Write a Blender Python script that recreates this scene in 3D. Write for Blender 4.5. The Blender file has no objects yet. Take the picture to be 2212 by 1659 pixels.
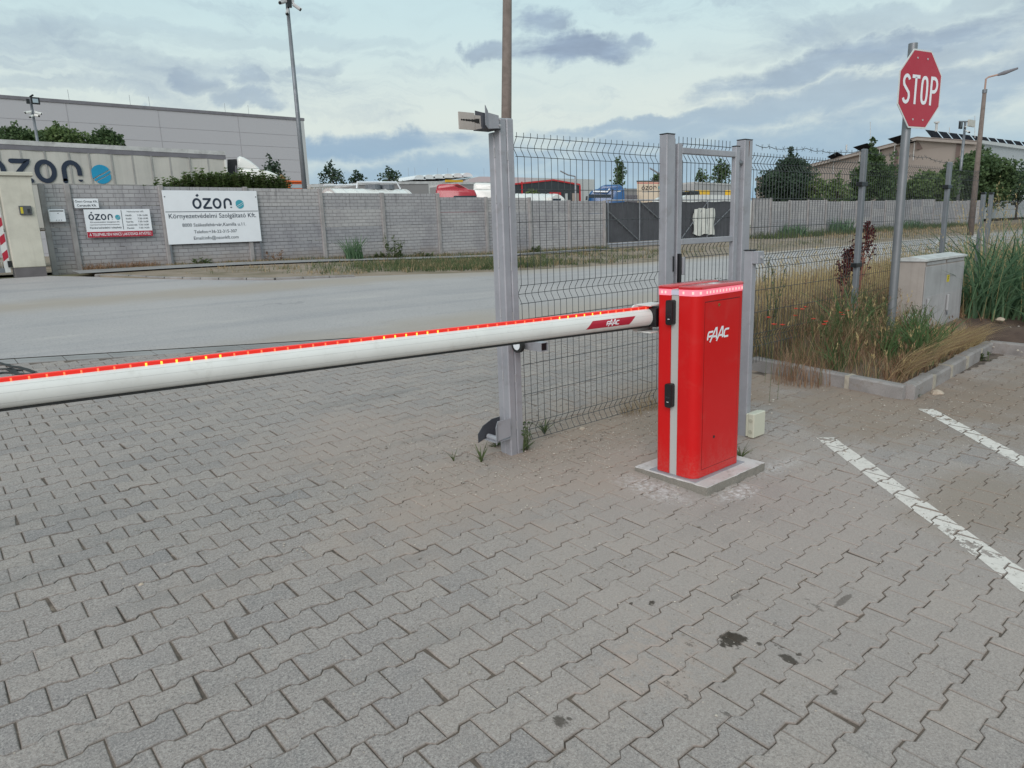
import bpy, math, random
import numpy as np
from mathutils import Vector, Matrix
R_ = math.radians
SC = bpy.context.scene
# ------------------------------------------------------------------ camera (X along the road, Y across it, Z up; metres)
CAM_RIGHT = Vector((0.76066179, -0.64820976, -0.03489623))
CAM_UP = Vector((0.16429091, 0.14022832, 0.97639363))
CAM_FWD = Vector((0.62801444, 0.74843846, -0.21316129))
EYE = Vector((0, 0, 1.5))
FPX, CX, CY = 1521.0, 1106.0, 829.5            # focal length and centre in a 2212 x 1659 picture
cd = bpy.data.cameras.new('camera'); cam = bpy.data.objects.new('camera', cd); SC.collection.objects.link(cam)
cd.sensor_width = 36; cd.lens = FPX / 2212 * 36; cd.clip_start = .05; cd.clip_end = 2000
m = Matrix((( CAM_RIGHT.x, CAM_UP.x, -CAM_FWD.x), (CAM_RIGHT.y, CAM_UP.y, -CAM_FWD.y), (CAM_RIGHT.z, CAM_UP.z, -CAM_FWD.z)))
cam.matrix_world = Matrix.Translation(EYE) @ m.to_4x4()
SC.camera = cam
def ray(u, v):
    return CAM_RIGHT * (u - CX) - CAM_UP * (v - CY) + CAM_FWD * FPX
def at(u, v, n):
    "point seen at (u, v) that stands on the upright plane Y = n"
    r = ray(u, v); t = n / r.y
    return Vector((r.x * t, n, EYE.z + r.z * t))
# ------------------------------------------------------------------ sky, sun, exposure
SC.view_settings.view_transform = 'Standard'; SC.view_settings.look = 'None'
SC.view_settings.exposure = 0.0; SC.view_settings.gamma = 1
SUN_EL, SUN_AZ = 30, 214                        # soft light from behind the camera
sd = bpy.data.lights.new('sun', 'SUN'); sun = bpy.data.objects.new('sun', sd); SC.collection.objects.link(sun)
sd.energy = 1.9; sd.angle = R_(45); sd.color = (1, .94, .93)
sdir = Vector((math.cos(R_(SUN_AZ)) * math.cos(R_(SUN_EL)), math.sin(R_(SUN_AZ)) * math.cos(R_(SUN_EL)), math.sin(R_(SUN_EL))))
sun.rotation_euler = sdir.to_track_quat('Z', 'Y').to_euler()
W = bpy.data.worlds.new('World'); SC.world = W; W.use_nodes = True
NT = W.node_tree; NT.nodes.clear()
class NG:
    "small helper to write node graphs"
    def __init__(s, nt): s.nt = nt
    def n(s, t, **k):
        nd = s.nt.nodes.new(t)
        for a, b in k.items(): setattr(nd, a, b)
        return nd
    def set(s, sock, v):
        if isinstance(v, bpy.types.NodeSocket): s.nt.links.new(v, sock)
        else: sock.default_value = v
    def m(s, op, a, b=0.0, c=0.0, clamp=False):
        nd = s.n('ShaderNodeMath', operation=op, use_clamp=clamp)
        s.set(nd.inputs[0], a); s.set(nd.inputs[1], b)
        if len(nd.inputs) > 2: s.set(nd.inputs[2], c)
        return nd.outputs[0]
    def vm(s, op, a, b=(0, 0, 0)):
        nd = s.n('ShaderNodeVectorMath', operation=op); s.set(nd.inputs[0], a); s.set(nd.inputs[1], b)
        return nd.outputs['Value'] if op in ('DOT_PRODUCT', 'LENGTH', 'DISTANCE') else nd.outputs[0]
    def mix(s, f, a, b, mode='MIX'):
        nd = s.n('ShaderNodeMix', data_type='RGBA', blend_type=mode)
        s.set(nd.inputs['Factor'], f); s.set(nd.inputs[6], a); s.set(nd.inputs[7], b)
        return nd.outputs[2]
    def ss(s, x, lo, hi, a=0.0, b=1.0):
        nd = s.n('ShaderNodeMapRange', interpolation_type='SMOOTHSTEP')
        s.set(nd.inputs[0], x)
        for i, q in zip((1, 2, 3, 4), (lo, hi, a, b)): s.set(nd.inputs[i], q)
        return nd.outputs[0]
    def noise(s, vec, scale, detail=4, rough=.55, dist=0, out=0):
        nd = s.n('ShaderNodeTexNoise'); s.set(nd.inputs['Vector'], vec)
        nd.inputs['Scale'].default_value = scale; nd.inputs['Detail'].default_value = detail
        nd.inputs['Roughness'].default_value = rough; nd.inputs['Distortion'].default_value = dist
        return nd.outputs[out]
    def xyz(s, v):
        nd = s.n('ShaderNodeSeparateXYZ'); s.set(nd.inputs[0], v); return nd.outputs
    def cxyz(s, x, y, z):
        nd = s.n('ShaderNodeCombineXYZ')
        for i, q in enumerate((x, y, z)): s.set(nd.inputs[i], q)
        return nd.outputs[0]
    def scale(s, v, k):
        nd = s.n('ShaderNodeVectorMath', operation='MULTIPLY'); s.set(nd.inputs[0], v); nd.inputs[1].default_value = k; return nd.outputs[0]
g = NG(NT)
sky = g.n('ShaderNodeTexSky', sky_type='NISHITA', sun_disc=False)
sky.sun_elevation = R_(SUN_EL); sky.sun_rotation = R_(90 - SUN_AZ); sky.air_density = 1.2; sky.dust_density = 1.5
dirv = g.n('ShaderNodeTexCoord').outputs['Generated']
dx, dy, dz = g.xyz(dirv)[:3]
el = g.m('MULTIPLY', g.m('ARCSINE', dz), 57.2958)
AZ0 = 50.0
az = g.m('MULTIPLY', g.m('ARCTAN2', g.m('ADD', g.m('MULTIPLY', dx, -math.sin(R_(AZ0))), g.m('MULTIPLY', dy, math.cos(R_(AZ0)))),
                         g.m('ADD', g.m('MULTIPLY', dx, math.cos(R_(AZ0))), g.m('MULTIPLY', dy, math.sin(R_(AZ0))))), -57.2958)
def azel(u, v):
    r = ray(u, v).normalized()
    a = math.degrees(math.atan2(r.y, r.x)) - AZ0
    return -a, math.degrees(math.asin(r.z))
wisp = g.noise(g.cxyz(g.m('MULTIPLY', az, .05), g.m('MULTIPLY', el, .05), 0), 3.0, 6, .6, .3, 1)
wv = g.vm('SUBTRACT', wisp, (.5, .5, .5))
wx, wy = g.xyz(wv)[:2]
azp = g.m('ADD', az, g.m('MULTIPLY', wx, 11.0)); elp = g.m('ADD', el, g.m('MULTIPLY', wy, 4.6))
# thin high layers: long flat streaks, tilted a little
streak = g.noise(g.cxyz(g.m('ADD', g.m('MULTIPLY', azp, .035), g.m('MULTIPLY', el, .03)), g.m('MULTIPLY', elp, .14), 3.7), 2.2, 7, .62, .4)
streak2 = g.noise(g.cxyz(g.m('MULTIPLY', azp, .02), g.m('MULTIPLY', elp, .07), 9.1), 3.0, 5, .6)
blue = (2.6, 4.5, 6.4, 1); bright = (6.1, 7.9, 8.2, 1); warm = (7.4, 8.1, 7.6, 1); greyc = (3.9, 4.85, 5.8, 1)
base = g.mix(g.ss(g.m('ADD', el, g.m('MULTIPLY', wy, 6.0)), 1.0, 8.5), blue, warm)
base = g.mix(g.ss(el, 7, 17), base, bright)
base = g.mix(g.ss(streak, .46, .72, 0, .6), base, greyc)
base = g.mix(g.ss(streak2, .5, .75, 0, .45), base, (5.2, 6.5, 6.9, 1))
# named clouds: (u, v, half width, half height in picture pixels, tilt degrees, strength)
CLOUDS = [(1245, 100, 150, 30, 2, .9), (1165, 42, 62, 30, 0, .75), (1060, 112, 55, 16, 10, .7), (1385, 85, 45, 14, 8, .7),
          (415, 160, 66, 20, -10, .6), (470, 178, 40, 12, -22, .5), (565, 175, 50, 22, -12, .55), (560, 215, 66, 20, -4, .6), (500, 150, 40, 10, 0, .4), (325, 220, 30, 10, 0, .5),
          (800, 318, 190, 26, 2, .85), (960, 362, 260, 22, 5, .6), (1850, 125, 300, 30, 12, .75), (2080, 95, 140, 26, 12, .6),
          (1700, 240, 420, 32, 9, .68), (2080, 195, 230, 42, 8, .68), (1400, 272, 230, 16, 6, .7), (1600, 330, 420, 40, 4, .55),
          (250, 118, 380, 18, -3, .25), (200, 52, 330, 16, 4, .22), (620, 85, 300, 14, 3, .2), (120, 178, 220, 12, 2, .25), (700, 150, 60, 14, 20, .35), (1950, 30, 320, 24, 10, .35)]
dark = 0.0
fine = g.noise(g.cxyz(g.m('MULTIPLY', az, .075), g.m('MULTIPLY', el, .24), 1.3), 3.0, 7, .6, .2)
for (u, v, hw, hh, tilt, st) in CLOUDS:
    a0, e0 = azel(u, v); k = 57.3 / FPX
    hor = -2.05                                 # the picture's own roll
    ca, sa = math.cos(R_(tilt + hor)), math.sin(R_(tilt + hor))
    p = g.m('SUBTRACT', azp, a0); q = g.m('SUBTRACT', elp, e0)
    pu = g.m('DIVIDE', g.m('ADD', g.m('MULTIPLY', p, ca), g.m('MULTIPLY', q, sa)), hw * k)
    qv = g.m('DIVIDE', g.m('SUBTRACT', g.m('MULTIPLY', q, ca), g.m('MULTIPLY', p, sa)), hh * k)
    d2 = g.m('ADD', g.m('MULTIPLY', pu, pu), g.m('MULTIPLY', qv, qv))
    d2 = g.m('ADD', d2, g.m('MULTIPLY', g.m('SUBTRACT', fine, .5), 2.0))
    mk = g.ss(d2, 1.45, .15, 0, st)
    dark = g.m('MAXIMUM', dark, mk) if not isinstance(dark, float) else mk
cloudc = g.mix(g.ss(fine, .3, .75), (2.5, 3.2, 4.4, 1), (3.4, 4.4, 5.8, 1))
cloudc = g.mix(g.ss(el, 13, 4), cloudc, (2.75, 4.3, 6.0, 1))
col = g.mix(dark, base, cloudc)
col = g.mix(.93, sky.outputs[0], col)
low = g.mix(g.ss(el, -3, 0), (2.2, 2.2, 2.1, 1), col)
bg = g.n('ShaderNodeBackground'); g.set(bg.inputs['Color'], low); bg.inputs['Strength'].default_value = .1
g.nt.links.new(bg.outputs[0], g.n('ShaderNodeOutputWorld').inputs[0])
# ------------------------------------------------------------------ helpers
random.seed(7); rnd = random.Random(11)
COL = SC.collection
def sm(x): x = min(1, max(0, x)); return x * x * (3 - 2 * x)
def road_side(s): return .88 - .26 * sm((s - 5) / 13)
def zg(s, n):
    "height of the ground: the yard rises gently to the far side of the road"
    return max(0, n) / 20.3 * road_side(s) if n < 20.3 else road_side(s)
def gp(u, v, dz=0):
    "ground point seen at (u, v)"
    r = ray(u, v); t = .0005
    for k in range(6000):
        p = EYE + r * t
        if p.z <= zg(p.x, p.y) + dz: return p
        t *= 1.0015
    return p
def tag(o, label=None, cat=None, group=None, kind=None):
    if label: o['label'] = label
    if cat: o['category'] = cat
    if group: o['group'] = group
    if kind: o['kind'] = kind
    return o
def thing(name, label, cat, loc=(0, 0, 0), group=None):
    o = bpy.data.objects.new(name, None); COL.objects.link(o); o.location = loc; o.empty_display_size = .1
    return tag(o, label, cat, group)
def wloc(o):
    v = Vector(o.location)
    while o.parent: o = o.parent; v += Vector(o.location)
    return v
class MB:
    "collects shapes in world coordinates and links them as ONE mesh object"
    def __init__(s): s.v = []; s.f = []; s.mi = []; s.r = []; s.M = None; s.cur = 0; s.tone = .5; s.smooth = False
    def add(s, vs, fs):
        b = len(s.v)
        for p in vs:
            p = Vector(p)
            s.v.append(tuple(s.M @ p) if s.M is not None else tuple(p)); s.r.append(s.tone)
        for f in fs: s.f.append(tuple(i + b for i in f)); s.mi.append(s.cur)
        return s
    def box(s, x0, x1, y0, y1, z0, z1, b=0.0):
        if b <= 0:
            v = [(x, y, z) for z in (z0, z1) for y in (y0, y1) for x in (x0, x1)]
            return s.add(v, [(0, 2, 3, 1), (4, 5, 7, 6), (0, 1, 5, 4), (2, 6, 7, 3), (0, 4, 6, 2), (1, 3, 7, 5)])
        b = min(b, (x1 - x0) * .45, (y1 - y0) * .45, (z1 - z0) * .45)
        o = [(x0 + b, y0), (x1 - b, y0), (x1, y0 + b), (x1, y1 - b), (x1 - b, y1), (x0 + b, y1), (x0, y1 - b), (x0, y0 + b)]
        i = [(x0 + b, y0 + b), (x1 - b, y0 + b), (x1 - b, y0 + b), (x1 - b, y1 - b), (x1 - b, y1 - b), (x0 + b, y1 - b), (x0 + b, y1 - b), (x0 + b, y0 + b)]
        v = [(p[0], p[1], z0 + b) for p in o] + [(p[0], p[1], z1 - b) for p in o]
        v += [(x0 + b, y0 + b, z0), (x1 - b, y0 + b, z0), (x1 - b, y1 - b, z0), (x0 + b, y1 - b, z0), (x0 + b, y0 + b, z1), (x1 - b, y0 + b, z1), (x1 - b, y1 - b, z1), (x0 + b, y1 - b, z1)]
        f = [(k, (k + 1) % 8, 8 + (k + 1) % 8, 8 + k) for k in range(8)]
        f += [(12 + 4, 13 + 4, 14 + 4, 15 + 4)[::-1], (20, 21, 22, 23)]
        for k in range(4):
            a, c = 2 * k, 2 * k + 1
            f.append((16 + k, 16 + (k + 1) % 4, c, a)); f.append((8 + a, 8 + c, 20 + (k + 1) % 4, 20 + k))
            d = (c + 1) % 8
            f.append((c, 16 + (k + 1) % 4, d)); f.append((8 + c, 8 + d, 20 + (k + 1) % 4))
        return s.add(v, f)
    def prism(s, pts, ax, a, b):
        "closed outline of 2D points pushed along axis ax ('x','y','z') from a to b"
        def P(p, d): return {'x': (d, p[0], p[1]), 'y': (p[0], d, p[1]), 'z': (p[0], p[1], d)}[ax]
        n = len(pts); v = [P(p, a) for p in pts] + [P(p, b) for p in pts]
        f = [tuple(range(n))[::-1], tuple(range(n, 2 * n))] + [(i, (i + 1) % n, n + (i + 1) % n, n + i) for i in range(n)]
        if ax == 'y': f = [q[::-1] for q in f]
        return s.add(v, f)
    def tube(s, pts, r, seg=8, cap=True):
        pts = [Vector(p) for p in pts]; rs = r if isinstance(r, (list, tuple)) else [r] * len(pts)
        v = []; f = []; n = len(pts)
        ref = None
        for i, p in enumerate(pts):
            d = (pts[min(i + 1, n - 1)] - pts[max(i - 1, 0)])
            if d.length < 1e-9: d = Vector((0, 0, 1))
            d.normalize()
            if ref is None:
                ref = Vector((1, 0, 0)) if abs(d.x) < .7 else Vector((0, 1, 0))
            a = (ref - d * ref.dot(d)).normalized(); ref = a; c = d.cross(a)
            for k in range(seg):
                t = 2 * math.pi * k / seg
                v.append(p + (a * math.cos(t) + c * math.sin(t)) * rs[i])
        for i in range(n - 1):
            for k in range(seg):
                f.append((i * seg + k, i * seg + (k + 1) % seg, (i + 1) * seg + (k + 1) % seg, (i + 1) * seg + k))
        if cap: f += [tuple(range(seg))[::-1], tuple((n - 1) * seg + k for k in range(seg))]
        return s.add(v, f)
    def quad(s, a, b, c, d): return s.add([a, b, c, d], [(0, 1, 2, 3)])
    def leaf(s, p, d, w, side):
        "a pointed leaf from p along d, width w towards side"
        p = Vector(p); d = Vector(d); q = Vector(side) * w
        return s.add([p, p + d * .45 + q, p + d, p + d * .45 - q], [(0, 1, 2, 3)])
    def blade(s, p, h, lean, w, bend=.5, segs=3, az=None):
        "one curved blade of grass"
        a = rnd.uniform(0, 6.283) if az is None else az
        dx, dy = math.cos(a), math.sin(a); t2 = rnd.uniform(0, 6.283); wx, wy = math.cos(t2) * w, math.sin(t2) * w
        v = []
        for i in range(segs + 1):
            t = i / segs; off = lean * (t ** (1 + bend)) * h; zz = h * (t - .35 * lean * t * t * bend)
            k = (1 - t) ** .6
            x, y, z = p[0] + dx * off, p[1] + dy * off, p[2] + zz
            if i < segs: v += [(x - wx * k, y - wy * k, z), (x + wx * k, y + wy * k, z)]
            else: v.append((x, y, z))
        f = [(2 * i, 2 * i + 1, 2 * i + 3, 2 * i + 2) for i in range(segs - 1)] + [(2 * segs - 2, 2 * segs - 1, 2 * segs)]
        return s.add(v, f)
    def build(s, name, mats, parent=None, smooth=None, autosmooth=None):
        me = bpy.data.meshes.new(name)
        off = wloc(parent) if parent is not None else Vector((0, 0, 0))
        A = np.array(s.v, dtype=float) - np.array(off) if s.v else np.zeros((0, 3))
        me.from_pydata(A.tolist(), [], s.f)
        ml = mats if isinstance(mats, (list, tuple)) else [mats]
        for q in ml: me.materials.append(q)
        if len(ml) > 1: me.polygons.foreach_set('material_index', s.mi)
        at_ = me.attributes.new('tone', 'FLOAT', 'POINT'); at_.data.foreach_set('value', s.r)
        if smooth or (smooth is None and s.smooth): me.polygons.foreach_set('use_smooth', [True] * len(me.polygons))
        me.update()
        o = bpy.data.objects.new(name, me); COL.objects.link(o)
        if parent is not None: o.parent = parent
        if autosmooth:
            import bmesh
            bm = bmesh.new(); bm.from_mesh(me); 
            for e in bm.edges: e.smooth = len(e.link_faces) == 2 and e.calc_face_angle(9) < R_(autosmooth)
            for fc in bm.faces: fc.smooth = True
            bm.to_mesh(me); bm.free()
        return o
def copy_tree(o, parent=None):
    c = o.copy(); COL.objects.link(c)
    if parent is not None: c.parent = parent
    for ch in list(o.children): copy_tree(ch, c)
    return c
def part(bld, name, mat, parent, **k): return bld.build(name, mat, parent, **k)
def plane_M(o, x, y): 
    "matrix whose local x, y run along world vectors x, y from o (z = outwards)"
    x = Vector(x).normalized(); y = Vector(y).normalized(); z = x.cross(y).normalized()
    return Matrix(((x.x, y.x, z.x, o[0]), (x.y, y.y, z.y, o[1]), (x.z, y.z, z.z, o[2]), (0, 0, 0, 1)))
FRONT_X, FRONT_Y = (1, 0, 0), (0, 0, 1)        # a face that looks towards -Y: local z points to -Y
def text(bld, s, M, width=None, height=None, align='CENTER', bold=0.0, d=.002, xsc=1.0):
    "real letters as a mesh; local origin = left/centre of the base line"
    c = bpy.data.curves.new('txt', 'FONT'); c.body = s; c.size = 1; c.offset = bold; c.resolution_u = 3
    o = bpy.data.objects.new('txt', c); me = o.to_mesh()
    vs = [v.co.copy() for v in me.vertices]; fs = [tuple(p.vertices) for p in me.polygons]
    o.to_mesh_clear(); bpy.data.objects.remove(o); bpy.data.curves.remove(c)
    x0 = min(v.x for v in vs); x1 = max(v.x for v in vs)
    k = (width / (x1 - x0)) if width else height / .73
    ky = height / .73 if height else k
    ox = {'LEFT': x0, 'CENTER': (x0 + x1) / 2, 'RIGHT': x1}[align]
    bld.M = M; bld.add([((v.x - ox) * k * xsc, v.y * ky, d) for v in vs], fs); bld.M = None
def stroke(bld, pts, w, mapf, closed=False, caps=True):
    "a flat ribbon of width w along 2D points with round ends; mapf turns (x, y) into a 3D point"
    P = [Vector((p[0], p[1])) for p in pts]; n = len(P); L = []; Rr = []
    for i in range(n):
        if closed: a, b = P[(i - 1) % n], P[(i + 1) % n]
        else: a, b = P[max(i - 1, 0)], P[min(i + 1, n - 1)]
        d1 = (P[i] - a); d2 = (b - P[i])
        if d1.length < 1e-9: d1 = d2
        if d2.length < 1e-9: d2 = d1
        d1 = d1.normalized(); d2 = d2.normalized(); t = (d1 + d2)
        t = t.normalized() if t.length > 1e-6 else d1
        nn = Vector((-t.y, t.x)); k = 1 / max(.45, nn.dot(Vector((-d1.y, d1.x))))
        L.append(P[i] + nn * w / 2 * k); Rr.append(P[i] - nn * w / 2 * k)
    v = [mapf(p.x, p.y) for p in L + Rr]; f = []
    for i in range(n if closed else n - 1):
        j = (i + 1) % n; f.append((n + i, n + j, j, i))
    bld.add(v, f)
    if caps and not closed:
        for i, sg in ((0, -1), (n - 1, 1)):
            d = (P[1] - P[0]).normalized() if i == 0 else (P[-1] - P[-2]).normalized()
            d = d * sg; nn = Vector((-d.y, d.x)); fan = []
            for k in range(7):
                t = -math.pi / 2 + math.pi * k / 6
                q = P[i] + (d * math.cos(t) + nn * math.sin(t)) * w / 2; fan.append(mapf(q.x, q.y))
            bld.add(fan, [tuple(range(7))])
def arc(cx, cy, rx, ry, a0, a1, n=14): return [(cx + rx * math.cos(R_(a0 + (a1 - a0) * i / n)), cy + ry * math.sin(R_(a0 + (a1 - a0) * i / n))) for i in range(n + 1)]
def wave_logo(bld, globe, M, H, d=.003):
    "the four rounded letters and the striped ball beside them; H = letter height"
    mp = lambda x, y: M @ Vector((x * H, y * H, d)); w = .19
    def o_(cx): stroke(bld, arc(cx, .5, .32, .405, 0, 360, 28)[:-1], w, mp, closed=True)
    o_(.41); stroke(bld, [(.42, 1.16), (.60, 1.32)], w * 1.05, mp, caps=False)
    stroke(bld, [(1.05, .905), (1.62, .905), (1.60, .84), (1.03, .16), (1.05, .095), (1.68, .095)], w, mp)
    o_(2.26)
    stroke(bld, [(2.96, .095), (2.96, .5)] + arc(3.26, .55, .30, .355, 180, 0, 14) + [(3.56, .34)], w, mp, caps=False)
    stroke(bld, [(2.96, .12), (2.96, .09)], w, mp)
    v = [mp(3.56 + .095 * math.cos(R_(a)), .17 + .1 * math.sin(R_(a))) for a in range(180, 361, 20)]
    bld.add(v, [tuple(range(len(v)))])
    # ball: three slices between two curved gaps
    cx, cy, r = 4.42, .42, .42
    def yb(x, off): return off + .62 * x + .45 * x * abs(x) * .4
    for lo, hi in ((-9, -.62), (-.47, -.12), (.06, 9)):
        xs = [-1 + 2 * i / 24 for i in range(25)]; up = []; dn = []
        for x in xs:
            c = math.sqrt(max(0, 1 - x * x)); a = max(-c, min(c, lo if lo == -9 else yb(x, lo) * .78)); b = min(c, max(-c, hi if hi == 9 else yb(x, hi) * .78))
            if b > a + 1e-4: up.append(mp(cx + x * r, cy + b * r)); dn.append(mp(cx + x * r, cy + a * r))
        if len(up) > 1:
            k = len(up); globe.add(dn + up, [(i, i + 1, k + i + 1, k + i) for i in range(k - 1)])
def red_logo(bld, mapf, w=.05):
    "slanted F A A C, drawn in a box of 1 x .36"
    S = lambda x, y: mapf(x + .16 * y, y)
    st = lambda p: stroke(bld, p, w, S, caps=False)
    st([(.0, -.01), (.0, .19), (.03, .24), (.22, .24)]); st([(.025, .10), (.19, .10)])
    st([(.125, -.09), (.205, .07), (.33, .33), (.375, .33), (.42, -.01)]); st([(.245, .075), (.385, .075)])
    st([(.435, -.09), (.505, .07), (.615, .33), (.66, .33), (.705, -.01)]); st([(.54, .075), (.665, .075)])
    st([(.98, .24), (.82, .24), (.765, .19), (.765, .05), (.80, .0), (.98, .0)])
# ------------------------------------------------------------------ materials
def mat(name, c, rough=.6, metal=0.0, var=.12, scale=3.0, bump=0.0, bscale=60.0, spec=.5, coat=0.0, c2=None, streaks=0.0, dirt=None, dirt_amt=.0, tonevar=0.0, objvar=0.0, em=None, ems=0.0, speck=0.0, speckscale=300.0):
    M = bpy.data.materials.new(name); M.use_nodes = True; nt = M.node_tree; g = NG(nt)
    b = nt.nodes['Principled BSDF']
    b.inputs['Roughness'].default_value = rough; b.inputs['Metallic'].default_value = metal
    b.inputs['Specular IOR Level'].default_value = spec; b.inputs['Coat Weight'].default_value = coat
    if coat: b.inputs['Coat Roughness'].default_value = .12
    tc = g.n('ShaderNodeTexCoord').outputs['Object']
    n1 = g.noise(tc, scale, 6, .6)
    c = tuple(c); c2 = tuple(c2) if c2 else tuple(x * .72 for x in c)
    col = g.mix(g.ss(n1, .35, .7, 0, min(1, var * 3)), (*c, 1), (*c2, 1))
    if streaks:
        n2 = g.noise(g.scale(tc, (9, 9, .5)), 2.0, 5, .6)
        col = g.mix(g.ss(n2, .5, .78, 0, streaks), col, (c[0] * .45, c[1] * .42, c[2] * .4, 1))
    if dirt_amt:
        n3 = g.noise(tc, scale * 2.7, 7, .68, .4)
        col = g.mix(g.ss(n3, .52, .7, 0, dirt_amt), col, (*(dirt or (.12, .1, .08)), 1))
    if speck:
        n4 = g.noise(tc, speckscale, 2, .6)
        col = g.mix(g.ss(n4, .56, .68, 0, speck), col, tuple(min(1, x * 1.9) for x in c) + (1,))
        col = g.mix(g.ss(n4, .44, .33, 0, speck), col, tuple(x * .35 for x in c) + (1,))
    if tonevar:
        a = g.n('ShaderNodeAttribute', attribute_name='tone').outputs['Fac']
        col = g.mix(1.0, col, g.mix(a, (1 - tonevar,) * 3 + (1,), (1 + tonevar,) * 3 + (1,)), 'MULTIPLY')
    if objvar:
        a = g.n('ShaderNodeObjectInfo').outputs['Random']
        col = g.mix(1.0, col, g.mix(a, (1 - objvar,) * 3 + (1,), (1 + objvar,) * 3 + (1,)), 'MULTIPLY')
    g.set(b.inputs['Base Color'], col)
    rr = g.ss(n1, .3, .7, max(0, rough - .08), min(1, rough + .08)); g.set(b.inputs['Roughness'], rr)
    if bump:
        bn = g.n('ShaderNodeBump'); bn.inputs['Strength'].default_value = bump; bn.inputs['Distance'].default_value = .01
        g.set(bn.inputs['Height'], g.noise(tc, bscale, 5, .6)); nt.links.new(bn.outputs[0], b.inputs['Normal'])
    if em:
        b.inputs['Emission Color'].default_value = (*em, 1); b.inputs['Emission Strength'].default_value = ems
    return M
def leafmat(name, dark, light, trans=.35, rough=.55):
    M = bpy.data.materials.new(name); M.use_nodes = True; nt = M.node_tree; g = NG(nt); b = nt.nodes['Principled BSDF']
    a = g.n('ShaderNodeAttribute', attribute_name='tone').outputs['Fac']
    tc = g.n('ShaderNodeTexCoord').outputs['Object']
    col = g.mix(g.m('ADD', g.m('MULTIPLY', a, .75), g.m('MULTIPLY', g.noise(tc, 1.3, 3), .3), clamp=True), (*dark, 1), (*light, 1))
    g.set(b.inputs['Base Color'], col); b.inputs['Roughness'].default_value = rough; b.inputs['Specular IOR Level'].default_value = .25
    t = g.n('ShaderNodeBsdfTranslucent'); g.set(t.inputs[0], col)
    mx = g.n('ShaderNodeMixShader'); mx.inputs[0].default_value = trans
    nt.links.new(b.outputs[0], mx.inputs[1]); nt.links.new(t.outputs[0], mx.inputs[2])
    nt.links.new(mx.outputs[0], nt.nodes['Material Output'].inputs[0])
    return M
K = {}
K['red'] = mat('red_paint', (.60, .007, .008), .36, coat=.12, spec=.3, var=.04, scale=2, c2=(.47, .01, .01), dirt=(.4, .2, .16), dirt_amt=.06)
def dusty(m, hi):
    "road dust and splashes that rise unevenly from the foot of a thing"
    nt = m.node_tree; g = NG(nt); b = nt.nodes['Principled BSDF']; src = b.inputs['Base Color'].links[0].from_socket
    p = g.n('ShaderNodeNewGeometry').outputs['Position']; z = g.xyz(p)[2]
    h = g.m('ADD', g.m('SUBTRACT', z, .14), g.m('MULTIPLY', g.m('SUBTRACT', g.noise(g.scale(p, (1, 1, .35)), 22, 6, .7), .5), .5))
    g.set(b.inputs['Base Color'], g.mix(g.m('MULTIPLY', g.ss(h, hi, -.02), g.ss(g.noise(p, 90, 4, .7), .35, .65, .02, .16)), src, (.42, .30, .25, 1)))
dusty(K['red'], .22)
K['redlid'] = mat('red_lid', (.55, .02, .025), .22, coat=.5, var=.05)
K['white'] = mat('white_paint', (.74, .73, .70), .38, var=.08, coat=.1, scale=6, dirt=(.42, .39, .34), dirt_amt=.22, streaks=.0)
K['grey_profile'] = mat('grey_profile', (.47, .46, .44), .5, var=.05)
K['black'] = mat('black_plastic', (.012, .012, .014), .35, var=.1)
K['rubber'] = mat('black_rubber', (.018, .018, .018), .7, var=.1)
K['galv'] = mat('galvanised_steel', (.40, .395, .425), .5, metal=.25, var=.3, scale=4, c2=(.32, .315, .345), streaks=.25, dirt=(.22, .20, .19), dirt_amt=.35)
K['galvdark'] = mat('dark_galvanised', (.22, .23, .25), .5, metal=.4, var=.2, scale=6, streaks=.2)
K['wire'] = mat('wire_green_grey', (.055, .062, .066), .5, metal=.2, var=.2)
K['seam'] = mat('dark_seam', (.10, .095, .1), .8)
K['weld'] = mat('weld_bead', (.55, .54, .55), .5, metal=.3)
K['beige'] = mat('beige_plate', (.50, .44, .40), .6, var=.15, streaks=.15, dirt=(.03, .02, .02), dirt_amt=.12)
K['grease'] = mat('grease', (.02, .015, .013), .6)
K['concrete'] = mat('concrete', (.25, .225, .195), .9, var=.25, scale=6, bump=.35, bscale=90, speck=.35, speckscale=220)
K['slabtop'] = mat('slab_cement', (.52, .47, .45), .9, var=.3, scale=7, c2=(.62, .58, .57), bump=.15, bscale=70, dirt=(.2, .15, .12), dirt_amt=.4)
K['kerb'] = mat('kerb_concrete', (.29, .265, .255), .9, var=.4, scale=4, bump=.3, bscale=60, speck=.3, objvar=.1, dirt=(.18, .14, .11), dirt_amt=.55)
K['mortar'] = mat('mortar', (.44, .39, .32), .95, var=.3, scale=20, bump=.5)
K['junction'] = mat('cream_plastic', (.60, .58, .47), .5, var=.08)
K['brass'] = mat('brass', (.45, .3, .12), .35, metal=.8)
K['led'] = mat('led_lit', (.9, .3, .25), .4, em=(1, .42, .40), ems=1.2)
K['ledband'] = mat('led_band', (.85, .35, .42), .35, em=(1, .05, .13), ems=.45)
K['bandclear'] = mat('clear_band', (.62, .6, .72), .3, var=.05)
K['strip'] = mat('boom_strip', (.75, .03, .02), .3, em=(1, .03, .015), ems=.25)
K['ledhot'] = mat('boom_led_bright', (.9, .35, .06), .4, em=(1, .34, .03), ems=2.6)
K['leddim'] = mat('boom_led_dim', (.9, .2, .1), .4, em=(1, .14, .04), ems=1.2)
K['signred'] = mat('sign_red', (.43, .016, .04), .4, var=.08, scale=3, c2=(.38, .012, .03))
K['signwhite'] = mat('sign_white', (.66, .67, .66), .45, var=.06, dirt=(.35, .35, .3), dirt_amt=.08)
K['boardwhite'] = mat('board_white', (.82, .83, .86), .45, var=.05)
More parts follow.
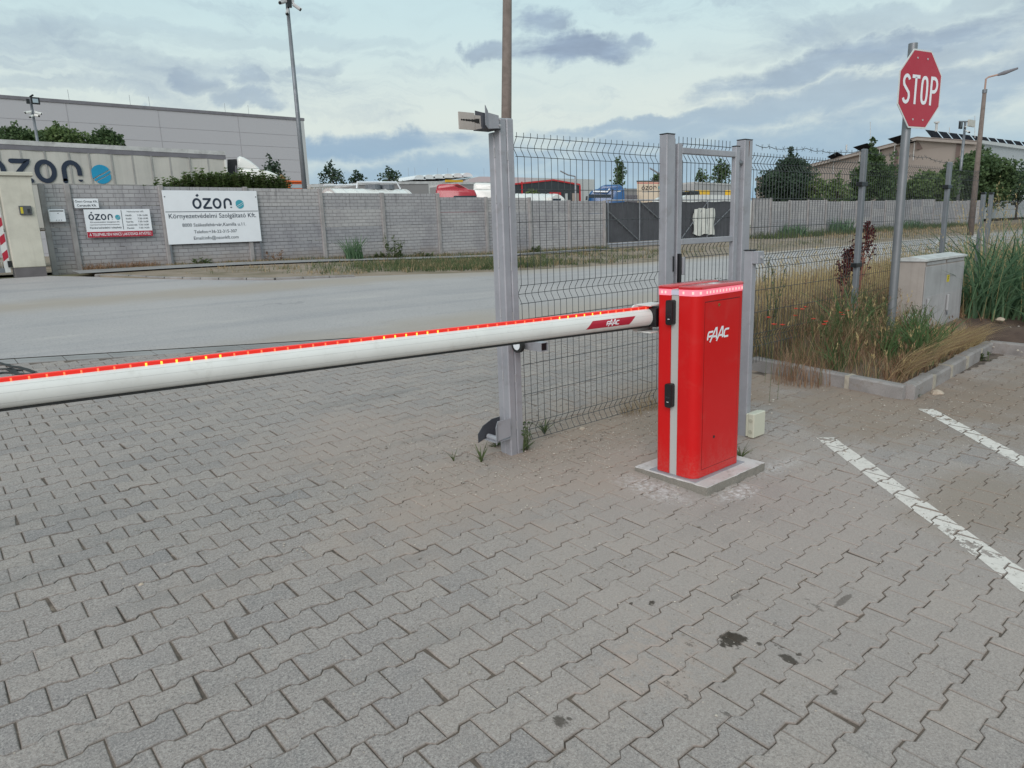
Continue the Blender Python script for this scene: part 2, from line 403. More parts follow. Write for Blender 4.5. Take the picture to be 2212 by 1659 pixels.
K['ink'] = mat('dark_ink', (.022, .035, .06), .5)
K['inkblack'] = mat('black_ink', (.03, .035, .045), .5)
K['teal'] = mat('teal_print', (.06, .36, .45), .5, var=.1)
K['bluep'] = mat('blue_print', (.012, .30, .52), .5, var=.1)
K['navy'] = mat('navy_print', (.017, .028, .055), .6)
K['fabric'] = mat('trailer_fabric', (.54, .515, .47), .6, var=.2, scale=1.2, c2=(.46, .44, .41), streaks=.18, bump=.1, bscale=6)
K['rail'] = mat('trailer_rail', (.57, .56, .55), .55, var=.3, scale=3, dirt=(.16, .15, .14), dirt_amt=.35)
K['darkrail'] = mat('dark_rail', (.19, .18, .20), .6, var=.2)
K['truckwhite'] = mat('truck_white', (.78, .76, .72), .25, coat=.4, var=.05)
K['truckred'] = mat('truck_red', (.40, .015, .03), .25, coat=.5, var=.06)
K['truckblue'] = mat('truck_blue', (.012, .085, .24), .25, coat=.5, var=.08)
K['trailgrey_'] = None
K['glass'] = mat('dark_glass', (.02, .025, .03), .08, spec=.8)
K['orange'] = mat('orange_paint', (.75, .13, .015), .4, coat=.2)
K['yellow'] = mat('yellow_paint', (.72, .42, .02), .4, coat=.2)
K['clad'] = mat('grey_cladding', (.46, .445, .465), .5, var=.12, scale=.08, c2=(.43, .418, .437), streaks=.06)
K['cladlight'] = mat('pale_cladding', (.52, .53, .53), .5, var=.12, scale=.1)
K['claddark'] = mat('dark_cladding', (.035, .042, .05), .5, var=.15, scale=.2)
K['cladbeige'] = mat('beige_cladding', (.40, .325, .285), .6, var=.1, scale=.1)
K['cladgrey'] = mat('grey_blue_cladding', (.40, .42, .44), .6, var=.1, scale=.1)
K['trimbrown'] = mat('brown_trim', (.16, .11, .095), .6)
K['redtrim'] = mat('red_trim', (.55, .03, .035), .5)
K['solar'] = mat('solar_panel', (.010, .011, .017), .75, var=.2, spec=.15)
K['plaster'] = mat('plaster', (.60, .565, .48), .9, var=.2, scale=2, bump=.25, bscale=60, streaks=.15, dirt=(.4, .36, .3), dirt_amt=.15)
K['plasterwarm'] = mat('plaster_edge', (.62, .47, .36), .9, var=.2)
K['plinth'] = mat('plinth', (.16, .145, .15), .9, var=.2, bump=.2)
K['gatefab'] = mat('gate_fabric', (.075, .075, .085), .8, var=.2, scale=2, bump=.15, bscale=40)
K['tarp'] = mat('white_tarp', (.68, .67, .62), .6, var=.2, scale=3, bump=.3, bscale=12)
K['polewood'] = mat('lamp_pole_concrete', (.20, .155, .135), .85, var=.3, scale=5, streaks=.4, bump=.2)
K['soil'] = mat('soil', (.07, .042, .032), .95, var=.5, scale=5, c2=(.12, .08, .06), bump=.8, bscale=26)
K['drysoil'] = mat('dry_soil', (.17, .125, .09), .95, var=.5, scale=3, c2=(.11, .085, .06), bump=.7, bscale=22)
K['verge'] = mat('verge_soil', (.29, .22, .17), .95, var=.5, scale=1.2, c2=(.17, .135, .085), bump=.6, bscale=15)
K['galvpole'] = mat('galvanised_pole', (.26, .265, .28), .42, metal=.5, var=.25, scale=3, c2=(.18, .185, .2), streaks=.15)
K['field'] = mat('field', (.20, .17, .10), .95, var=.5, scale=.2, c2=(.12, .12, .06))
K['sidewalk'] = mat('sidewalk_concrete', (.30, .285, .28), .9, var=.25, scale=2, bump=.2)
K['stone'] = mat('pebble', (.42, .37, .32), .85, var=.4, scale=20, c2=(.28, .24, .2), tonevar=.45)
K['rock'] = mat('pale_rock', (.52, .42, .33), .85, var=.3, scale=14)
K['cabinet'] = mat('cabinet_grp', (.37, .365, .37), .75, var=.3, scale=3, c2=(.30, .295, .295), streaks=.5, bump=.1, bscale=50)
K['cabinetside'] = mat('cabinet_side', (.42, .365, .33), .75, var=.2, scale=3, streaks=.25)
K['cabroof'] = mat('cabinet_roof', (.56, .56, .55), .8, var=.3, scale=6, dirt=(.2, .2, .18), dirt_amt=.35)
K['sticker'] = mat('yellow_sticker', (.62, .5, .03), .5)
K['dry'] = leafmat('dry_grass', (.17, .115, .065), (.54, .41, .25), .3)
K['dryred'] = leafmat('rusty_grass', (.14, .075, .045), (.42, .26, .16), .3)
K['straw'] = leafmat('straw', (.34, .25, .12), (.66, .50, .26), .35)
K['green'] = leafmat('green_grass', (.05, .085, .035), (.16, .25, .10), .4)
K['verged'] = leafmat('verge_green', (.045, .065, .03), (.15, .19, .085), .3)
K['reed'] = leafmat('reed_leaf', (.045, .09, .055), (.20, .32, .17), .4)
K['weed'] = leafmat('weed_leaf', (.055, .08, .035), (.19, .23, .10), .35)
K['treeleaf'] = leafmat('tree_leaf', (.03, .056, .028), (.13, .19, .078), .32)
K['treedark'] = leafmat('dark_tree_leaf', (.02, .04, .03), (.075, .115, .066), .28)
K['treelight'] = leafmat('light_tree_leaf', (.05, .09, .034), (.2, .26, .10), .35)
K['dock'] = leafmat('dock_seed', (.055, .010, .012), (.16, .030, .03), .2)
K['dockstem'] = leafmat('dock_stem', (.28, .10, .07), (.42, .19, .13), .1)
K['poppy'] = leafmat('poppy_petal', (.65, .05, .03), (.85, .10, .06), .3)
K['bark'] = mat('bark', (.09, .065, .05), .9, var=.3, scale=8, bump=.4)
K['camwhite'] = mat('camera_white', (.55, .53, .53), .5)
K['skylight'] = mat('skylight', (.75, .77, .78), .3)
K['brownpane'] = mat('brown_frame', (.07, .04, .035), .6)
K['pane'] = mat('window_pane', (.35, .42, .46), .15, spec=.7)
# ------------------------------------------------------------------ ground, road, paving
def sheet(name, xs, ys, zf, mt, label=None):
    v = [(x, y, zf(x, y)) for y in ys for x in xs]; n = len(xs)
    f = [(j * n + i, j * n + i + 1, (j + 1) * n + i + 1, (j + 1) * n + i) for j in range(len(ys) - 1) for i in range(n - 1)]
    b = MB(); b.add(v, f); o = b.build(name, mt, smooth=True); return tag(o, kind='structure')
def lin(a, b, st): 
    n = max(1, int(math.ceil((b - a) / st))); return [a + (b - a) * i / n for i in range(n + 1)]
sheet('ground', [-1200, -400, -120, -50] + lin(-20, 90, 2) + [120, 200, 400, 1200], [-300, -60, -20] + lin(-8, 20, 1) + [20.3, 24, 40, 90, 200, 500, 1300], lambda x, y: zg(x, y) - .05, K['field'])
def near_edge(s): return 7.2 + max(0, 4.6 - s) * .42 if s > -6 else 11.6
def far_edge(s):
    pts = [(-40, 19.6), (2.6, 19.4), (3.2, 18.4), (4.4, 16.5), (5.8, 14.9), (8, 14.35), (11, 13.6), (40, 13.5), (200, 13.5)]
    for (a, p), (b, q) in zip(pts, pts[1:]):
        if s <= b: return p + (q - p) * (s - a) / (b - a)
    return 13.5
def strip(name, ss, lo, hi, dz, mt, nn=14, first=None):
    b = MB(); k = len(ss)
    v = [(s, lo(s) + (hi(s) - lo(s)) * j / nn, zg(s, lo(s) + (hi(s) - lo(s)) * j / nn) + (dz if j or first is None else first)) for j in range(nn + 1) for s in ss]
    b.add(v, [(j * k + i, j * k + i + 1, (j + 1) * k + i + 1, (j + 1) * k + i) for j in range(nn) for i in range(k - 1)])
    return tag(b.build(name, mt, smooth=True), kind='structure')
def asphalt():
    M = bpy.data.materials.new('asphalt'); M.use_nodes = True; g = NG(M.node_tree); b = M.node_tree.nodes['Principled BSDF']
    p = g.n('ShaderNodeTexCoord').outputs['Object']
    col = g.mix(g.ss(g.noise(p, .5, 5), .3, .7), (.415, .37, .36, 1), (.365, .328, .325, 1))
    tr = g.noise(g.scale(p, (.10, 1.1, 1)), 1.6, 5, .6)                 # worn wheel tracks along the road
    col = g.mix(g.ss(tr, .48, .66, 0, .45), col, (.28, .258, .27, 1))
    col = g.mix(g.ss(g.noise(g.scale(p, (.25, .9, 1)), 2.3, 6, .65), .56, .7, 0, .5), col, (.48, .43, .40, 1))
    sp = g.noise(p, 42, 3, .7)
    col = g.mix(g.ss(sp, .54, .68, 0, .35), col, (.50, .48, .47, 1)); col = g.mix(g.ss(sp, .46, .33, 0, .45), col, (.12, .115, .12, 1))
    vo = g.n('ShaderNodeTexVoronoi', feature='DISTANCE_TO_EDGE'); g.set(vo.inputs['Vector'], g.vm('ADD', p, g.scale(g.noise(p, 1.6, 4, .6, 0, 1), (.9, .9, 0)))); vo.inputs['Scale'].default_value = .33
    col = g.mix(g.m('MULTIPLY', g.ss(vo.outputs['Distance'], .012, .002), g.ss(g.noise(p, .35, 3), .55, .65, 0, .4)), col, (.16, .15, .155, 1))
    x, y = g.xyz(p)[:2]
    edge = g.m('ADD', g.m('MINIMUM', g.m('ABSOLUTE', g.m('SUBTRACT', y, 7.3)), g.m('ABSOLUTE', g.m('SUBTRACT', y, 13.6))), g.m('MULTIPLY', g.noise(p, 1.2, 4), -1.2))
    col = g.mix(g.ss(edge, .75, -.5, 0, .8), col, (.36, .29, .235, 1))
    g.set(b.inputs['Base Color'], col); b.inputs['Roughness'].default_value = .62; b.inputs['Specular IOR Level'].default_value = .5
    bn = g.n('ShaderNodeBump'); bn.inputs['Strength'].default_value = .4; bn.inputs['Distance'].default_value = .008
    g.set(bn.inputs['Height'], g.noise(p, 55, 3, .6)); M.node_tree.links.new(bn.outputs[0], b.inputs['Normal'])
    return M
K['asphalt'] = asphalt()
strip('road', lin(-40, -6, 4) + lin(-6, 16, .5)[1:] + lin(16, 160, 4)[1:], near_edge, far_edge, .004, K['asphalt'])
# far verge, footway along the wall, near verge beyond the fence
strip('verge', lin(3.3, 12, .3) + lin(12, 150, 2)[1:], lambda s: far_edge(s) - .15, lambda s: max(far_edge(s) + .03, 20.25), .035, K['verge'], 12, -.012)
strip('footway', lin(3.0, 21, .5), lambda s: 18.75, lambda s: 19.75, .07, K['sidewalk'], 2)
sheet('yard', lin(-30, 150, 6), lin(20.45, 60, 4), lambda x, y: zg(x, y) + .01, K['verge'])
# --- paving blocks: real interlocking stones
def paving_mat():
    M = bpy.data.materials.new('paving_stone'); M.use_nodes = True; g = NG(M.node_tree); b = M.node_tree.nodes['Principled BSDF']
    p = g.n('ShaderNodeTexCoord').outputs['Object']
    a = g.n('ShaderNodeAttribute', attribute_name='tone').outputs['Fac']
    col = g.mix(a, (.268, .238, .232, 1), (.365, .308, .278, 1))
    n1 = g.noise(p, .55, 4, .6)
    col = g.mix(g.ss(n1, .42, .7, 0, .45), col, (.36, .305, .285, 1))
    n2 = g.noise(p, 9, 5, .65)
    col = g.mix(g.ss(n2, .5, .72, 0, .3), col, (.22, .21, .21, 1))
    sp = g.noise(p, 120, 3, .75); sp2 = g.noise(p, 260, 2, .6)
    col = g.mix(g.ss(sp, .53, .62, 0, .42), col, (.54, .49, .45, 1)); col = g.mix(g.ss(sp, .47, .38, 0, .5), col, (.10, .095, .095, 1))
    col = g.mix(g.ss(sp2, .56, .66, 0, .35), col, (.58, .53, .49, 1)); col = g.mix(g.ss(sp2, .42, .34, 0, .35), col, (.11, .105, .10, 1))
    ea = g.n('ShaderNodeAttribute', attribute_name='edge').outputs['Fac']
    col = g.mix(g.m('MULTIPLY', g.ss(ea, .05, 1.0), g.ss(g.noise(p, 14, 4, .7), .3, .62, .15, .68)), col, (.15, .115, .092, 1))
    x, y = g.xyz(p)[:2]; wob = g.noise(p, 2.2, 6, .65); wob2 = g.noise(p, 7, 5, .6); wob3 = g.noise(g.scale(p, (1.0, .6, 1)), 26, 5, .7)
    def near(cx, cy, rx, ry, soft, amp=1.0, w=None):
        d = g.m('SQRT', g.m('ADD', g.m('POWER', g.m('ABSOLUTE', g.m('DIVIDE', g.m('SUBTRACT', x, cx), rx)), 2), g.m('POWER', g.m('ABSOLUTE', g.m('DIVIDE', g.m('SUBTRACT', y, cy), ry)), 2)))
        d = g.m('ADD', d, g.m('MULTIPLY', g.m('SUBTRACT', w or wob, .5), amp)); return g.ss(d, 1 + soft, 1 - soft)
    def lay(mask, c, amt):
        nonlocal col
        col = g.mix(g.m('MULTIPLY', mask, amt), col, (*c, 1))
    # sandy dust where the barrier was set, along the fence and by the kerb
    lay(near(3.0, 1.75, 1.5, 1.3, .6, 1.6), (.40, .335, .30), .6)
    lay(near(3.0, 2.9, 1.6, .55, .5, 1.8), (.37, .29, .245), .75)
    lay(near(4.6, 3.3, 1.9, .5, .5, 1.6), (.30, .225, .175), .8)
    lay(near(5.9, 2.2, 1.3, .75, .5, 1.8), (.27, .205, .16), .85)
    lay(near(7.4, 1.5, 2.0, .55, .5, 1.8), (.25, .19, .15), .7)
    lay(near(2.3, 3.9, .8, .8, .6, 2.0), (.38, .30, .26), .6)
    lay(near(4.05, 1.0, .5, .34, .5, 1.6), (.27, .215, .175), .7)
    lay(g.m('MULTIPLY', near(1.75, 1.35, .30, .16, .6, 1.8), g.ss(wob3, .42, .6)), (.42, .33, .285), .6)
    # white cement dust beside the slab
    cl_ = g.ss(g.noise(p, 38, 6, .75), .42, .62)
    lay(g.m('MULTIPLY', near(2.90, 2.28, .11, .19, .7, 1.6), cl_), (.64, .60, .59), .75); lay(g.m('MULTIPLY', near(3.2, 1.955, .14, .06, .7, 1.4, wob2), cl_), (.68, .65, .64), .85)
    lay(g.m('MULTIPLY', near(3.72, 2.02, .22, .06, .7, 1.6, wob2), cl_), (.6, .57, .56), .5)
    # dark oil and mud spots
    for (u, v, rx, ry, am) in DARKSPOTS:
        q = gp(u, v); lay(near(q.x, q.y, rx, ry, .22, 3.4, wob3), (.05, .038, .028), am)
    lay(g.m('MULTIPLY', near(2.02, 1.12, .55, .22, .6, 1.2), g.ss(wob3, .60, .67)), (.075, .062, .052), .75)
    lay(g.m('MULTIPLY', near(2.0, 4.6, 6.0, 2.6, .8, 1.5), g.ss(g.noise(g.scale(p, (.3, 1.2, 1)), 2.4, 6, .65), .52, .7)), (.18, .17, .165), .45)
    g.set(b.inputs['Base Color'], col); b.inputs['Roughness'].default_value = .9; b.inputs['Specular IOR Level'].default_value = .25
    bn = g.n('ShaderNodeBump'); bn.inputs['Strength'].default_value = .55; bn.inputs['Distance'].default_value = .004
    g.set(bn.inputs['Height'], g.m('ADD', g.noise(p, 190, 4, .7), g.m('MULTIPLY', n2, .8))); M.node_tree.links.new(bn.outputs[0], b.inputs['Normal'])
    return M
DARKSPOTS = [(1582, 1384, .055, .03, .97), (1567, 1376, .03, .016, .9), (1702, 1424, .02, .03, .9), (1212, 1562, .022, .03, .75), (1408, 1302, .02, .012, .9), (1364, 1303, .012, .007, .85),
             (1800, 1497, .016, .012, .8), (1640, 1392, .01, .01, .8), (1725, 1415, .012, .008, .8), (1820, 1300, .06, .012, .55), (1590, 1290, .03, .012, .5), (1230, 1556, .008, .01, .7)]
K['paving'] = paving_mat()
PITCH, LEN, GAP = .127, .19, .0032
def visible(x, y, mg=1.28):
    d = Vector((x, y, zg(x, y))) - EYE; zc = d.dot(CAM_FWD)
    if zc < .4: return False
    return abs(d.dot(CAM_RIGHT) / zc * FPX) < CX * mg + 60 and -CY * 1.05 < -d.dot(CAM_UP) / zc * FPX < CY * mg + 130
def paved(x, y):
    if y > near_edge(x) - .34: return False
    if y < 2.12: return x < 8.6 + (2.12 - y) * .12
    return x < 5.86 if y < 3.35 else x < 1.62 * y + .3
SLAB = (3.03, 3.60, 2.04, 2.53)
rows0, rows1 = -22, 66
V = []; F = []; T = []; ED = []
hx = LEN / 2 - GAP / 2; wa = .073 - GAP / 2; wb = .054 - GAP / 2
OUT = [(-hx, -wa), (-.056, -wa), (-.038, -wb), (.038, -wb), (.056, -wa), (hx, -wa), (hx, wa), (.056, wa), (.038, wb), (-.038, wb), (-.056, wa), (-hx, wa)]
def shrink(k): return [(x - math.copysign(k, x) * (1 if abs(x) > .06 else .35), y - math.copysign(k, y)) for x, y in OUT]
INN, MID = shrink(.009), shrink(.0028)
STRIPES = []
for (ua, va, ub, vb, w) in ((1782, 946, 2240, 1277, .062), (2000, 884, 2240, 1014, .058)):
    A, B = gp(ua, va), gp(ub, vb); d = (B - A).xy.normalized(); STRIPES.append((A.xy, d, (B - A).xy.length + 1.4, w))
def clip(poly, keep):
    "keep the side of a line where keep(p) > 0"
    o = []
    for i, p in enumerate(poly):
        q = poly[(i + 1) % len(poly)]; a, b = keep(p), keep(q)
        if a > 0: o.append(p)
        if a * b < 0: t = a / (a - b); o.append((p[0] + (q[0] - p[0]) * t, p[1] + (q[1] - p[1]) * t))
    return o
paintb = [MB() for _ in STRIPES]
pr = random.Random(3)
for r in range(rows0, rows1):
    y0 = 2.22 + r * PITCH
    for c in range(-64, 66):
        x0 = .785 + c * LEN + (LEN / 2 if r % 2 else 0)
        if not paved(x0, y0) or not visible(x0, y0): continue
        z0 = zg(x0, y0) + max(-.0018, min(.003, pr.gauss(0, .0013))); sx = pr.gauss(0, .006); sy = pr.gauss(0, .006); jx, jy = pr.gauss(0, .0009), pr.gauss(0, .0009); rot = pr.gauss(0, .004)
        k = road_side(x0) / 20.3; tone = min(1, max(0, pr.gauss(.55, .19))) if pr.random() > .05 else pr.uniform(0, .12)
        b = len(V); ca, sa = math.cos(rot), math.sin(rot)
        def top(x, y): return z0 + x * sx + y * (sy + k)
        jit = [(pr.gauss(0, .0007), pr.gauss(0, .0007)) for _ in range(12)]
        if pr.random() < .12: q_ = pr.choice((0, 5, 6, 11)); jit[q_] = (-math.copysign(pr.uniform(.004, .012), OUT[q_][0]), -math.copysign(pr.uniform(.003, .010), OUT[q_][1]))
        for ring, dz_, ed_ in ((INN, 0, 0.0), (MID, -.0004, .55), (OUT, -.0034, 1.0), (OUT, -.03, 1.0)):
            for (a_, b_), (u_, w_) in zip(ring, jit): a_ += u_; b_ += w_; V.append((x0 + jx + a_ * ca - b_ * sa, y0 + jy + a_ * sa + b_ * ca, top(a_, b_) + dz_)); ED.append(ed_)
        T += [tone] * 48; F.append(tuple(range(b, b + 12)))
        for a_ in (0, 12, 24):
            for i in range(12): F.append((b + a_ + 12 + i, b + a_ + 12 + (i + 1) % 12, b + a_ + (i + 1) % 12, b + a_ + i))
        for st, pbl in zip(STRIPES, paintb):
            A, d, L, w = st; off = (x0 - A.x) * -d.y + (y0 - A.y) * d.x; al = (x0 - A.x) * d.x + (y0 - A.y) * d.y
            if abs(off) > w + .14 or al < -.15 or al > L: continue
            poly = [(v[0], v[1]) for v in V[b + 12:b + 24]]
            for sg in (1, -1): poly = clip(poly, lambda p: w + .004 * math.sin(p[0] * 70) - sg * ((p[0] - A.x) * -d.y + (p[1] - A.y) * d.x))
            poly = clip(poly, lambda p: (p[0] - A.x) * d.x + (p[1] - A.y) * d.y)
            if len(poly) > 2: pbl.add([(p[0], p[1], top(p[0] - x0 - jx, p[1] - y0 - jy) + .0012) for p in poly], [tuple(range(len(poly)))])
me = bpy.data.meshes.new('paving'); me.from_pydata(V, [], F); me.materials.append(K['paving'])
me.attributes.new('tone', 'FLOAT', 'POINT').data.foreach_set('value', T); me.attributes.new('edge', 'FLOAT', 'POINT').data.foreach_set('value', ED); me.update()
pav = tag(bpy.data.objects.new('paving', me), kind='structure'); COL.objects.link(pav)
def paint_mat():
    M = bpy.data.materials.new('worn_white_paint'); M.use_nodes = True; nt = M.node_tree; g = NG(nt); b = nt.nodes['Principled BSDF']
    p = g.n('ShaderNodeTexCoord').outputs['Object']
    col = g.mix(g.ss(g.noise(p, 30, 5, .7), .45, .75, 0, .8), (.68, .62, .57, 1), (.46, .41, .37, 1))
    g.set(b.inputs['Base Color'], col); b.inputs['Roughness'].default_value = .8
    tr = g.n('ShaderNodeBsdfTransparent'); mx = g.n('ShaderNodeMixShader')
    wear = g.m('ADD', g.m('MULTIPLY', g.noise(p, 7, 4, .6), .6), g.m('MULTIPLY', g.noise(p, 26, 5, .75), .5))
    g.set(mx.inputs[0], g.ss(wear, .60, .63))
    nt.links.new(b.outputs[0], mx.inputs[1]); nt.links.new(tr.outputs[0], mx.inputs[2]); nt.links.new(mx.outputs[0], nt.nodes['Material Output'].inputs[0])
    return M
K['paint'] = paint_mat()
for q in paintb: tag(q.build('parking_line', K['paint']), kind='structure')
K['jointsand'] = mat('joint_sand', (.14, .105, .082), .95, var=.5, scale=9, c2=(.075, .058, .048), bump=.5, bscale=60, dirt=(.36, .28, .22), dirt_amt=.6)
# sand between the stones
strip('joint_sand', lin(-9, 12.0, .6), lambda s: -2.0, lambda s: near_edge(s) + .03, -.0045, K['jointsand'], 20)
# flat edging stones between paving and road
b = MB(); s = -6.0
while s < 12.0:
    L = rnd.uniform(.38, .42); n0 = near_edge(s + .2) - .30
    sl = (near_edge(s + L) - near_edge(s)); kk = .004
    for (u0, u1) in ((0, .13), (.14, .27)):
        z = zg(s, n0) + rnd.gauss(0, .002); b.tone = rnd.random()
        y = [near_edge(s) - .32 + u0, near_edge(s + L) - .32 + u0, near_edge(s + L) - .32 + u1, near_edge(s) - .32 + u1]; x = [s + kk, s + L - kk, s + L - kk, s + kk]
        b.add([(x[i], y[i], zg(x[i], y[i]) + .004) for i in range(4)] + [(x[i], y[i], zg(x[i], y[i]) - .05) for i in range(4)], [(0, 1, 2, 3), (4, 5, 1, 0), (5, 6, 2, 1), (6, 7, 3, 2), (7, 4, 0, 3)])
    s += L
tag(b.build('edging_strip', K['sidewalk']), kind='structure')
# black tar in the cracks of the road, left
b = MB()
for pts in (((0, 786), (30, 793), (62, 800), (75, 808)), ((-30, 800), (20, 797), (48, 803)), ((-40, 815), (10, 806), (40, 808), (70, 812)), ((-60, 790), (-20, 786), (0, 785)), ((20, 797), (36, 808))):
    q = [gp(u, v) for u, v in pts]; qq = []
    for a, c in zip(q, q[1:]):
        for i in range(4): qq.append((a.x + (c.x - a.x) * i / 4 + rnd.gauss(0, .012), a.y + (c.y - a.y) * i / 4 + rnd.gauss(0, .012)))
    stroke(b, qq, .045, lambda x, y: (x, y, zg(x, y) + .008))
tag(b.build('tar_seam', K['rubber']), kind='structure')
# kerbs
kb = [0]
def kerb_run(p, q, w=.10, h=.115, mortar=True):
    p, q = Vector(p), Vector(q); d = (q - p); L = d.length; d.normalize(); n = Vector((-d.y, d.x)); N = max(1, round(L / .5))
    b = MB()
    for i in range(N):
        a = p + d * (L * i / N + .012); c = p + d * (L * (i + 1) / N - .012); hh = h + rnd.gauss(0, .004)
        o = []
        for z, ins in ((-.1, 0), (hh - .015, 0), (hh, .015)):
            for pt, sg in ((a, 1), (c, 1), (c, -1), (a, -1)):
                e = pt + n * (sg * (w / 2 - ins)); o.append((e.x, e.y, zg(e.x, e.y) + z))
        b.add(o, [(8, 9, 10, 11)] + [(j * 4 + k, j * 4 + (k + 1) % 4, (j + 1) * 4 + (k + 1) % 4, (j + 1) * 4 + k)[::-1] for j in range(2) for k in range(4)] + [])
    tag(b.build('kerb', K['kerb']), kind='structure')
    if mortar:
        b = MB()
        for i in range(1, N):
            a = p + d * (L * i / N); e = w / 2 + .004
            ln = d * rnd.uniform(.014, .04)
            pts = [a - ln - n * e, a + ln - n * e, a + ln + n * e, a - ln + n * e]
            b.add([(t.x, t.y, zg(t.x, t.y) - .05) for t in pts] + [(t.x, t.y, zg(t.x, t.y) + h * .97) for t in pts], [(4, 5, 6, 7), (0, 1, 5, 4), (1, 2, 6, 5), (2, 3, 7, 6), (3, 0, 4, 7)])
        tag(b.build('kerb_mortar', K['mortar']), kind='structure')
kerb_run((5.90, 3.5), (5.83, 2.12)); kerb_run((5.83, 2.12), (8.42, 2.32)); kerb_run((8.42, 2.32), (8.95, -1.2))
for a, c in zip([(3.3, 18.6), (4.3, 16.75), (5.1, 15.7), (5.95, 14.8)], [(4.3, 16.75), (5.1, 15.7), (5.95, 14.8), (7.6, 14.4)]): kerb_run(a, c, .12, .05, False)
# raised soil behind the kerb
def soil_z(x, y):
    e = min(max(0, (x - 5.9)) / .5, max(0, (y - (2.16 + (x - 5.9) * .077))) / .5, 1.0)
    bump_ = .03 * math.sin(x * 5.1 + y * 2) + .03 * math.sin(x * 2.3 - y * 4.4)
    h = .085 + .16 * sm(e) * sm((8.2 - y) / 2.5) + bump_ * sm(e)
    if x > 7.7 and y < 3.1: h -= .06
    if y > 5.0: h *= sm((7.1 - y) / 2.1)
    return zg(x, y) + max(.01, h)
sheet('verge_soil', lin(5.93, 12, .15) + lin(12, 80, 2)[1:], lin(2.2, 7.15, .15), lambda x, y: soil_z(x, y) if (y > 2.16 + (x - 5.9) * .077 or x > 8.4) and (y < 3.4 or x > 1.6 * y) else zg(x, y) - .04, K['drysoil'])
def heap_z(x, y): return zg(x, y) + .06 + .10 * sm((x - 8.45) / .6) * (1 + .5 * math.sin(x * 4 + y * 3) * math.sin(y * 5))
sheet('soil_heap', lin(8.47, 14, .12), lin(-1.2, 2.9, .12), lambda x, y: heap_z(x, y) if x > 8.5 + (2.3 - y) * .15 else zg(x, y) - .04, K['soil'])
# loose grit
def pebble(b, x, y, z, r):
    v = []; f = [(0, 2, 4), (0, 4, 3), (0, 3, 5), (0, 5, 2), (1, 4, 2), (1, 3, 4), (1, 5, 3), (1, 2, 5)]
    a = rnd.uniform(0, 3.14); ca, sa = math.cos(a), math.sin(a)
    for p in ((1.2, 0, 0), (-1.1, 0, 0), (0, .8, 0), (0, -.9, 0), (0, 0, .6), (0, 0, -.6)):
        q = [t * r * rnd.uniform(.75, 1.25) for t in p]; v.append((x + q[0] * ca - q[1] * sa, y + q[0] * sa + q[1] * ca, z + q[2] + r * .35))
    b.tone = rnd.random(); b.add(v, f)
b = MB()
def grit(n, cx, cy, rx, ry, r0, r1, zf=None):
    for _ in range(n):
        x, y = rnd.gauss(cx, rx), rnd.gauss(cy, ry)
        if SLAB[0] - .02 < x < SLAB[1] + .02 and SLAB[2] - .02 < y < SLAB[3] + .02: continue
        pebble(b, x, y, (zf or zg)(x, y), rnd.uniform(r0, r1) * (1 if rnd.random() > .04 else 1.8))
grit(1500, 1.9, 1.7, .55, .35, .0015, .004); grit(2600, 2.5, 3.4, .7, .5, .0025, .006); grit(1500, 3.6, 3.05, .8, .25, .0025, .007)
grit(1200, 5.6, 1.9, .9, .35, .002, .006); grit(700, 3.9, 1.0, .5, .3, .002, .004); grit(500, 3.3, 2.3, .5, .4, .002, .006)
grit(900, 1.0, 2.2, 1.6, .9, .0015, .0035); grit(300, 9.6, 1.2, .8, .8, .006, .02, lambda x, y: heap_z(x, y))
for st in range(0): pass
tag(b.build('grit', K['stone']), kind='stuff', label='loose pale grit and small stones scattered over the paving', cat='gravel')
def rock(u, v, r, label, dz=0, zz=None):
    p = gp(u, v, dz); b = MB(); N = 7; vs = [(p.x, p.y, p.z + r * .85)]; fs = []
    for j, (k, z) in enumerate(((.7, .6), (1.1, .15), (.8, -.1))):
        for i in range(N):
            a = 6.283 * i / N; q = r * k * rnd.uniform(.8, 1.25); vs.append((p.x + q * 1.2 * math.cos(a), p.y + q * math.sin(a), p.z + r * z))
    fs += [(0, 1 + i, 1 + (i + 1) % N) for i in range(N)]
    for j in range(2): fs += [(1 + j * N + i, 1 + (j + 1) * N + i, 1 + (j + 1) * N + (i + 1) % N, 1 + j * N + (i + 1) % N) for i in range(N)]
    b.add(vs, fs); o = b.build('stone', K['rock']); tag(o, label, 'stone', 'loose stones')
rock(2024, 851, .045, 'pale angular stone lying in front of the kerb corner')
rock(2160, 692, .045, 'pale stone half sunk in the dark soil heap', .2)
rock(305, 1263, .009, 'tiny white stone alone on the grey paving at left')
rock(1384, 1010, .018, 'small crumb of cement beside the slab under the red barrier')
rock(1500, 1046, .014, 'small stone at the front corner of the barrier slab')
for (u, v, r, w) in ((1592, 1021, .018, 'leftmost'), (1602, 1018, .022, 'middle'), (1612, 1014, .02, 'rightmost')):
    rock(u, v, r, 'small stone at the right edge of the barrier slab, %s of three in a row' % w)
rock(1258, 927, .02, 'small pale stone under the mesh panel beside the tall post')
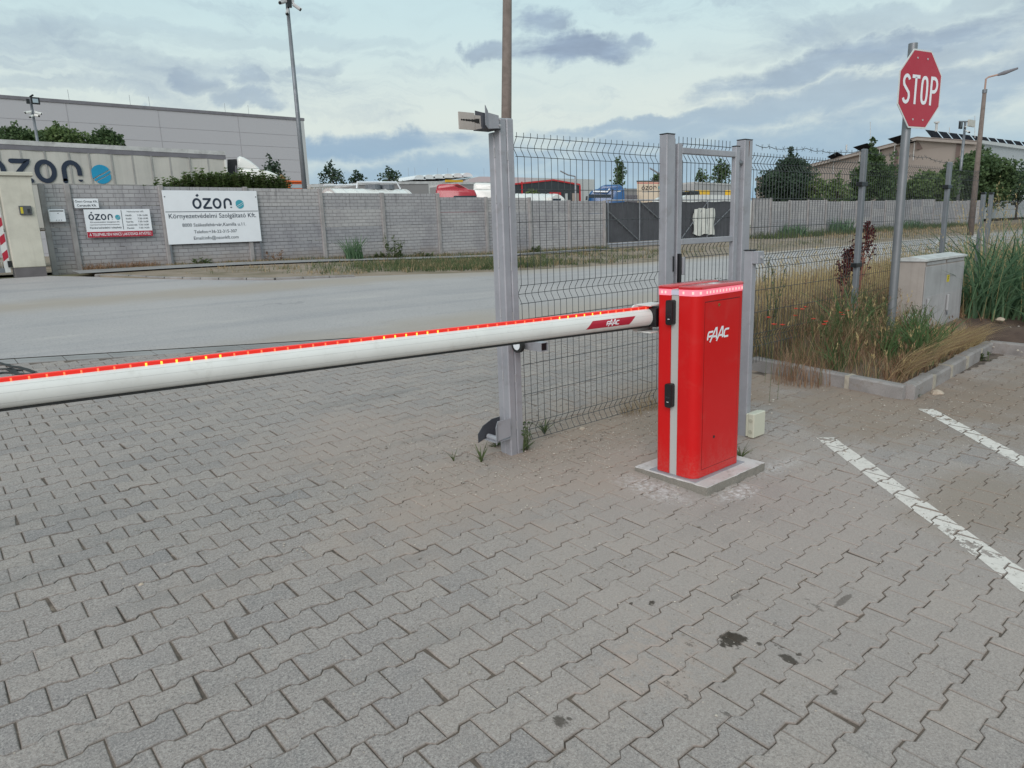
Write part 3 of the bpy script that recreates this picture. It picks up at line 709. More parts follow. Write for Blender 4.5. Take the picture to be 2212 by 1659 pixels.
# ------------------------------------------------------------------ barrier and its slab
zs = zg(3.3, 2.28)
t = thing('concrete_slab', 'rough grey concrete slab under the red barrier', 'slab', (3.315, 2.285, zs))
b = MB(); x0, x1, y0, y1 = SLAB; N = 16
def slab_ring(z, j):
    o = []
    for a, c in (((x0, y0), (x1, y0)), ((x1, y0), (x1, y1)), ((x1, y1), (x0, y1)), ((x0, y1), (x0, y0))):
        for i in range(N): o.append((a[0] + (c[0] - a[0]) * i / N + rnd.gauss(0, j), a[1] + (c[1] - a[1]) * i / N + rnd.gauss(0, j), zg(a[0], a[1]) * .0 + z + rnd.gauss(0, j * .5)))
    return o
r0, r1, r2 = slab_ring(zs - .06, .003), slab_ring(zs + .034, .0016), slab_ring(zs + .038, .0012)
b.add(r0 + r1, [(i, (i + 1) % 64, 64 + (i + 1) % 64, 64 + i) for i in range(64)]); b.build('side', K['concrete'], t)
b = MB(); b.add(r1 + [(3.315 + (p[0] - 3.315) * .994, 2.285 + (p[1] - 2.285) * .994, p[2]) for p in r2], [(i, (i + 1) % 64, 64 + (i + 1) % 64, 64 + i) for i in range(64)] + [tuple(range(64, 128))]); b.build('top', K['slabtop'], t)
zb = zs + .038
BX0, BX1, BY0, BY1, BZ = 3.062, 3.492, 2.142, 2.402, 1.185
bar = thing('barrier', 'red parking barrier cabinet with a lowered white boom and lit red LED strips', 'barrier', (3.277, 2.272, zb))
b = MB(); b.box(BX0 - .02, BX1 + .03, BY0 - .02, BY1 + .03, zb, zb + .004); b.build('base_plate', K['galv'], bar)
def rshell(xa, xb, ya, yb, r0, r1):
    "outline: square at the grey profile, rounded at the outer long side"
    front = ya < yb
    o = []
    if r0: o += [(xa, yb)] + [(xa + r0 - r0 * math.cos(R_(a)), ya + r0 - r0 * math.sin(R_(a))) for a in range(0, 91, 10)] + [(xb - r1 + r1 * math.sin(R_(a)), ya + r1 - r1 * math.cos(R_(a))) for a in range(0, 91, 15)] + [(xb, yb)]
    return o
GY0, GY1 = 2.262, 2.312                         # grey profile in the middle
front = rshell(BX0, BX1, BY0, GY0 - .001, .055, .03)
back = [(x, GY0 + GY1 - y) for x, y in rshell(BX0, BX1, GY0 + GY1 - BY1, GY0 - .001, .02, .02)][::-1]
LZ0, LZ1 = BZ - .052, BZ - .018                 # light band
for nm, ol in (('front_shell', front), ('rear_shell', back)):
    b = MB(); b.prism(ol, 'z', zb + .006, LZ0); b.build(nm, K['red'], bar, autosmooth=35)
b = MB(); b.box(BX0 + .006, BX1 - .006, GY0, GY1, zb + .004, LZ1 - .002); b.build('centre_profile', K['grey_profile'], bar)
def inset(ol, k):
    cx = sum(p[0] for p in ol) / len(ol); cy = sum(p[1] for p in ol) / len(ol)
    return [(x + (1 if x < cx else -1) * k, y + (1 if y < cy else -1) * k * .6) for x, y in ol]
for nm, ol in (('front', front), ('rear', back)):
    lb = MB(); lb.prism(inset(ol, -.001), 'z', LZ0 + .001, LZ1); band = lb.build('light_band', K['ledband'], bar, autosmooth=35)
    lid = MB(); o2 = inset(ol, -.004); o3 = inset(ol, .006); n = len(ol)
    zz = [LZ1 + .001, LZ1 + .012, BZ]; rings = [[(p[0], p[1], z) for p in q] for q, z in ((o2, zz[0]), (o2, zz[1]), (o3, zz[2]))]
    lid.add(sum(rings, []), [tuple(range(n))[::-1], tuple(range(2 * n, 3 * n))] + [(j * n + i, j * n + (i + 1) % n, (j + 1) * n + (i + 1) % n, (j + 1) * n + i) for j in range(2) for i in range(n)])
    lid.build('lid', K['redlid'], bar, autosmooth=50)
    zc = (LZ0 + LZ1) / 2
    spots = []
    if nm == 'front':
        spots = [((BX0 - .002, GY0 - .030), (-1, 0))] + [((BX0 + .055 - .057 * math.cos(R_(a)), BY0 + .055 - .057 * math.sin(R_(a))), (-math.cos(R_(a)), -math.sin(R_(a)))) for a in (22, 62)]
        spots += [((BX0 + .075 + .0295 * i, BY0 - .002), (0, -1)) for i in range(12)]
    else:
        spots = [((BX0 - .002, BY1 - .032), (-1, 0)), ((BX0 - .002, BY1 - .055), (-1, 0)), ((BX0 + .006, BY1 - .006), (-.7, .7))]
    for (p, nv) in spots:
        tx, ty = -nv[1], nv[0]; q = MB(); w = .0058
        q.add([(p[0] + tx * sx * w, p[1] + ty * sx * w, zc + sz * .0072) for sx, sz in ((-1, -1), (1, -1), (1, 1), (-1, 1))], [(0, 1, 2, 3)]); q.build('led', K['led'], band)
b = MB(); b.box(BX0 + .001, BX1 - .001, GY0 - .0005, GY1 + .0005, LZ0 + .004, LZ1 - .006); b.build('band_bridge', K['bandclear'], bar)
b = MB(); b.box(3.25, 3.31, 2.175, 2.215, BZ, BZ + .0015); b.build('nameplate', K['signwhite'], bar)
# door in the front shell: a flush leaf with a dark gap round it, lock and key hole
b = MB(); dx0, dx1, dz0, dz1 = BX0 + .062, BX1 - .045, zb + .05, LZ0 - .035; e = .0022
for q in ((dx0, dx1, dz1, dz1 + e * 2.2), (dx0, dx1, dz0 - e, dz0), (dx0 - e, dx0, dz0 - e, dz1 + e), (dx1, dx1 + e, dz0 - e, dz1 + e)): b.box(q[0], q[1], BY0 - .0006, BY0 + .004, q[2], q[3])
K['reddark'] = mat('red_gap', (.16, .006, .006), .7); b.build('door_gap', K['reddark'], bar)
b = MB(); b.box(dx0 + .001, dx1 - .001, BY0 - .0016, BY0 + .003, dz0 + .001, dz1 - .001); door = b.build('door', K['red'], bar)
lx, lz = 3.245, BZ - .108
b = MB(); b.tube([(lx, BY0 - .0045, lz), (lx, BY0, lz)], .0085, 14); b.build('lock', K['brass'], door)
b = MB(); b.box(lx - .006, lx + .006, BY0 - .0052, BY0 - .0046, lz - .001, lz + .001); b.build('key_slot', K['black'], door)
lx, lz = 3.232, .352
b = MB(); b.tube([(lx, BY0 - .0026, lz), (lx, BY0, lz)], .009, 14); b.build('key_hole', K['black'], door)
LM = plane_M((3.148, BY0 - .0022, .900), FRONT_X, FRONT_Y)
b = MB(); red_logo(b, lambda x, y: LM @ Vector((x * .195, y * .165, .0008)), .062); b.build('emblem', K['boardwhite'], door)
# two black photocells on the left face
for zc in (1.045, .592):
    b = MB(); yc = 2.305; w, h = .021, .066
    o = [(yc + sx * (w - .010) + .010 * math.cos(R_(a)), zc + sz * (h - .012) + .012 * math.sin(R_(a))) for sx, sz, a0 in ((1, 1, 0), (-1, 1, 90), (-1, -1, 180), (1, -1, 270)) for a in range(a0, a0 + 91, 18)]
    b.prism(o, 'x', BX0 - .028, BX0 + .006); sn = b.build('photocell', K['black'], bar, autosmooth=40)
    b = MB(); b.box(BX0 - .0292, BX0 - .028, yc - .014, yc + .014, zc - .012, zc - .004); b.build('lens', K['glass'], sn)
    b = MB(); b.box(BX0 - .0295, BX0 - .0285, yc - .006, yc + .006, zc - .036, zc - .033); b.build('print_mark', K['boardwhite'], sn)
# boom with its fork
BA = Vector((3.075, 2.462, 1.009)); BD = Vector((-.9866, .163, 0)).normalized(); BN = Vector((BD.y, -BD.x, 0)) * 1.0
if BN.y > 0: BN = -BN                           # BN looks towards the yard
BR = .0475; BLEN = 4.1
def bp(a, ang, r=BR): return BA + BD * a + BN * (math.cos(R_(ang)) * r * .80) + Vector((0, 0, math.sin(R_(ang)) * r))
boomb = MB(); segs = 28; v = []; f = []
for j, a in enumerate((0.0, BLEN)):
    for k in range(segs): v.append(bp(a, 360 * k / segs))
f = [(k, (k + 1) % segs, segs + (k + 1) % segs, segs + k) for k in range(segs)] + [tuple(range(segs))[::-1], tuple(range(segs, 2 * segs))]
boomb.add(v, f); boom = boomb.build('boom', K['white'], bar, autosmooth=30)
b = MB()
for ang in (14, -30, 46):
    b.add([bp(0, ang - .5, BR + .0004), bp(BLEN, ang - .5, BR + .0004), bp(BLEN, ang + .5, BR + .0004), bp(0, ang + .5, BR + .0004)], [(0, 1, 2, 3)])
b.build('groove', mat('groove', (.48, .47, .45), .6), boom)
def rail(z0, z1, w, name, mt):
    q = MB(); o = []
    for a in (0.0, BLEN):
        for sx, z in ((-1, z0), (1, z0), (1, z1 - .003), (.6, z1), (-.6, z1), (-1, z1 - .003)): p = BA + BD * a + BN * (sx * w); o.append((p.x, p.y, p.z + z))
    q.add(o, [(k, (k + 1) % 6, 6 + (k + 1) % 6, 6 + k) for k in range(6)] + [tuple(range(6))[::-1], tuple(range(6, 12))]); return q.build(name, mt, boom)
rail(BR - .006, BR + .013, .0105, 'light_strip', K['strip']); rail(-BR - .008, -BR + .004, .011, 'rubber_edge', K['rubber'])
hot, dim = MB(), MB(); a = .04; i = 0
while a < BLEN:
    grp = (i // 6) % 3; bb = hot if grp == 1 else dim
    w = .0036 if grp == 1 else .0028
    p0 = BA + BD * (a - w) + BN * .0110; p1 = BA + BD * (a + w) + BN * .0110; z = BA.z + BR
    if BA.x + BD.x * a > -.35:
        bb = MB(); bb.add([(p0.x, p0.y, z - .003), (p1.x, p1.y, z - .003), (p1.x, p1.y, z + .009), (p0.x, p0.y, z + .009)], [(0, 1, 2, 3)]); bb.build('led', K['ledhot'] if grp == 1 else K['leddim'], boom)
    a += .052; i += 1
# red label wrapped on the boom (slanted ends) with its white letters
def lab(x, y): return bp(.465 - x * .33, -2 + (y - .5) * 50, BR + .0007)      # x 0..1 to the right, y 0..1 up
b = MB(); o = []
for j in range(7):
    y = j / 6; o += [lab(.0 + .13 * y * 0 + (.0 + .13 * y), y), lab(.87 + .13 * y, y)]
b.add(o, [(2 * j, 2 * j + 1, 2 * j + 3, 2 * j + 2) for j in range(6)]); b.build('label', K['signred'], boom)
b = MB(); red_logo(b, lambda x, y: bp(.465 - (.40 + x * .25) * .33, -2 + (y * 1.75 + .28 - .5) * 50, BR + .003), .065); b.build('label_emblem', K['boardwhite'], boom)
b = MB(); b.box(3.055, 3.20, 2.407, 2.512, .955, 1.062, .004); b.build('boom_socket', K['black'], bar)
b = MB()                                         # rounded white fork plates behind and under the boom
o = [(2.985 + .03 * (1 - math.cos(R_(a))), 1.048 + .03 * math.sin(R_(a))) for a in range(0, 91, 15)] + [(3.16, 1.078), (3.16, .925), (3.02, .925), (2.985, .945)]
b.prism(o, 'y', 2.512, 2.522); b.box(3.03, 3.16, 2.42, 2.5215, .925, .932); b.box(3.03, 3.16, 2.42, 2.5215, 1.072, 1.079); b.build('boom_fork', K['white'], bar)

# ------------------------------------------------------------------ tall gate post with catchers
PT = 2.118
gpz = zg(2.72, 3.29)
post = thing('gate_post', 'tall double grey steel gate post with steel catchers in front of the road', 'gate post', (2.72, 3.29, gpz))
px0, px1, py0, py1 = 2.660, 2.766, 3.2, 3.306
mx, my = (px0 + px1) / 2, (py0 + py1) / 2
for i, (xa, xb, ya, yb, dzt) in enumerate(((px0, mx - .001, py0, my - .001, 0), (mx + .001, px1, py0, my - .001, .002), (px0, mx - .001, my + .001, py1, -.07), (mx + .001, px1, my + .001, py1, .001))):
    b = MB(); b.box(xa, xb, ya, yb, gpz - .1, PT + dzt, .006); b.build('tube', K['galv'], post)
b = MB(); z = .3
while z < PT - .1:                               # weld runs in the seams
    L = rnd.uniform(.25, .42)
    b.box(mx - .0025, mx + .0025, py0 - .0012, py0 + .01, z, z + .05); b.box(px0 - .0012, px0 + .01, my - .0025, my + .0025, z + .02, z + .07); z += L
b.build('weld', K['weld'], post)
# upper catcher: two flared cheeks and a beige pad
def cheek(name, xs, y, z0, z1, flare, mt, th=.005):
    q = MB(); o = []
    for (x, off, a, c) in xs: o.append((x, y + off, a, c))
    v = []
    for (x, yy, a, c) in o: v += [(x, yy, a), (x, yy, c), (x, yy + th, a), (x, yy + th, c)]
    f = []
    for i in range(len(o) - 1):
        k = i * 4; f += [(k, k + 4, k + 5, k + 1), (k + 2, k + 3, k + 7, k + 6), (k + 1, k + 5, k + 7, k + 3), (k, k + 2, k + 6, k + 4)]
    f += [(0, 1, 3, 2), (4 * len(o) - 4, 4 * len(o) - 2, 4 * len(o) - 1, 4 * len(o) - 3)]
    q.add(v, f); return q.build(name, mt, post)
cheek('catcher_cheek', [(2.640, 0, 2.057, 2.124), (2.566, 0, 2.050, 2.134), (2.563, -.002, 2.050, 2.142), (2.538, -.012, 2.066, 2.170)], 3.178, 0, 0, 0, K['galv'])
K['cheekdark'] = mat('catcher_steel_dark', (.07, .072, .085), .6, metal=.3, var=.3)
cheek('catcher_cheek', [(2.700, 0, 2.068, 2.15), (2.62, 0, 2.066, 2.155), (2.585, .02, 2.12, 2.165)], 3.296, 0, 0, 0, K['cheekdark'])
b = MB(); b.box(2.55, 2.658, 3.184, 3.296, 2.052, 2.056); b.build('catcher_floor', K['cheekdark'], post)
b = MB(); b.box(2.458, 2.567, 3.302, 3.31, 2.058, 2.149); b.box(2.572, 2.625, 3.302, 3.31, 2.060, 2.138); pad = b.build('stop_pad', K['beige'], post)
b = MB(); gr = []
for i in range(26):
    x = 2.470 + .13 * i / 25; gr.append((x, .0035 + .011 * (i / 25) ** 2 + rnd.uniform(-.002, .002)))
b.add([(x, 3.3012, 2.108 - w) for x, w in gr] + [(x, 3.3012, 2.108 + w * .9) for x, w in gr], [(i, i + 1, 27 + i, 26 + i) for i in range(25)]); b.build('grease_mark', K['grease'], pad)
b = MB()
for z in (2.072, 2.104): b.tube([(2.645, 3.172, z), (2.645, 3.199, z)], .006, 6)
b.build('bolt', K['weld'], post)
# lower catcher
cheek('catcher_cheek', [(2.645, 0, .272, .386), (2.548, 0, .262, .384), (2.520, -.015, .245, .352)], 3.180, 0, 0, 0, K['galv'])
cheek('catcher_cheek', [(2.70, 0, .25, .372), (2.60, 0, .25, .368), (2.53, .005, .25, .335), (2.495, .01, .235, .29)], 3.300, 0, 0, 0, K['cheekdark'])
b = MB(); b.box(2.53, 2.65, 3.19, 3.295, .25, .256); b.tube([(2.56, 3.19, .268), (2.56, 3.295, .268)], .016, 12); b.build('ramp_roller', K['galv'], post)
# open square tube that points to the yard, with a small wheel
b = MB(); a0, a1, c0, c1, w = 2.745, 2.800, .800, .852, .004
ye = 2.995
for (xa, xb, za, zb_) in ((a0, a1, c0, c0 + w), (a0, a1, c1 - w, c1), (a0, a0 + w, c0 + w, c1 - w), (a1 - w, a1, c0 + w, c1 - w)): b.box(xa, xb, ye, 3.2, za, zb_)
b.build('square_tube', K['galv'], post)
b = MB(); b.box(a0 + w, a1 - w, 3.004, 3.01, c0 + w, c1 - w); b.build('tube_shade_plate', K['black'], post)  # black plate stands in for the shade inside the open tube
b = MB(); b.tube([(2.685, 3.145, .832), (2.71, 3.145, .832)], .046, 20); wh = b.build('wheel', K['rubber'], post, autosmooth=40)
b = MB(); b.tube([(2.683, 3.145, .832), (2.70, 3.145, .832)], .029, 18); b.build('wheel_hub', K['boardwhite'], wh)

# ------------------------------------------------------------------ mesh panels
def mesh_panel(parent, xa, xb, n, z0, z1, nv, rows, vees, name='mesh', r=.0019, spikes=.03, drop=0.0):
    "welded panel: nv uprights from xa to xb; rows = heights of cross wires; vees = heights of the folded ribs"
    b = MB()
    def off(z):
        o = 0.0
        for vz in vees:
            d = abs(z - vz) / .055
            if d < 1: o = max(o, (1 - d) * .036)
        return o
    zsamp = sorted(set([z0, z1] + [vz + k for vz in vees for k in (-.056, -.045, -.012, .012, .045, .056) if z0 < vz + k < z1]))
    for i in range(nv):
        x = xa + (xb - xa) * i / (nv - 1)
        b.tube([(x, n + off(z), z) for z in zsamp], r, 5)
    for z in rows: b.tube([(xa - .015, n + off(z) - r * 1.6, z), ((xa + xb) / 2, n + off(z) - r * 1.6, z + rnd.uniform(-.002, .002)), (xb + .015, n + off(z) - r * 1.6, z)], r * 1.1, 5)
    return b.build(name, K['wire'], parent, smooth=True)
def rows_for(zbot, ztop, vees, st=.2):
    o = []
    for v in vees: o += [v - .055, v, v + .055]
    z = ztop
    for a, c in zip(sorted(vees), sorted(vees)[1:]):
        k = round((c - a - .11) / .2)
        o += [a + .055 + (c - a - .11) * i / k for i in range(1, k)]
    return [z for z in o if zbot < z < ztop]
FN = 3.245
fp = thing('mesh_fence', 'dark wire mesh fence panel between the tall double post and the small gate', 'fence panel', (3.48, FN, zg(3.5, FN)))
V3 = [.245, 1.115, 1.975]
mesh_panel(fp, 2.825, 4.135, FN, .185, 2.055, 25, rows_for(.1, 2.1, V3), V3)
# ------------------------------------------------------------------ small gate: two posts and the leaf
def square_post(name, label, x0, x1, y0, y1, top, mt=K['galv'], cap=K['black'], seam=True):
    t = thing(name, label, 'gate post', ((x0 + x1) / 2, (y0 + y1) / 2, zg(x0, y0)))
    b = MB(); b.box(x0, x1, y0, y1, zg(x0, y0) - .15, top, .005); b.build('tube', mt, t)
    b = MB(); b.box(x0 - .001, x1 + .001, y0 - .001, y1 + .001, top, top + .007, .002); b.build('cap', cap, t)
    return t
gl = square_post('gate_post', 'grey steel post on the hinge-free side of the small mesh gate, lock keep on it', 4.170, 4.264, 3.2, 3.268, 2.116)
b = MB(); b.box(4.266, 4.298, 3.222, 3.262, .1, 2.095, .003); b.build('closing_strip', K['galv'], gl)
b = MB(); b.box(4.250, 4.2625, 3.194, 3.199, 1.165, 1.275); b.build('lock_keep', K['black'], gl)
gr_ = square_post('gate_post', 'grey steel post with a rusty streak where the barbed wire starts', 5.150, 5.262, 3.2, 3.278, 2.128)
b = MB(); b.add([(5.205, 3.1985, 2.12), (5.213, 3.1985, 2.12), (5.211, 3.1985, 2.02), (5.206, 3.1985, 1.99)], [(0, 3, 2, 1)]); b.build('rust_streak', mat('rust', (.16, .06, .025), .9), gr_)
b = MB(); b.tube([(5.142, 3.23, 1.955), (5.10, 3.23, 1.955)], .022, 10); b.tube([(5.12, 3.23, 1.93), (5.12, 3.23, 1.98)], .012, 8); b.build('hinge', K['galvdark'], gr_)
leaf = thing('small_gate', 'narrow grey framed mesh gate behind the red barrier', 'gate', (4.72, 3.25, zg(4.7, 3.25)))
fy0, fy1 = 3.215, 3.255
b = MB(); b.box(4.318, 4.372, fy0, fy1, .2, 2.062, .004); b.build('stile', K['galv'], leaf)
b = MB(); b.box(5.052, 5.108, fy0, fy1, .2, 2.075, .004); b.build('stile', K['galv'], leaf)
b = MB(); b.box(5.05, 5.11, fy0 - .001, fy1 + .001, 2.075, 2.081); b.build('stile_cap', K['black'], leaf)
for z, nm in ((1.995, 'top_rail'), (1.352, 'middle_rail'), (.22, 'bottom_rail')):
    b = MB(); b.box(4.373, 5.051, fy0 + .001, fy1 - .001, z, z + .042, .003); b.build(nm, K['galv'], leaf)
V4 = [.36, 1.31, 2.005]
mesh_panel(leaf, 4.395, 5.045, 3.268, .24, 2.118, 14, [2.07, 1.94, 1.74, 1.54, 1.365, 1.255, 1.05, .85, .65, .45], V4, r=.0024)
b = MB(); b.box(4.322, 4.346, 3.188, 3.214, 1.005, 1.29, .003); lk = b.build('lock_case', K['black'], leaf)
b = MB(); b.box(4.349, 4.378, 3.18, 3.21, 1.135, 1.262, .004); b.build('handle_plate', K['galv'], leaf)
# ------------------------------------------------------------------ short service post with key switch and junction box
sp = thing('service_post', 'waist-high grey steel post with a key switch right beside the red barrier', 'post', (4.087, 2.48, zg(4.05, 2.5)))
b = MB(); b.box(4.062, 4.112, 2.447, 2.507, zg(4, 2.5) - .1, 1.322, .004); b.build('tube', K['galv'], sp)
b = MB(); b.box(4.060, 4.114, 2.445, 2.509, 1.322, 1.328); b.build('cap', K['black'], sp)
b = MB(); b.box(4.062, 4.135, 2.408, 2.4465, 1.240, 1.318, .003); ks = b.build('key_switch', K['galv'], sp)
b = MB(); b.tube([(4.100, 2.400, 1.28), (4.100, 2.408, 1.28)], .010, 12); b.build('key_barrel', K['weld'], ks)
jb = thing('junction_box', 'small cream plastic junction box low down on the service post', 'electrical box', (4.15, 2.45, .2))
b = MB(); b.box(4.052, 4.190, 2.428, 2.4465, .112, .268, .005); b.build('body', K['junction'], jb)
b = MB(); b.box(4.050, 4.192, 2.384, 2.4275, .108, .272, .005); ld = b.build('lid', K['junction'], jb)
b = MB()
for z in (.15, .225): b.tube([(4.046, 2.406, z), (4.0499, 2.406, z)], .013, 12)
b.build('gland', mat('cream_dark', (.45, .43, .34), .6), ld)
b = MB(); b.tube([(4.08, 2.43, .112), (4.082, 2.43, .09), (4.085, 2.432, .03)], .013, 8); b.build('conduit', K['black'], jb)
# ------------------------------------------------------------------ fence to the right
fence = thing('mesh_fence', 'dark wire mesh fence with grey posts and barbed wire along the grass', 'fence', (8.0, 3.23, zg(8, 3.2)))
V5 = [.72, 1.30, 1.965]
zbR = .27
VR = [.50, 1.17, 1.965]
mesh_panel(fence, 5.31, 7.20, FN, .3, 2.045, 39, rows_for(.2, 2.1, VR), VR, r=.0024)
mesh_panel(fence, 7.34, 9.44, FN, .3, 2.045, 43, rows_for(.2, 2.1, VR), VR)
mesh_panel(fence, 9.58, 10.66, FN, .3, 2.03, 22, rows_for(.2, 2.1, VR), VR)
for x in (7.255, 9.50):
    b = MB(); b.box(x - .032, x + .032, 3.185, 3.232, .1, 2.15 if x < 8 else 2.10, .008); b.build('post', K['galvdark'], fence)
    for z in (1.80, 1.02):
        b = MB(); b.box(x - .075, x + .062, 3.178, 3.236, z, z + .042, .004); b.build('clamp', K['black'], fence)
def barbed(pts, parent):
    b = MB(); P = [Vector(p) for p in pts]; fine_ = []
    for a, c in zip(P, P[1:]):
        for i in range(14): fine_.append(a.lerp(c, i / 14) + Vector((0, 0, -.012 * math.sin(math.pi * i / 14) + rnd.gauss(0, .0015))))
    fine_.append(P[-1]); b.tube(fine_, .0026, 5)
    acc = 0
    for a, c in zip(fine_, fine_[1:]):
        acc += (c - a).length
        if acc > .105:
            acc = 0
            for _ in range(2):
                d = Vector((rnd.gauss(0, .4), rnd.gauss(0, .5), rnd.choice((-1, 1)))).normalized() * .026; e = Vector((rnd.uniform(-.012, .012), 0, 0)); b.tube([a - d + e, a + e, a + d * .9 + e], .0015, 4)
    return b.build('barbed_wire', K['wire'], parent)
B1 = [at(u, v, 3.22) for u, v in ((1633, 313), (1663, 317), (1700, 321), (1742, 320), (1775, 326), (1812, 328), (1868, 324))]
barbed(B1, fence); barbed([at(u, v, 3.22) for u, v in ((1874, 330), (1935, 334), (1970, 337), (2000, 339), (2048, 352))], fence)
f2 = thing('mesh_fence', 'lower wire mesh fence of the next yard with two dark capped posts', 'fence', (11.5, 3.2, zg(11.5, 3.2)))
for x in (10.72, 11.02):
    b = MB(); b.box(x - .032, x + .032, 3.17, 3.215, .1, 1.74, .006); pp = b.build('post', K['galvdark'], f2)
    b = MB(); b.box(x - .034, x + .034, 3.168, 3.217, 1.7405, 1.765, .004); b.build('post_cap', K['black'], pp)
mesh_panel(f2, 11.12, 13.1, 3.2, .3, 1.66, 40, rows_for(.2, 1.8, [.45, 1.60]), [.45, 1.60])
mesh_panel(f2, 13.2, 16.0, 3.2, .3, 1.66, 56, rows_for(.2, 1.8, [.45, 1.60]), [.45, 1.60])
# ------------------------------------------------------------------ stop sign
ss_ = thing('stop_sign', 'red octagonal stop sign on a round grey pole in the dry grass', 'road sign', (7.25, 2.84, zg(7.25, 2.84)))
ang = R_(-11.5); ux = Vector((math.cos(ang), math.sin(ang), 0)); un = Vector((math.sin(ang), -math.cos(ang), 0))
SB = Vector((7.25, 2.84, 0)); 
lean = Vector((0.0, 0.0, 1.0))
b = MB(); b.tube([(7.25, 2.84, .12), (7.25, 2.84, 3.02)], .0385, 20); b.tube([(7.25, 2.84, 3.02), (7.25, 2.84, 3.005)], .034, 20); b.build('pole', K['galvpole'], ss_, autosmooth=40)
sc = SB + ux * .070 + un * .055 + Vector((0, 0, 2.625)); SM = plane_M(sc, ux, (0, 0, 1))
RO = .336
def octo(r): return [(.94 * r / math.cos(R_(22.5)) * math.cos(R_(22.5 + 45 * k)), r / math.cos(R_(22.5)) * math.sin(R_(22.5 + 45 * k))) for k in range(8)]
b = MB(); b.M = SM; b.prism(octo(RO), 'z', -.006, 0); b.M = None; pl = b.build('plate', K['signwhite'], ss_)
b = MB(); b.M = SM; b.add([(x, y, .0012) for x, y in octo(RO - .0135)], [tuple(range(8))]); b.M = None; b.build('red_field', K['signred'], pl)
b = MB(); mp = lambda x, y: SM @ Vector((x, y, .0026))
LH = .115; lw = .030
def st_(p, **k): stroke(b, p, lw, mp, caps=False, **k)
yy = -.005
x = -.205; st_(arc(x, yy + .062, .043, .05, 20, 180, 10) + [(x - .036, yy + .035), (x + .036, yy - .03)] + arc(x, yy - .062, .043, .05, 20, -160, 10))
x = -.07; st_([(x, yy + .11), (x, yy - .125)]); st_([(x - .058, yy + .110), (x + .058, yy + .110)])
x = .063; stroke(b, [(x + .04 * c, yy + .108 * s_) for c, s_ in [(math.copysign(abs(math.cos(R_(a))) ** .7, math.cos(R_(a))), math.copysign(abs(math.sin(R_(a))) ** .62, math.sin(R_(a)))) for a in range(0, 360, 12)]], lw, mp, closed=True)
x = .165; st_([(x, yy - .125), (x, yy + .11), (x + .04, yy + .11)] + arc(x + .04, yy + .052, .048, .058, 90, -90, 12) + [(x + .016, yy - .006)])
b.build('lettering', K['boardwhite'], pl)
b = MB(); b.M = SM
for x in (-.075, .075):
    for y in (-.262, .262): b.tube([(x, y, .001), (x, y, .005)], .009, 10)
b.M = None; b.build('bolt', K['weld'], pl)
b = MB(); b.M = SM
for y in (-.25, .25): b.box(-.13, .02, y - .02, y + .02, -.045, -.0065)
b.M = None; b.build('bracket', K['galvdark'], ss_)
# ------------------------------------------------------------------ grey distribution cabinet
cb = thing('utility_cabinet', 'weathered grey two-door distribution cabinet standing in the grass by the fence', 'utility cabinet', (8.55, 3.0, .2))
cx0, cx1, cy0, cy1, cz0, cz1 = 7.99, 9.12, 2.83, 3.165, .05, 1.065
b = MB(); b.box(cx0, cx1, cy0 + .012, cy1, cz0, cz1 - .03, .004); b.build('body', K['cabinetside'], cb)
b = MB(); o = [(cy0 - .012, cz1 - .028), (cy1 + .012, cz1 - .028), (cy1 + .012, cz1 - .008), ((cy0 + cy1) / 2, cz1 + .02), (cy0 - .012, cz1 - .008)]; b.prism(o, 'x', cx0 - .014, cx1 + .014); b.build('roof', K['cabroof'], cb)
xm = (cx0 + cx1) / 2
for xa, xb, hxp in ((cx0 + .012, xm - .003, cx0 + .07), (xm + .003, cx1 - .012, xm + .07)):
    b = MB(); b.box(xa, xb, cy0, cy0 + .011, cz0 + .26, cz1 - .085, .003); N = 16
    for i in range(N):                           # ribs of the lower half
        w = (xb - xa - .05) / N; xx = xa + .03 + i * w; b.box(xx, xx + w * .55, cy0 - .0035, cy0, cz0 + .28, cz0 + .62)
    d = b.build('door', K['cabinet'], cb)
    b = MB(); b.box(hxp, hxp + .035, cy0 - .03, cy0 - .004, cz0 + .42, cz0 + .60, .008); h_ = b.build('handle', K['cabinet'], d)
    b = MB(); b.tube([(hxp + .018, cy0 - .02, cz0 + .415), (hxp + .022, cy0 - .025, cz0 + .375)], .009, 6); b.build('padlock', K['galvdark'], d)
    b = MB(); b.box(xa + .02, xb - .02, cy0 + .002, cy0 + .011, cz1 - .07, cz1 - .04, .002); b.build('vent_strip', K['cabinet'], cb)
b = MB(); b.box(cx0, cx1, cy0 + .001, cy0 + .0118, cz0 + .15, cz0 + .255); b.build('plinth', K['cabinetside'], cb)
b = MB(); b.box(8.605, 8.675, cy0 - .0022, cy0 - .0002, .785, .86); stk = b.build('sticker', K['sticker'], cb)
b = MB(); M_ = plane_M((8.64, cy0 - .0024, .802), FRONT_X, FRONT_Y)
stroke(b, [(-.01, 0), (-.01, .04), (.016, .04)], .006, lambda x, y: M_ @ Vector((x, y, .0006)), caps=False); stroke(b, [(-.007, .02), (.012, .02)], .006, lambda x, y: M_ @ Vector((x, y, .0006)), caps=False); b.build('sticker_mark', K['inkblack'], stk)
wb_ = thing('meter_box', 'small white plastic box low in the grass between the pole and the grey cabinet', 'electrical box', (7.87, 2.93, .4))
b = MB(); b.box(7.80, 7.95, 2.86, 2.95, .30, .50, .008); b.build('body', K['signwhite'], wb_)
b = MB(); b.box(7.81, 7.94, 2.852, 2.86, .32, .48, .003); b.build('lid', K['signwhite'], wb_)
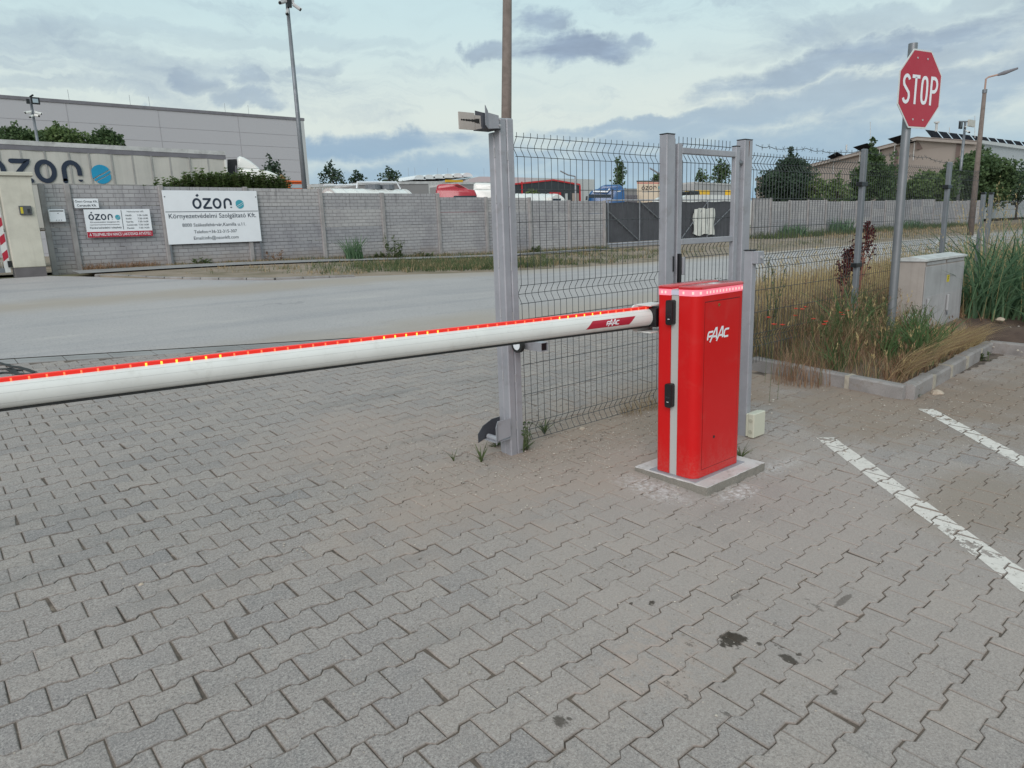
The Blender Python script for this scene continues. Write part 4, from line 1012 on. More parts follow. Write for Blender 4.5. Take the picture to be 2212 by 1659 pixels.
# ------------------------------------------------------------------ the concrete fence on the far side of the road
WN = 20.3
def panel_mat():
    M = bpy.data.materials.new('cast_brick_panel'); M.use_nodes = True; g = NG(M.node_tree); b = M.node_tree.nodes['Principled BSDF']
    p = g.n('ShaderNodeTexCoord').outputs['Object']; x, y, z = g.xyz(p)[:3]
    br = g.n('ShaderNodeTexBrick'); g.set(br.inputs['Vector'], g.cxyz(x, z, 0)); br.offset = .5
    for k, q in (('Scale', 1.0), ('Mortar Size', .007), ('Mortar Smooth', .3), ('Bias', 0), ('Brick Width', .245), ('Row Height', .1)): br.inputs[k].default_value = q
    br.inputs['Color1'].default_value = (.415, .40, .405, 1); br.inputs['Color2'].default_value = (.365, .352, .36, 1); br.inputs['Mortar'].default_value = (.25, .232, .235, 1)
    rv = g.n('ShaderNodeObjectInfo').outputs['Random']
    pv = g.vm('ADD', p, g.cxyz(g.m('MULTIPLY', rv, 40), 0, 0))
    st = g.noise(g.scale(pv, (1, 1, 1)), 1.1, 6, .65)
    col = g.mix(g.ss(st, .46, .68, 0, .55), br.outputs[0], (.24, .225, .24, 1))
    slab = g.m('FLOOR', g.m('MULTIPLY', z, 2)); tone = g.noise(g.cxyz(g.m('ADD', g.m('MULTIPLY', slab, 7.3), g.m('MULTIPLY', rv, 90)), 0, 0), 1.0, 0)
    col = g.mix(1.0, col, g.mix(g.ss(tone, .3, .7), (.84, .85, .88, 1), (1.10, 1.09, 1.07, 1)), 'MULTIPLY')
    col = g.mix(g.ss(g.m('ADD', z, g.m('MULTIPLY', g.noise(pv, 3, 4), .5)), .62, .25, 0, .35), col, (.27, .2, .15, 1))
    rain = g.noise(g.scale(pv, (7, 7, .45)), 1.6, 5, .65)
    col = g.mix(g.m('MULTIPLY', g.ss(rain, .52, .72), g.ss(z, .3, 1.9, .15, .7)), col, (.17, .16, .165, 1))
    g.set(b.inputs['Base Color'], col); b.inputs['Roughness'].default_value = .92
    bn = g.n('ShaderNodeBump'); bn.inputs['Strength'].default_value = .8; bn.inputs['Distance'].default_value = .02
    g.set(bn.inputs['Height'], g.m('MULTIPLY', br.outputs[1], -1)); M.node_tree.links.new(bn.outputs[0], b.inputs['Normal'])
    return M
K['panel'] = panel_mat(); K['wallpost'] = mat('fence_post_concrete', (.36, .335, .33), .9, var=.3, scale=3, streaks=.2, bump=.2, dirt=(.2, .16, .13), dirt_amt=.25)
def concrete_fence(label, ss, tops, loc):
    t = thing('concrete_fence', label, 'fence', (loc, WN, road_side(loc)))
    for i, (a, c) in enumerate(zip(ss, ss[1:])):
        top = tops[i]; o0 = top - 2.0
        b = MB(); z = o0; k = 0
        while k < 4:
            b.box(a, c, WN + rnd.uniform(-.004, .004), WN + .045, z + .004, z + .497); z += .5; k += 1
        b.box(a, c, WN + .004, WN + .04, road_side(a) - .2, o0 + .003)
        me_ = b.build('panel', K['panel'], t)
        me_.data.transform(Matrix.Translation((t.location.x - a, t.location.y - WN, t.location.z - o0))); me_.location = (a - t.location.x, 0, o0 - t.location.z)
    for i, x in enumerate(ss):
        tp = max(tops[max(0, i - 1)], tops[min(i, len(tops) - 1)]) + .015
        b = MB(); b.box(x - .06, x + .06, WN - .055, WN + .06, road_side(x) - .2, tp, .012); b.build('post', K['wallpost'], t)
    return t
us = [92, 148, 349, 531, 692, 825, 945, 1049, 1143, 1228.5, 1305]
vt = [398, 400, 404, 407, 417, 417.8, 426, 427, 433, 434]
SL = [at(u, 430, WN).x for u in us]; TL = [at((a + c) / 2, v, WN).z for a, c, v in zip(us, us[1:], vt)]
concrete_fence('long cast concrete fence with brick pattern left of the dark sliding gate', SL, TL, 12.0)
us = [1627, 1666, 1706.6, 1747, 1784.7, 1820, 1852, 1884, 1914, 1942, 1970, 1993, 2018.5, 2044, 2068, 2092, 2116]
vt = [428, 435, 433, 432, 435, 434.5, 434, 433.5, 432.6, 432, 431, 430.5, 435, 434, 433.5, 433]
SR = [at(1627, 430, WN).x + 2.07 * i for i in range(len(us))]
SR = [at(u, 430, WN).x for u in us]; TR = [at((a + c) / 2, v, WN).z for a, c, v in zip(us, us[1:], vt)]
concrete_fence('cast concrete fence with brick pattern right of the dark sliding gate', SR, TR, 45.0)
# ------------------------------------------------------------------ signs on the fence
def board(name, label, u0, v0, u1, v1, n, th=.02, mt=None):
    a = at(u0, v0, n); c = at(u1, v1, n)
    t = thing(name, label, 'sign', ((a.x + c.x) / 2, n, (a.z + c.z) / 2))
    x0, x1, z0, z1 = min(a.x, c.x), max(a.x, c.x), min(a.z, c.z), max(a.z, c.z)
    b = MB(); b.box(x0, x1, n, n + th, z0, z1, .003); pl = b.build('plate', mt or K['boardwhite'], t)
    return t, pl, x0, x1, z0, z1
n = 20.2
t, pl, x0, x1, z0, z1 = board('company_sign', 'large white company sign with a striped blue ball on the concrete fence', 349, 411, 565.5, 521, n)
Wd, Ht = x1 - x0, z1 - z0; e = n - .002
def fm(x, z): return plane_M((x, e, z), FRONT_X, FRONT_Y)
xc = (x0 + x1) / 2
b, gl_ = MB(), MB(); H_ = Ht * .205
wave_logo(b, gl_, fm(xc - Wd * .21, z0 + Ht * .655), H_); b.build('emblem', K['ink'], pl); gl_.build('ball', K['teal'], pl)
b = MB(); b.box(x0 + .02, x1 - .02, e - .002, e, z0 + Ht * .600, z0 + Ht * .6105); b.build('rule', K['ink'], pl)
b = MB(); text(b, 'Környezetvédelmi Szolgáltató Kft.', fm(xc, z0 + Ht * .485), Wd * .93, bold=.004); b.build('lettering', K['ink'], pl)
b = MB()
text(b, '8000 Székesfehérvár,Kamilla u.11.', fm(xc, z0 + Ht * .325), Wd * .68, bold=.003); text(b, 'Telefon:+36-22-315-307', fm(xc, z0 + Ht * .195), Wd * .46, bold=.003); text(b, 'Email:info@ozonkft.com', fm(xc, z0 + Ht * .075), Wd * .48, bold=.003)
b.build('lettering', K['ink'], pl)
b = MB()
for x, z in ((x0 + .05, z1 - .16), (x1 - .04, z1 - .16)): b.tube([(x, n - .006, z), (x, n, z)], .018, 8)
b.build('bolt', K['galvdark'], pl)
b = MB()
for x in (x0 + .04, x1 - .02): b.box(x - .02, x + .02, n + .021, n + .05, z0 - .62, z1 - .02)
b.build('bracket', K['galvdark'], t)
t, pl, x0, x1, z0, z1 = board('opening_hours_sign', 'white sign with opening hours and a red band along its bottom', 180, 452.5, 331, 509.5, n, .015)
Wd, Ht = x1 - x0, z1 - z0
b = MB(); b.box(x0 + .002, x1 - .002, e - .001, e + .001, z0 + .002, z0 + Ht * .205); b.build('red_band', K['signred'], pl)
b = MB(); M_ = plane_M((((x0 + x1) / 2), e - .002, z0 + Ht * .055), FRONT_X, FRONT_Y); text(b, 'A TELEPHELYEN NINCS LAKOSSÁGI ÁTVÉTEL!', M_, Wd * .94, height=Ht * .105, bold=.008); b.build('band_lettering', K['boardwhite'], pl)
b, gl_ = MB(), MB(); wave_logo(b, gl_, fm(x0 + Wd * .055, z0 + Ht * .62), Ht * .215); b.build('emblem', K['ink'], pl); gl_.build('ball', K['teal'], pl)
b = MB(); text(b, 'Környezetvédelmi Szolgáltató Kft.', fm(x0 + Wd * .29, z0 + Ht * .525), Wd * .44); b.box(x0 + Wd * .06, x0 + Wd * .50, e - .003, e - .001, z0 + Ht * .445, z0 + Ht * .458)
text(b, 'Fémkereskedelmi telephely', fm(x0 + Wd * .29, z0 + Ht * .315), Wd * .47, bold=.004); b.box(x0 + Wd * .548, x0 + Wd * .555, e - .003, e - .001, z0 + Ht * .27, z0 + Ht * .97)
text(b, 'Nyitvatartási idő:', fm(x0 + Wd * .77, z0 + Ht * .885), Wd * .26)
for i, (d, h) in enumerate((('Hétfő:', '7:30-16:00'), ('Kedd:', '7:30-16:00'), ('Szerda:', '7:30-16:00'), ('Csütörtök:', '7:30-16:00'), ('Péntek:', '7:30-14:00'))):
    zz = z0 + Ht * (.745 - .115 * i); text(b, d, fm(x0 + Wd * .61, zz), None, Ht * .062, 'LEFT', .005); text(b, h, fm(x0 + Wd * .955, zz), None, Ht * .062, 'RIGHT', .005)
b.build('lettering', K['inkblack'], pl)
t, pl, x0, x1, z0, z1 = board('name_plate', 'small white two-line name plate above the opening hours sign', 158.5, 429, 214.5, 449.3, n, .012)
Wd, Ht = x1 - x0, z1 - z0
b = MB(); text(b, 'Ózon-Group Kft.', fm((x0 + x1) / 2, z0 + Ht * .60), Wd * .93, bold=.008); text(b, 'Certaudit Kft.', fm((x0 + x1) / 2, z0 + Ht * .17), Wd * .80, bold=.008); b.build('lettering', K['inkblack'], pl)
a, c = at(104, 452.5, 20.12), at(143.5, 479, 20.12)
t = thing('mailbox', 'white metal mailbox on the concrete fence beside the plastered pillar', 'mailbox', ((a.x + c.x) / 2, 20.2, a.z))
b = MB(); b.box(a.x, c.x, 20.12, 20.29, c.z, a.z, .01); bd = b.build('body', K['boardwhite'], t)
b = MB(); b.box(a.x + .02, c.x - .03, 20.112, 20.119, a.z - .045, a.z - .025); b.build('slot', K['black'], bd)
b = MB()
for i in range(3): b.tube([((a.x + c.x) / 2 - .03 + i * .05, 20.113, c.z + .04), ((a.x + c.x) / 2 - .03 + i * .05, 20.12, c.z + .04)], .010, 8)
b.tube([((a.x + c.x) / 2 + .02, 20.113, a.z - .09), ((a.x + c.x) / 2 + .02, 20.12, a.z - .09)], .012, 8); b.build('hole', K['galvdark'], bd)
# ------------------------------------------------------------------ plastered gate pillar, intercom, striped gate
pn = 19.75
a = at(34, 597, pn); c = at(103, 592, pn); zt = at(40, 380, pn).z; zb0 = zg(2.2, pn)
pil = thing('gate_pillar', 'cream plastered pillar with a flat cap at the end of the concrete fence', 'pillar', ((a.x + c.x) / 2, pn + .3, zb0))
b = MB(); b.box(a.x, c.x, pn, pn + .55, zb0 + .2, zt, .01); b.build('shaft', K['plaster'], pil)
b = MB(); b.box(a.x + .01, c.x - .01, pn + .012, pn + .54, zb0 - .1, zb0 + .198); b.build('plinth', K['plinth'], pil)
b = MB(); b.box(a.x - .05, c.x + .05, pn - .05, pn + .6, zt + .001, zt + .085, .01); b.build('cap', K['plaster'], pil)
a2, c2 = at(40, 444.5, pn - .05), at(70.5, 464, pn - .05)
t = thing('intercom', 'dark grey intercom with a keypad on the plastered pillar', 'intercom', ((a2.x + c2.x) / 2, pn - .03, a2.z))
b = MB(); b.box(a2.x, c2.x, pn - .05, pn - .001, c2.z, a2.z, .008); bd = b.build('case', mat('intercom_grey', (.09, .095, .1), .5), t)
w = c2.x - a2.x; h = a2.z - c2.z
b = MB(); b.box(a2.x + w * .1, a2.x + w * .3, pn - .053, pn - .0505, c2.z + h * .15, c2.z + h * .85); b.build('name_field', K['sticker'], bd)
b = MB()
for i in range(3):
    for j in range(4): b.box(a2.x + w * (.64 + .085 * i), a2.x + w * (.70 + .085 * i), pn - .054, pn - .0505, c2.z + h * (.17 + .13 * j), c2.z + h * (.26 + .13 * j))
b.build('keypad', K['black'], bd)
gt = thing('striped_gate', 'open mesh gate leaf with a red and white striped edge at the pillar', 'gate', (1.7, pn + .3, zb0))
gx1 = a.x - .03; gx0 = gx1 - 3.0; gz1 = at(8, 395, pn).z
ed = MB(); red_ = MB(); x_a, x_b = gx1 - .13, gx1 - .02; z = zb0 + .35; i = 0
ed.box(x_a, x_b, pn + .20, pn + .26, zb0 + .1, gz1); ed.build('stile', K['signwhite'], gt)
while z < gz1 - .3:
    red_.add([(x_a, pn + .198, z), (x_b, pn + .198, z + .09), (x_b, pn + .198, z + .27), (x_a, pn + .198, z + .18)], [(0, 1, 2, 3)]); z += .36
red_.build('red_stripe', K['signred'], gt)
b = MB(); b.box(gx0, x_a - .002, pn + .2, pn + .26, zb0 + .1, zb0 + .2); b.box(gx0, x_a - .002, pn + .2, pn + .26, gz1 - .05, gz1); b.build('frame', K['galvdark'], gt)
b = MB()
for k in range(40): x = x_a - .04 - k * .05; b.tube([(x, pn + .22, zb0 + .2), (x, pn + .22, gz1 - .05)], .003, 4)
for k in range(9): b.tube([(gx0, pn + .215, zb0 + .35 + k * .2), (x_a, pn + .215, zb0 + .35 + k * .2)], .003, 4)
b.build('mesh', K['weld'], gt)
b = MB(); b.prism([(gx0, zb0 + .42), (x_a - .03, zb0 + .40), (x_a - .10, zb0 + .7), (x_a - .05, zb0 + 1.1), (x_a - .2, zb0 + 1.5), (x_a - .10, gz1 - .5), (gx0, gz1 - .35)], 'y', pn + .235, pn + .245)
b.build('screen_cloth', mat('green_screen', (.02, .045, .048), .8, var=.3), gt)
b = MB(); b.box(x_a - .35, x_a - .01, pn + .12, pn + .2, gz1 - .32, gz1 - .02, .01); b.build('motor_box', K['galvdark'], gt)
b = MB(); b.box(gx1 - .06, gx1 + .02, pn + .15, pn + .2, zb0 + .22, zb0 + .36); b.build('hinge', K['black'], gt)
# ------------------------------------------------------------------ dark sliding gate with the torn tarp
sn_ = 20.55
gx0, gx1 = at(1309, 430, sn_).x, at(1592, 430, sn_).x; gz0, gz1 = .78, at(1309, 433, sn_).z; gzr = at(1588, 431.5, sn_).z
sg = thing('sliding_gate', 'long sliding gate of dark fabric with diagonal steel braces', 'gate', ((gx0 + gx1) / 2, sn_, .7))
def gz(x): return gz1 + (gzr - gz1) * (x - gx0) / (gx1 - gx0)
b = MB(); N = 40; xs = [gx0 + .05 + (gx1 - gx0 - .1) * i / N for i in range(N + 1)]
b.add([(x, sn_ + .02 * math.sin(x * 2.3), gz0 + .06) for x in xs] + [(x, sn_ + .03 * math.sin(x * 3.1), gz(x) - .06 - .04 * abs(math.sin(x * 1.7))) for x in xs], [(i, i + 1, N + 2 + i, N + 1 + i) for i in range(N)]); b.build('cloth', K['gatefab'], sg)
yb_ = sn_ - .07
b = MB()
for z0_, z1_, r in ((gz0, gz0, .05), (gz1, gzr, .035)): b.tube([(gx0, yb_, z0_), (gx1, yb_, z1_)], r, 6)
b.box(gx0, gx1, yb_ - .06, yb_ + .06, .62, .72); b.build('frame', K['galv'], sg)
mids = [gx0 + .05, at(1379, 480, sn_).x, (gx0 + gx1) / 2 + .2, at(1510, 450, sn_).x + .6, gx1 - .04]
for x in mids: b = MB(); b.tube([(x, yb_, gz0), (x, yb_, gz(x))], .03, 6); b.build('upright', K['galvdark'], sg)
for (p, q, zp, zq) in ((mids[0], mids[1], gz1 - .45, gz0 + .05), (mids[1], mids[2], gz1 - .05, gz0 + .05), (mids[2], mids[3], gz0 + .05, gz1 - .05), (mids[3], mids[4], gz0 + .3, gz1 - .05)):
    b = MB(); b.tube([(p, yb_ - .01, zp), (q, yb_ - .01, zq)], .024, 6); b.build('brace', K['galvdark'], sg)
p0 = at(1500, 450, sn_ - .12); p1 = at(1545, 506, sn_ - .12); rt = random.Random(4)
tr_ = thing('torn_tarp', 'torn white tarpaulin hanging on the dark sliding gate', 'tarpaulin', (p0.x, sn_ - .12, p1.z))
b = MB(); N = 12; lo_ = [rt.uniform(-.05, .06) + (.10 if i in (0, 1) else 0) for i in range(N + 1)]; hi_ = [rt.uniform(-.05, .02) for i in range(N + 1)]; v = []
for j in range(N + 1):
    for i in range(N + 1):
        f, q = i / N, j / N; xa = p0.x + .03 - .12 * (1 - q) + .05 * math.sin(q * 7); xb = p1.x - .02 - .06 * (1 - q) + .04 * math.sin(q * 9 + 1)
        v.append((xa + (xb - xa) * f, sn_ - .12 + .035 * math.sin(f * 19 + q * 2), p1.z + lo_[i] + (p0.z + hi_[i] - p1.z - lo_[i]) * q))
b.add(v, [(j * (N + 1) + i, j * (N + 1) + i + 1, (j + 1) * (N + 1) + i + 1, (j + 1) * (N + 1) + i) for j in range(N) for i in range(N)]); b.build('sheet', K['tarp'], tr_, smooth=True)
# ------------------------------------------------------------------ behind the fence: trailer with the big letters and its white tractor
YG = .92
tn = 26.0
tl = thing('box_trailer', 'long pale curtain-side trailer with big dark letters and a blue striped ball', 'trailer', (2.0, tn + 1.2, YG))
xl, xr, ztop = -4.2, at(486, 330, tn).x, at(0, 301, tn).z
zr = at(486, 327, tn).z
def ztp(x): return ztop + (zr - ztop) * (x - 2.7) / (xr - 2.7)
b = MB(); N = 60; xs = [xl + (xr - xl) * i / N for i in range(N + 1)]
b.add([(x, tn + .012 * math.sin(x * 5.7), YG + 1.15) for x in xs] + [(x, tn + .012 * math.sin(x * 5.7), ztp(x) - .27) for x in xs], [(i, i + 1, N + 2 + i, N + 1 + i) for i in range(N)]); side = b.build('side_curtain', K['fabric'], tl)
b = MB(); b.box(xl, xr, tn + .06, tn + 2.5, YG + 1.1, zr - .3); b.build('body', K['rail'], tl)
b = MB(); b.add([(xl, tn - .03, ztp(xl) - .13), (xr, tn - .03, ztp(xr) - .13), (xr, tn - .03, ztp(xr)), (xl, tn - .03, ztp(xl)), (xl, tn + 2.5, ztp(xl)), (xr, tn + 2.5, ztp(xr)), (xr, tn + 2.5, zr - .3), (xr, tn - .03, zr - .13)], [(0, 1, 2, 3), (3, 2, 5, 4), (1, 6, 5, 2)]); b.build('roof_rail', K['rail'], tl)
b = MB(); b.add([(xl, tn - .02, ztp(xl) - .27), (xr, tn - .02, ztp(xr) - .27), (xr, tn - .02, ztp(xr) - .132), (xl, tn - .02, ztp(xl) - .132)], [(0, 1, 2, 3)]); b.build('dark_band', K['darkrail'], tl)  # dark grey band just below the roof rail
rib = MB(); x = xr - .62
K['rib'] = mat('trailer_rib', (.37, .355, .34), .7, var=.2)
while x > xl: rib.box(x - .022, x + .022, tn - .018, tn - .012, YG + 1.15, ztp(x) - .272); x -= rnd.choice((.54, .60, .63, .57))
rib.box(xl, xr, tn - .0165, tn - .0135, zr - 1.18, zr - 1.155); rib.build('rib', K['rib'], side)
b = MB(); b.box(xr - .06, xr + .01, tn - .025, tn + .02, YG + 1.1, zr - .28); b.build('corner_post', K['truckwhite'], tl)
b, gl_ = MB(), MB(); o_l = at(152, 396, tn - .03); Hh = at(150, 346, tn - .03).z - o_l.z
LX = at(197, 380, tn - .03).x - 4.0 * Hh
wave_logo(b, gl_, plane_M((LX, tn - .026, o_l.z), FRONT_X, FRONT_Y), Hh); b.build('emblem', K['navy'], side); gl_.build('ball', K['bluep'], side)
b = MB()
for x in (xl + 1.6, xl + 2.9, xl + 4.2):
    b.tube([(x, tn + .1, YG + .5), (x, tn + .4, YG + .5)], .5, 18); b.tube([(x, tn + 2.0, YG + .5), (x, tn + 2.4, YG + .5)], .5, 18)
b.build('wheel', K['rubber'], tl)
class Facing:
    "an upright plane through (u, n) that faces the road; pt(u, v, d) lies d metres behind it"
    def __init__(s, u, n):
        p = at(u, 425, n); s.o = p; s.y = Vector((p.x, p.y, 0)).normalized(); s.x = Vector((s.y.y, -s.y.x, 0))
    def pt(s, u, v, d=0):
        r = ray(u, v); t = s.o.xy.dot(s.y.xy) / r.xy.dot(s.y.xy); p = EYE + r * t; return p + s.y * d
def shell(parent, name, mt, pts, F_, d0, depth, ins=.12, sm=40):
    "rounded body: outline on the facing plane, pulled back by depth, edges eased"
    P = [F_.pt(u, v) for u, v in pts]; cc = sum(P, Vector((0, 0, 0))) / len(P); cz_ = min(p.z for p in P)
    b = MB(); N = len(P); v = []
    for d, k in ((d0, ins), (d0 + ins * .35, ins * .3), (d0 + ins, 0), (d0 + depth - ins, 0), (d0 + depth, ins)):
        for p in P:
            dx = max(-1, min(1, (p - cc).dot(F_.x) / .6)); q = p + F_.y * d - F_.x * (dx * k * .6); v.append((q.x, q.y, p.z - (k * .7 if p.z > cz_ + .25 else 0)))
    f = [(j * N + i, j * N + (i + 1) % N, (j + 1) * N + (i + 1) % N, (j + 1) * N + i) for j in range(4) for i in range(N)] + [tuple(range(N))[::-1], tuple(range(4 * N, 5 * N))]
    b.add(v, f); return b.build(name, mt, parent, autosmooth=sm)
def flat(parent, name, mt, pts, F_, d, th=.01):
    P = [F_.pt(u, v, d) for u, v in pts]; b = MB(); k = len(P)
    b.add([tuple(p) for p in P] + [tuple(p + F_.y * th) for p in P], [tuple(range(k)), tuple(range(k, 2 * k))[::-1]] + [(i, (i + 1) % k, k + (i + 1) % k, k + i) for i in range(k)]); return b.build(name, mt, parent)
def tractor(label, u0, u1, n):
    F_ = Facing((u0 + u1) / 2, n); t = thing('truck', label, 'truck', (F_.o.x, F_.o.y, YG)); t['F'] = 0
    b = MB()
    for u in (u0 + 12, u1 - 14):
        for d in (.1, 2.0): p = F_.pt(u, 430, d); q = p + F_.y * .3; b.tube([(p.x, p.y, YG + .5), (q.x, q.y, YG + .5)], .5, 16)
    b.build('wheel', K['rubber'], t); del t['F']; return t, F_
c_, F_ = tractor('white tractor cab in front of the lettered trailer behind the hedge', 511, 617, tn)
shell(c_, 'cab', K['truckwhite'], [(511, 440), (511, 362), (535, 363), (562, 364), (581, 369), (598, 376), (609, 387), (615, 400), (617, 440)], F_, 0, 2.4)
shell(c_, 'wind_deflector', K['truckwhite'], [(511, 361), (512, 339), (517, 335.5), (526, 338), (542, 347), (553, 356), (561, 363)], F_, 0.15, 2.1, .15)
flat(c_, 'seam', K['black'], [(560, 364.5), (575, 367.5), (575, 368.6), (560, 365.6)], F_, 0.02)
flat(c_, 'mirror', K['black'], [(614, 399), (619, 399), (619, 406), (614, 406)], F_, -0.2, .12)
flat(c_, 'coupling_dark', K['black'], [(490, 342), (510, 341), (510, 425), (490, 425)], F_, 0.4, 1.6)
flat(c_, 'exhaust_stack', K['darkrail'], [(508, 358), (511, 358), (511, 410), (508, 410)], F_, -0.06, .1)
# orange machine
F_ = Facing(636, 25)
t = thing('excavator', 'orange machine cab behind the concrete fence beside the tall camera mast', 'excavator', (F_.o.x, F_.o.y, YG))
flat(t, 'cab', K['orange'], [(613, 440), (613, 394), (616, 391.5), (652, 392), (659, 395), (659, 440)], F_, 0, 1.5)
flat(t, 'cab_roof', K['orange'], [(612, 393.5), (615, 390), (653, 390.5), (660, 394)], F_, -.08, 1.66)
flat(t, 'window', K['pane'], [(628, 398), (657, 398), (657, 406), (628, 406)], F_, -.015)
flat(t, 'lamp', K['black'], [(618, 390), (624, 390), (624, 388), (618, 388)], F_, .1, .2)
flat(t, 'chassis', K['darkrail'], [(605, 470), (605, 441), (668, 441), (668, 470)], F_, -.1, 1.8)
b = MB(); b.tube([F_.pt(603, 410, .4), F_.pt(602, 385, .4), F_.pt(608, 378, .4), F_.pt(613, 383, .4), F_.pt(615, 405, .4)], .07, 6); b.build('arm', mat('ochre_arm', (.22, .13, .05), .6), t)
# long grey trailer row
def simple_trailer(label, u0, v0, u1, v1, n, mt, dark=True, hgt=2.7):
    a, c = at(u0, v0, n), at(u1, v1, n); a.x = min(at(u0, 430, n + 2.5).x, c.x - 1.0)
    t = thing('box_trailer', label, 'trailer', ((a.x + c.x) / 2, n + 1.2, YG))
    b = MB(); b.add([(a.x, n, a.z - hgt), (c.x, n, c.z - hgt), (c.x, n, c.z - .12), (a.x, n, a.z - .12), (a.x, n + 2.5, a.z - hgt), (c.x, n + 2.5, c.z - hgt), (c.x, n + 2.5, c.z - .12), (a.x, n + 2.5, a.z - .12)], [(0, 1, 2, 3), (1, 5, 6, 2), (5, 4, 7, 6), (4, 0, 3, 7), (3, 2, 6, 7)]); sd_ = b.build('side', mt, t)
    b = MB(); y0_, y1_ = n - .03, n + 2.53
    b.add([(a.x, y0_, a.z - .121), (c.x, y0_, c.z - .121), (c.x, y0_, c.z), (a.x, y0_, a.z), (a.x, y1_, a.z), (c.x, y1_, c.z), (c.x, y1_, c.z - .121), (a.x, y1_, a.z - .121)], [(0, 1, 2, 3), (3, 2, 5, 4), (1, 6, 5, 2), (0, 3, 4, 7)]); b.build('roof_rail', K['rail'], t)
    b = MB()
    for x in (a.x + 1.2, a.x + 2.5): b.tube([(x, n + .1, YG + .5), (x, n + .4, YG + .5)], .5, 16)
    b.build('wheel', K['rubber'], t)
    return t, a, c
K['trailergrey'] = mat('trailer_grey', (.27, .255, .25), .6, var=.2, scale=.6, c2=(.22, .215, .22))
K['trailerpale'] = mat('trailer_pale', (.42, .41, .41), .6, var=.2, scale=.5)
K['trailercream'] = mat('trailer_cream', (.55, .51, .45), .6, var=.2, scale=.5)
simple_trailer('plain dark grey trailer behind the white tanker', 722, 393, 925, 391.5, 30, K['trailergrey'])
simple_trailer('grey trailer with a dark open end behind the red truck cab', 930, 393, 1088, 392, 33, K['trailergrey'])
t, a, c = simple_trailer('short cream container with ribs at the bend in the fence top', 683, 398, 720, 396, 27, K['trailercream'], hgt=1.6)
b = MB()
for i in range(7): x = a.x + .15 + i * (c.x - a.x - .3) / 6; b.box(x - .03, x + .03, 26.96, 26.999, a.z - 1.2, a.z - .13)
b.build('rib', K['rail'], t)
simple_trailer('long pale grey trailer with a black edge behind the small gate', 1440, 391, 1600, 398, 32, K['trailerpale'])
# white tanker
def tanker(label, u0, u1, vtop, n, R, ribs, rail=True):
    a, c = at(u0, vtop, n), at(u1, vtop, n); zc = a.z - R
    t = thing('tank_trailer', label, 'tanker', ((a.x + c.x) / 2, n, YG)); b = MB(); L = c.x - a.x; prof = []
    for i in range(7): q = R_(90 * i / 6); prof.append((a.x + R * .6 * (1 - math.sin(q)), R * math.cos(q) * 1.0))
    prof = [(a.x + R * .5 * (1 - math.cos(R_(90 * i / 6))), R * math.sin(R_(90 * i / 6))) for i in range(7)]
    prof += [(c.x - R * .5 * (1 - math.cos(R_(90 * i / 6))), R * math.sin(R_(90 * i / 6))) for i in range(6, -1, -1)]
    b.tube([(x, n, zc) for x, r in prof], [max(.01, r) for x, r in prof], 28); tk = b.build('tank', K['truckwhite'], t, autosmooth=50)
    b = MB()
    for i in range(ribs): x = a.x + L * (i + .7) / (ribs + .4); b.tube([(x - .02, n, zc), (x + .02, n, zc)], R + .012, 28)
    b.build('band', K['signwhite'], tk)
    b = MB()
    for x in (c.x - 1.6, c.x - .4): b.tube([(x, n - 1.0, YG + .5), (x, n - .7, YG + .5)], .5, 16)
    b.build('wheel', K['rubber'], t)
    if rail:
        b = MB(); zr_ = a.z + .22
        b.tube([(a.x + L * .35, n - .3, a.z), (a.x + L * .36, n - .3, zr_), (a.x + L * .80, n - .3, zr_ + .02), (a.x + L * .84, n - .3, a.z)], .035, 6)
        b.tube([(a.x + L * .02, n - .2, a.z + .1), (a.x + L * .36, n - .2, a.z + .14)], .03, 6); b.build('handrail', K['boardwhite'], t)
        b = MB()
        for q in (.57, .73): b.tube([(a.x + L * q, n, a.z - .02), (a.x + L * q, n, a.z + .16)], .3, 14)
        b.build('hatch', K['galvdark'], t)
    return t
tanker('white tank trailer with a handrail above the concrete fence', 690, 885, 407, 25, 1.0, 8)
tanker('white ribbed tank trailer seen through the mesh beside the dark hall', 1065, 1205, 418, 25, 1.0, 10, False)
# red and white cabs
c_, F_ = tractor('red tractor cab rising above the concrete fence', 941, 1031, 25)
shell(c_, 'cab', K['truckred'], [(941, 460), (941, 408.5), (985, 408.6), (1012, 408.5), (1025, 410), (1030, 421), (1031, 460)], F_, 0, 2.4, .1)
shell(c_, 'wind_deflector', K['truckred'], [(942, 408.4), (943, 401), (947, 397), (952, 396), (990, 396), (1000, 400.5), (1014, 408.3)], F_, 0.2, 2.0, .12)
flat(c_, 'louvre', K['reddark'], [(980, 399), (993, 399), (1004, 404), (990, 404)], F_, 0.17)
flat(c_, 'side_window', K['glass'], [(980, 423.2), (1029, 422.6), (1030, 432), (980, 432)], F_, -0.02)
c_, F_ = tractor('white tractor cab right behind the tall gate post', 1022, 1092, 26)
shell(c_, 'cab', K['truckwhite'], [(1023, 450), (1022, 408), (1030, 409), (1060, 409), (1085, 411), (1092, 420), (1092, 450)], F_, 0, 2.4, .12)
shell(c_, 'wind_deflector', K['truckwhite'], [(1022, 408), (1023, 397), (1027, 394), (1060, 394.5), (1075, 398), (1085, 408)], F_, 0.2, 2.0, .15)
c_, F_ = tractor('blue tractor cab with a white roof bar seen through the mesh', 1268, 1350, 27)
shell(c_, 'cab', K['truckblue'], [(1270, 470), (1270, 432), (1271, 421), (1275, 415), (1280, 410), (1290, 408), (1320, 408), (1349, 408), (1350, 430), (1350, 470)], F_, 0, 2.4, .12)
shell(c_, 'wind_deflector', K['truckblue'], [(1290, 408), (1298, 402), (1308, 398), (1338, 398), (1345, 402), (1348.5, 408)], F_, 0.15, 2.1, .15)
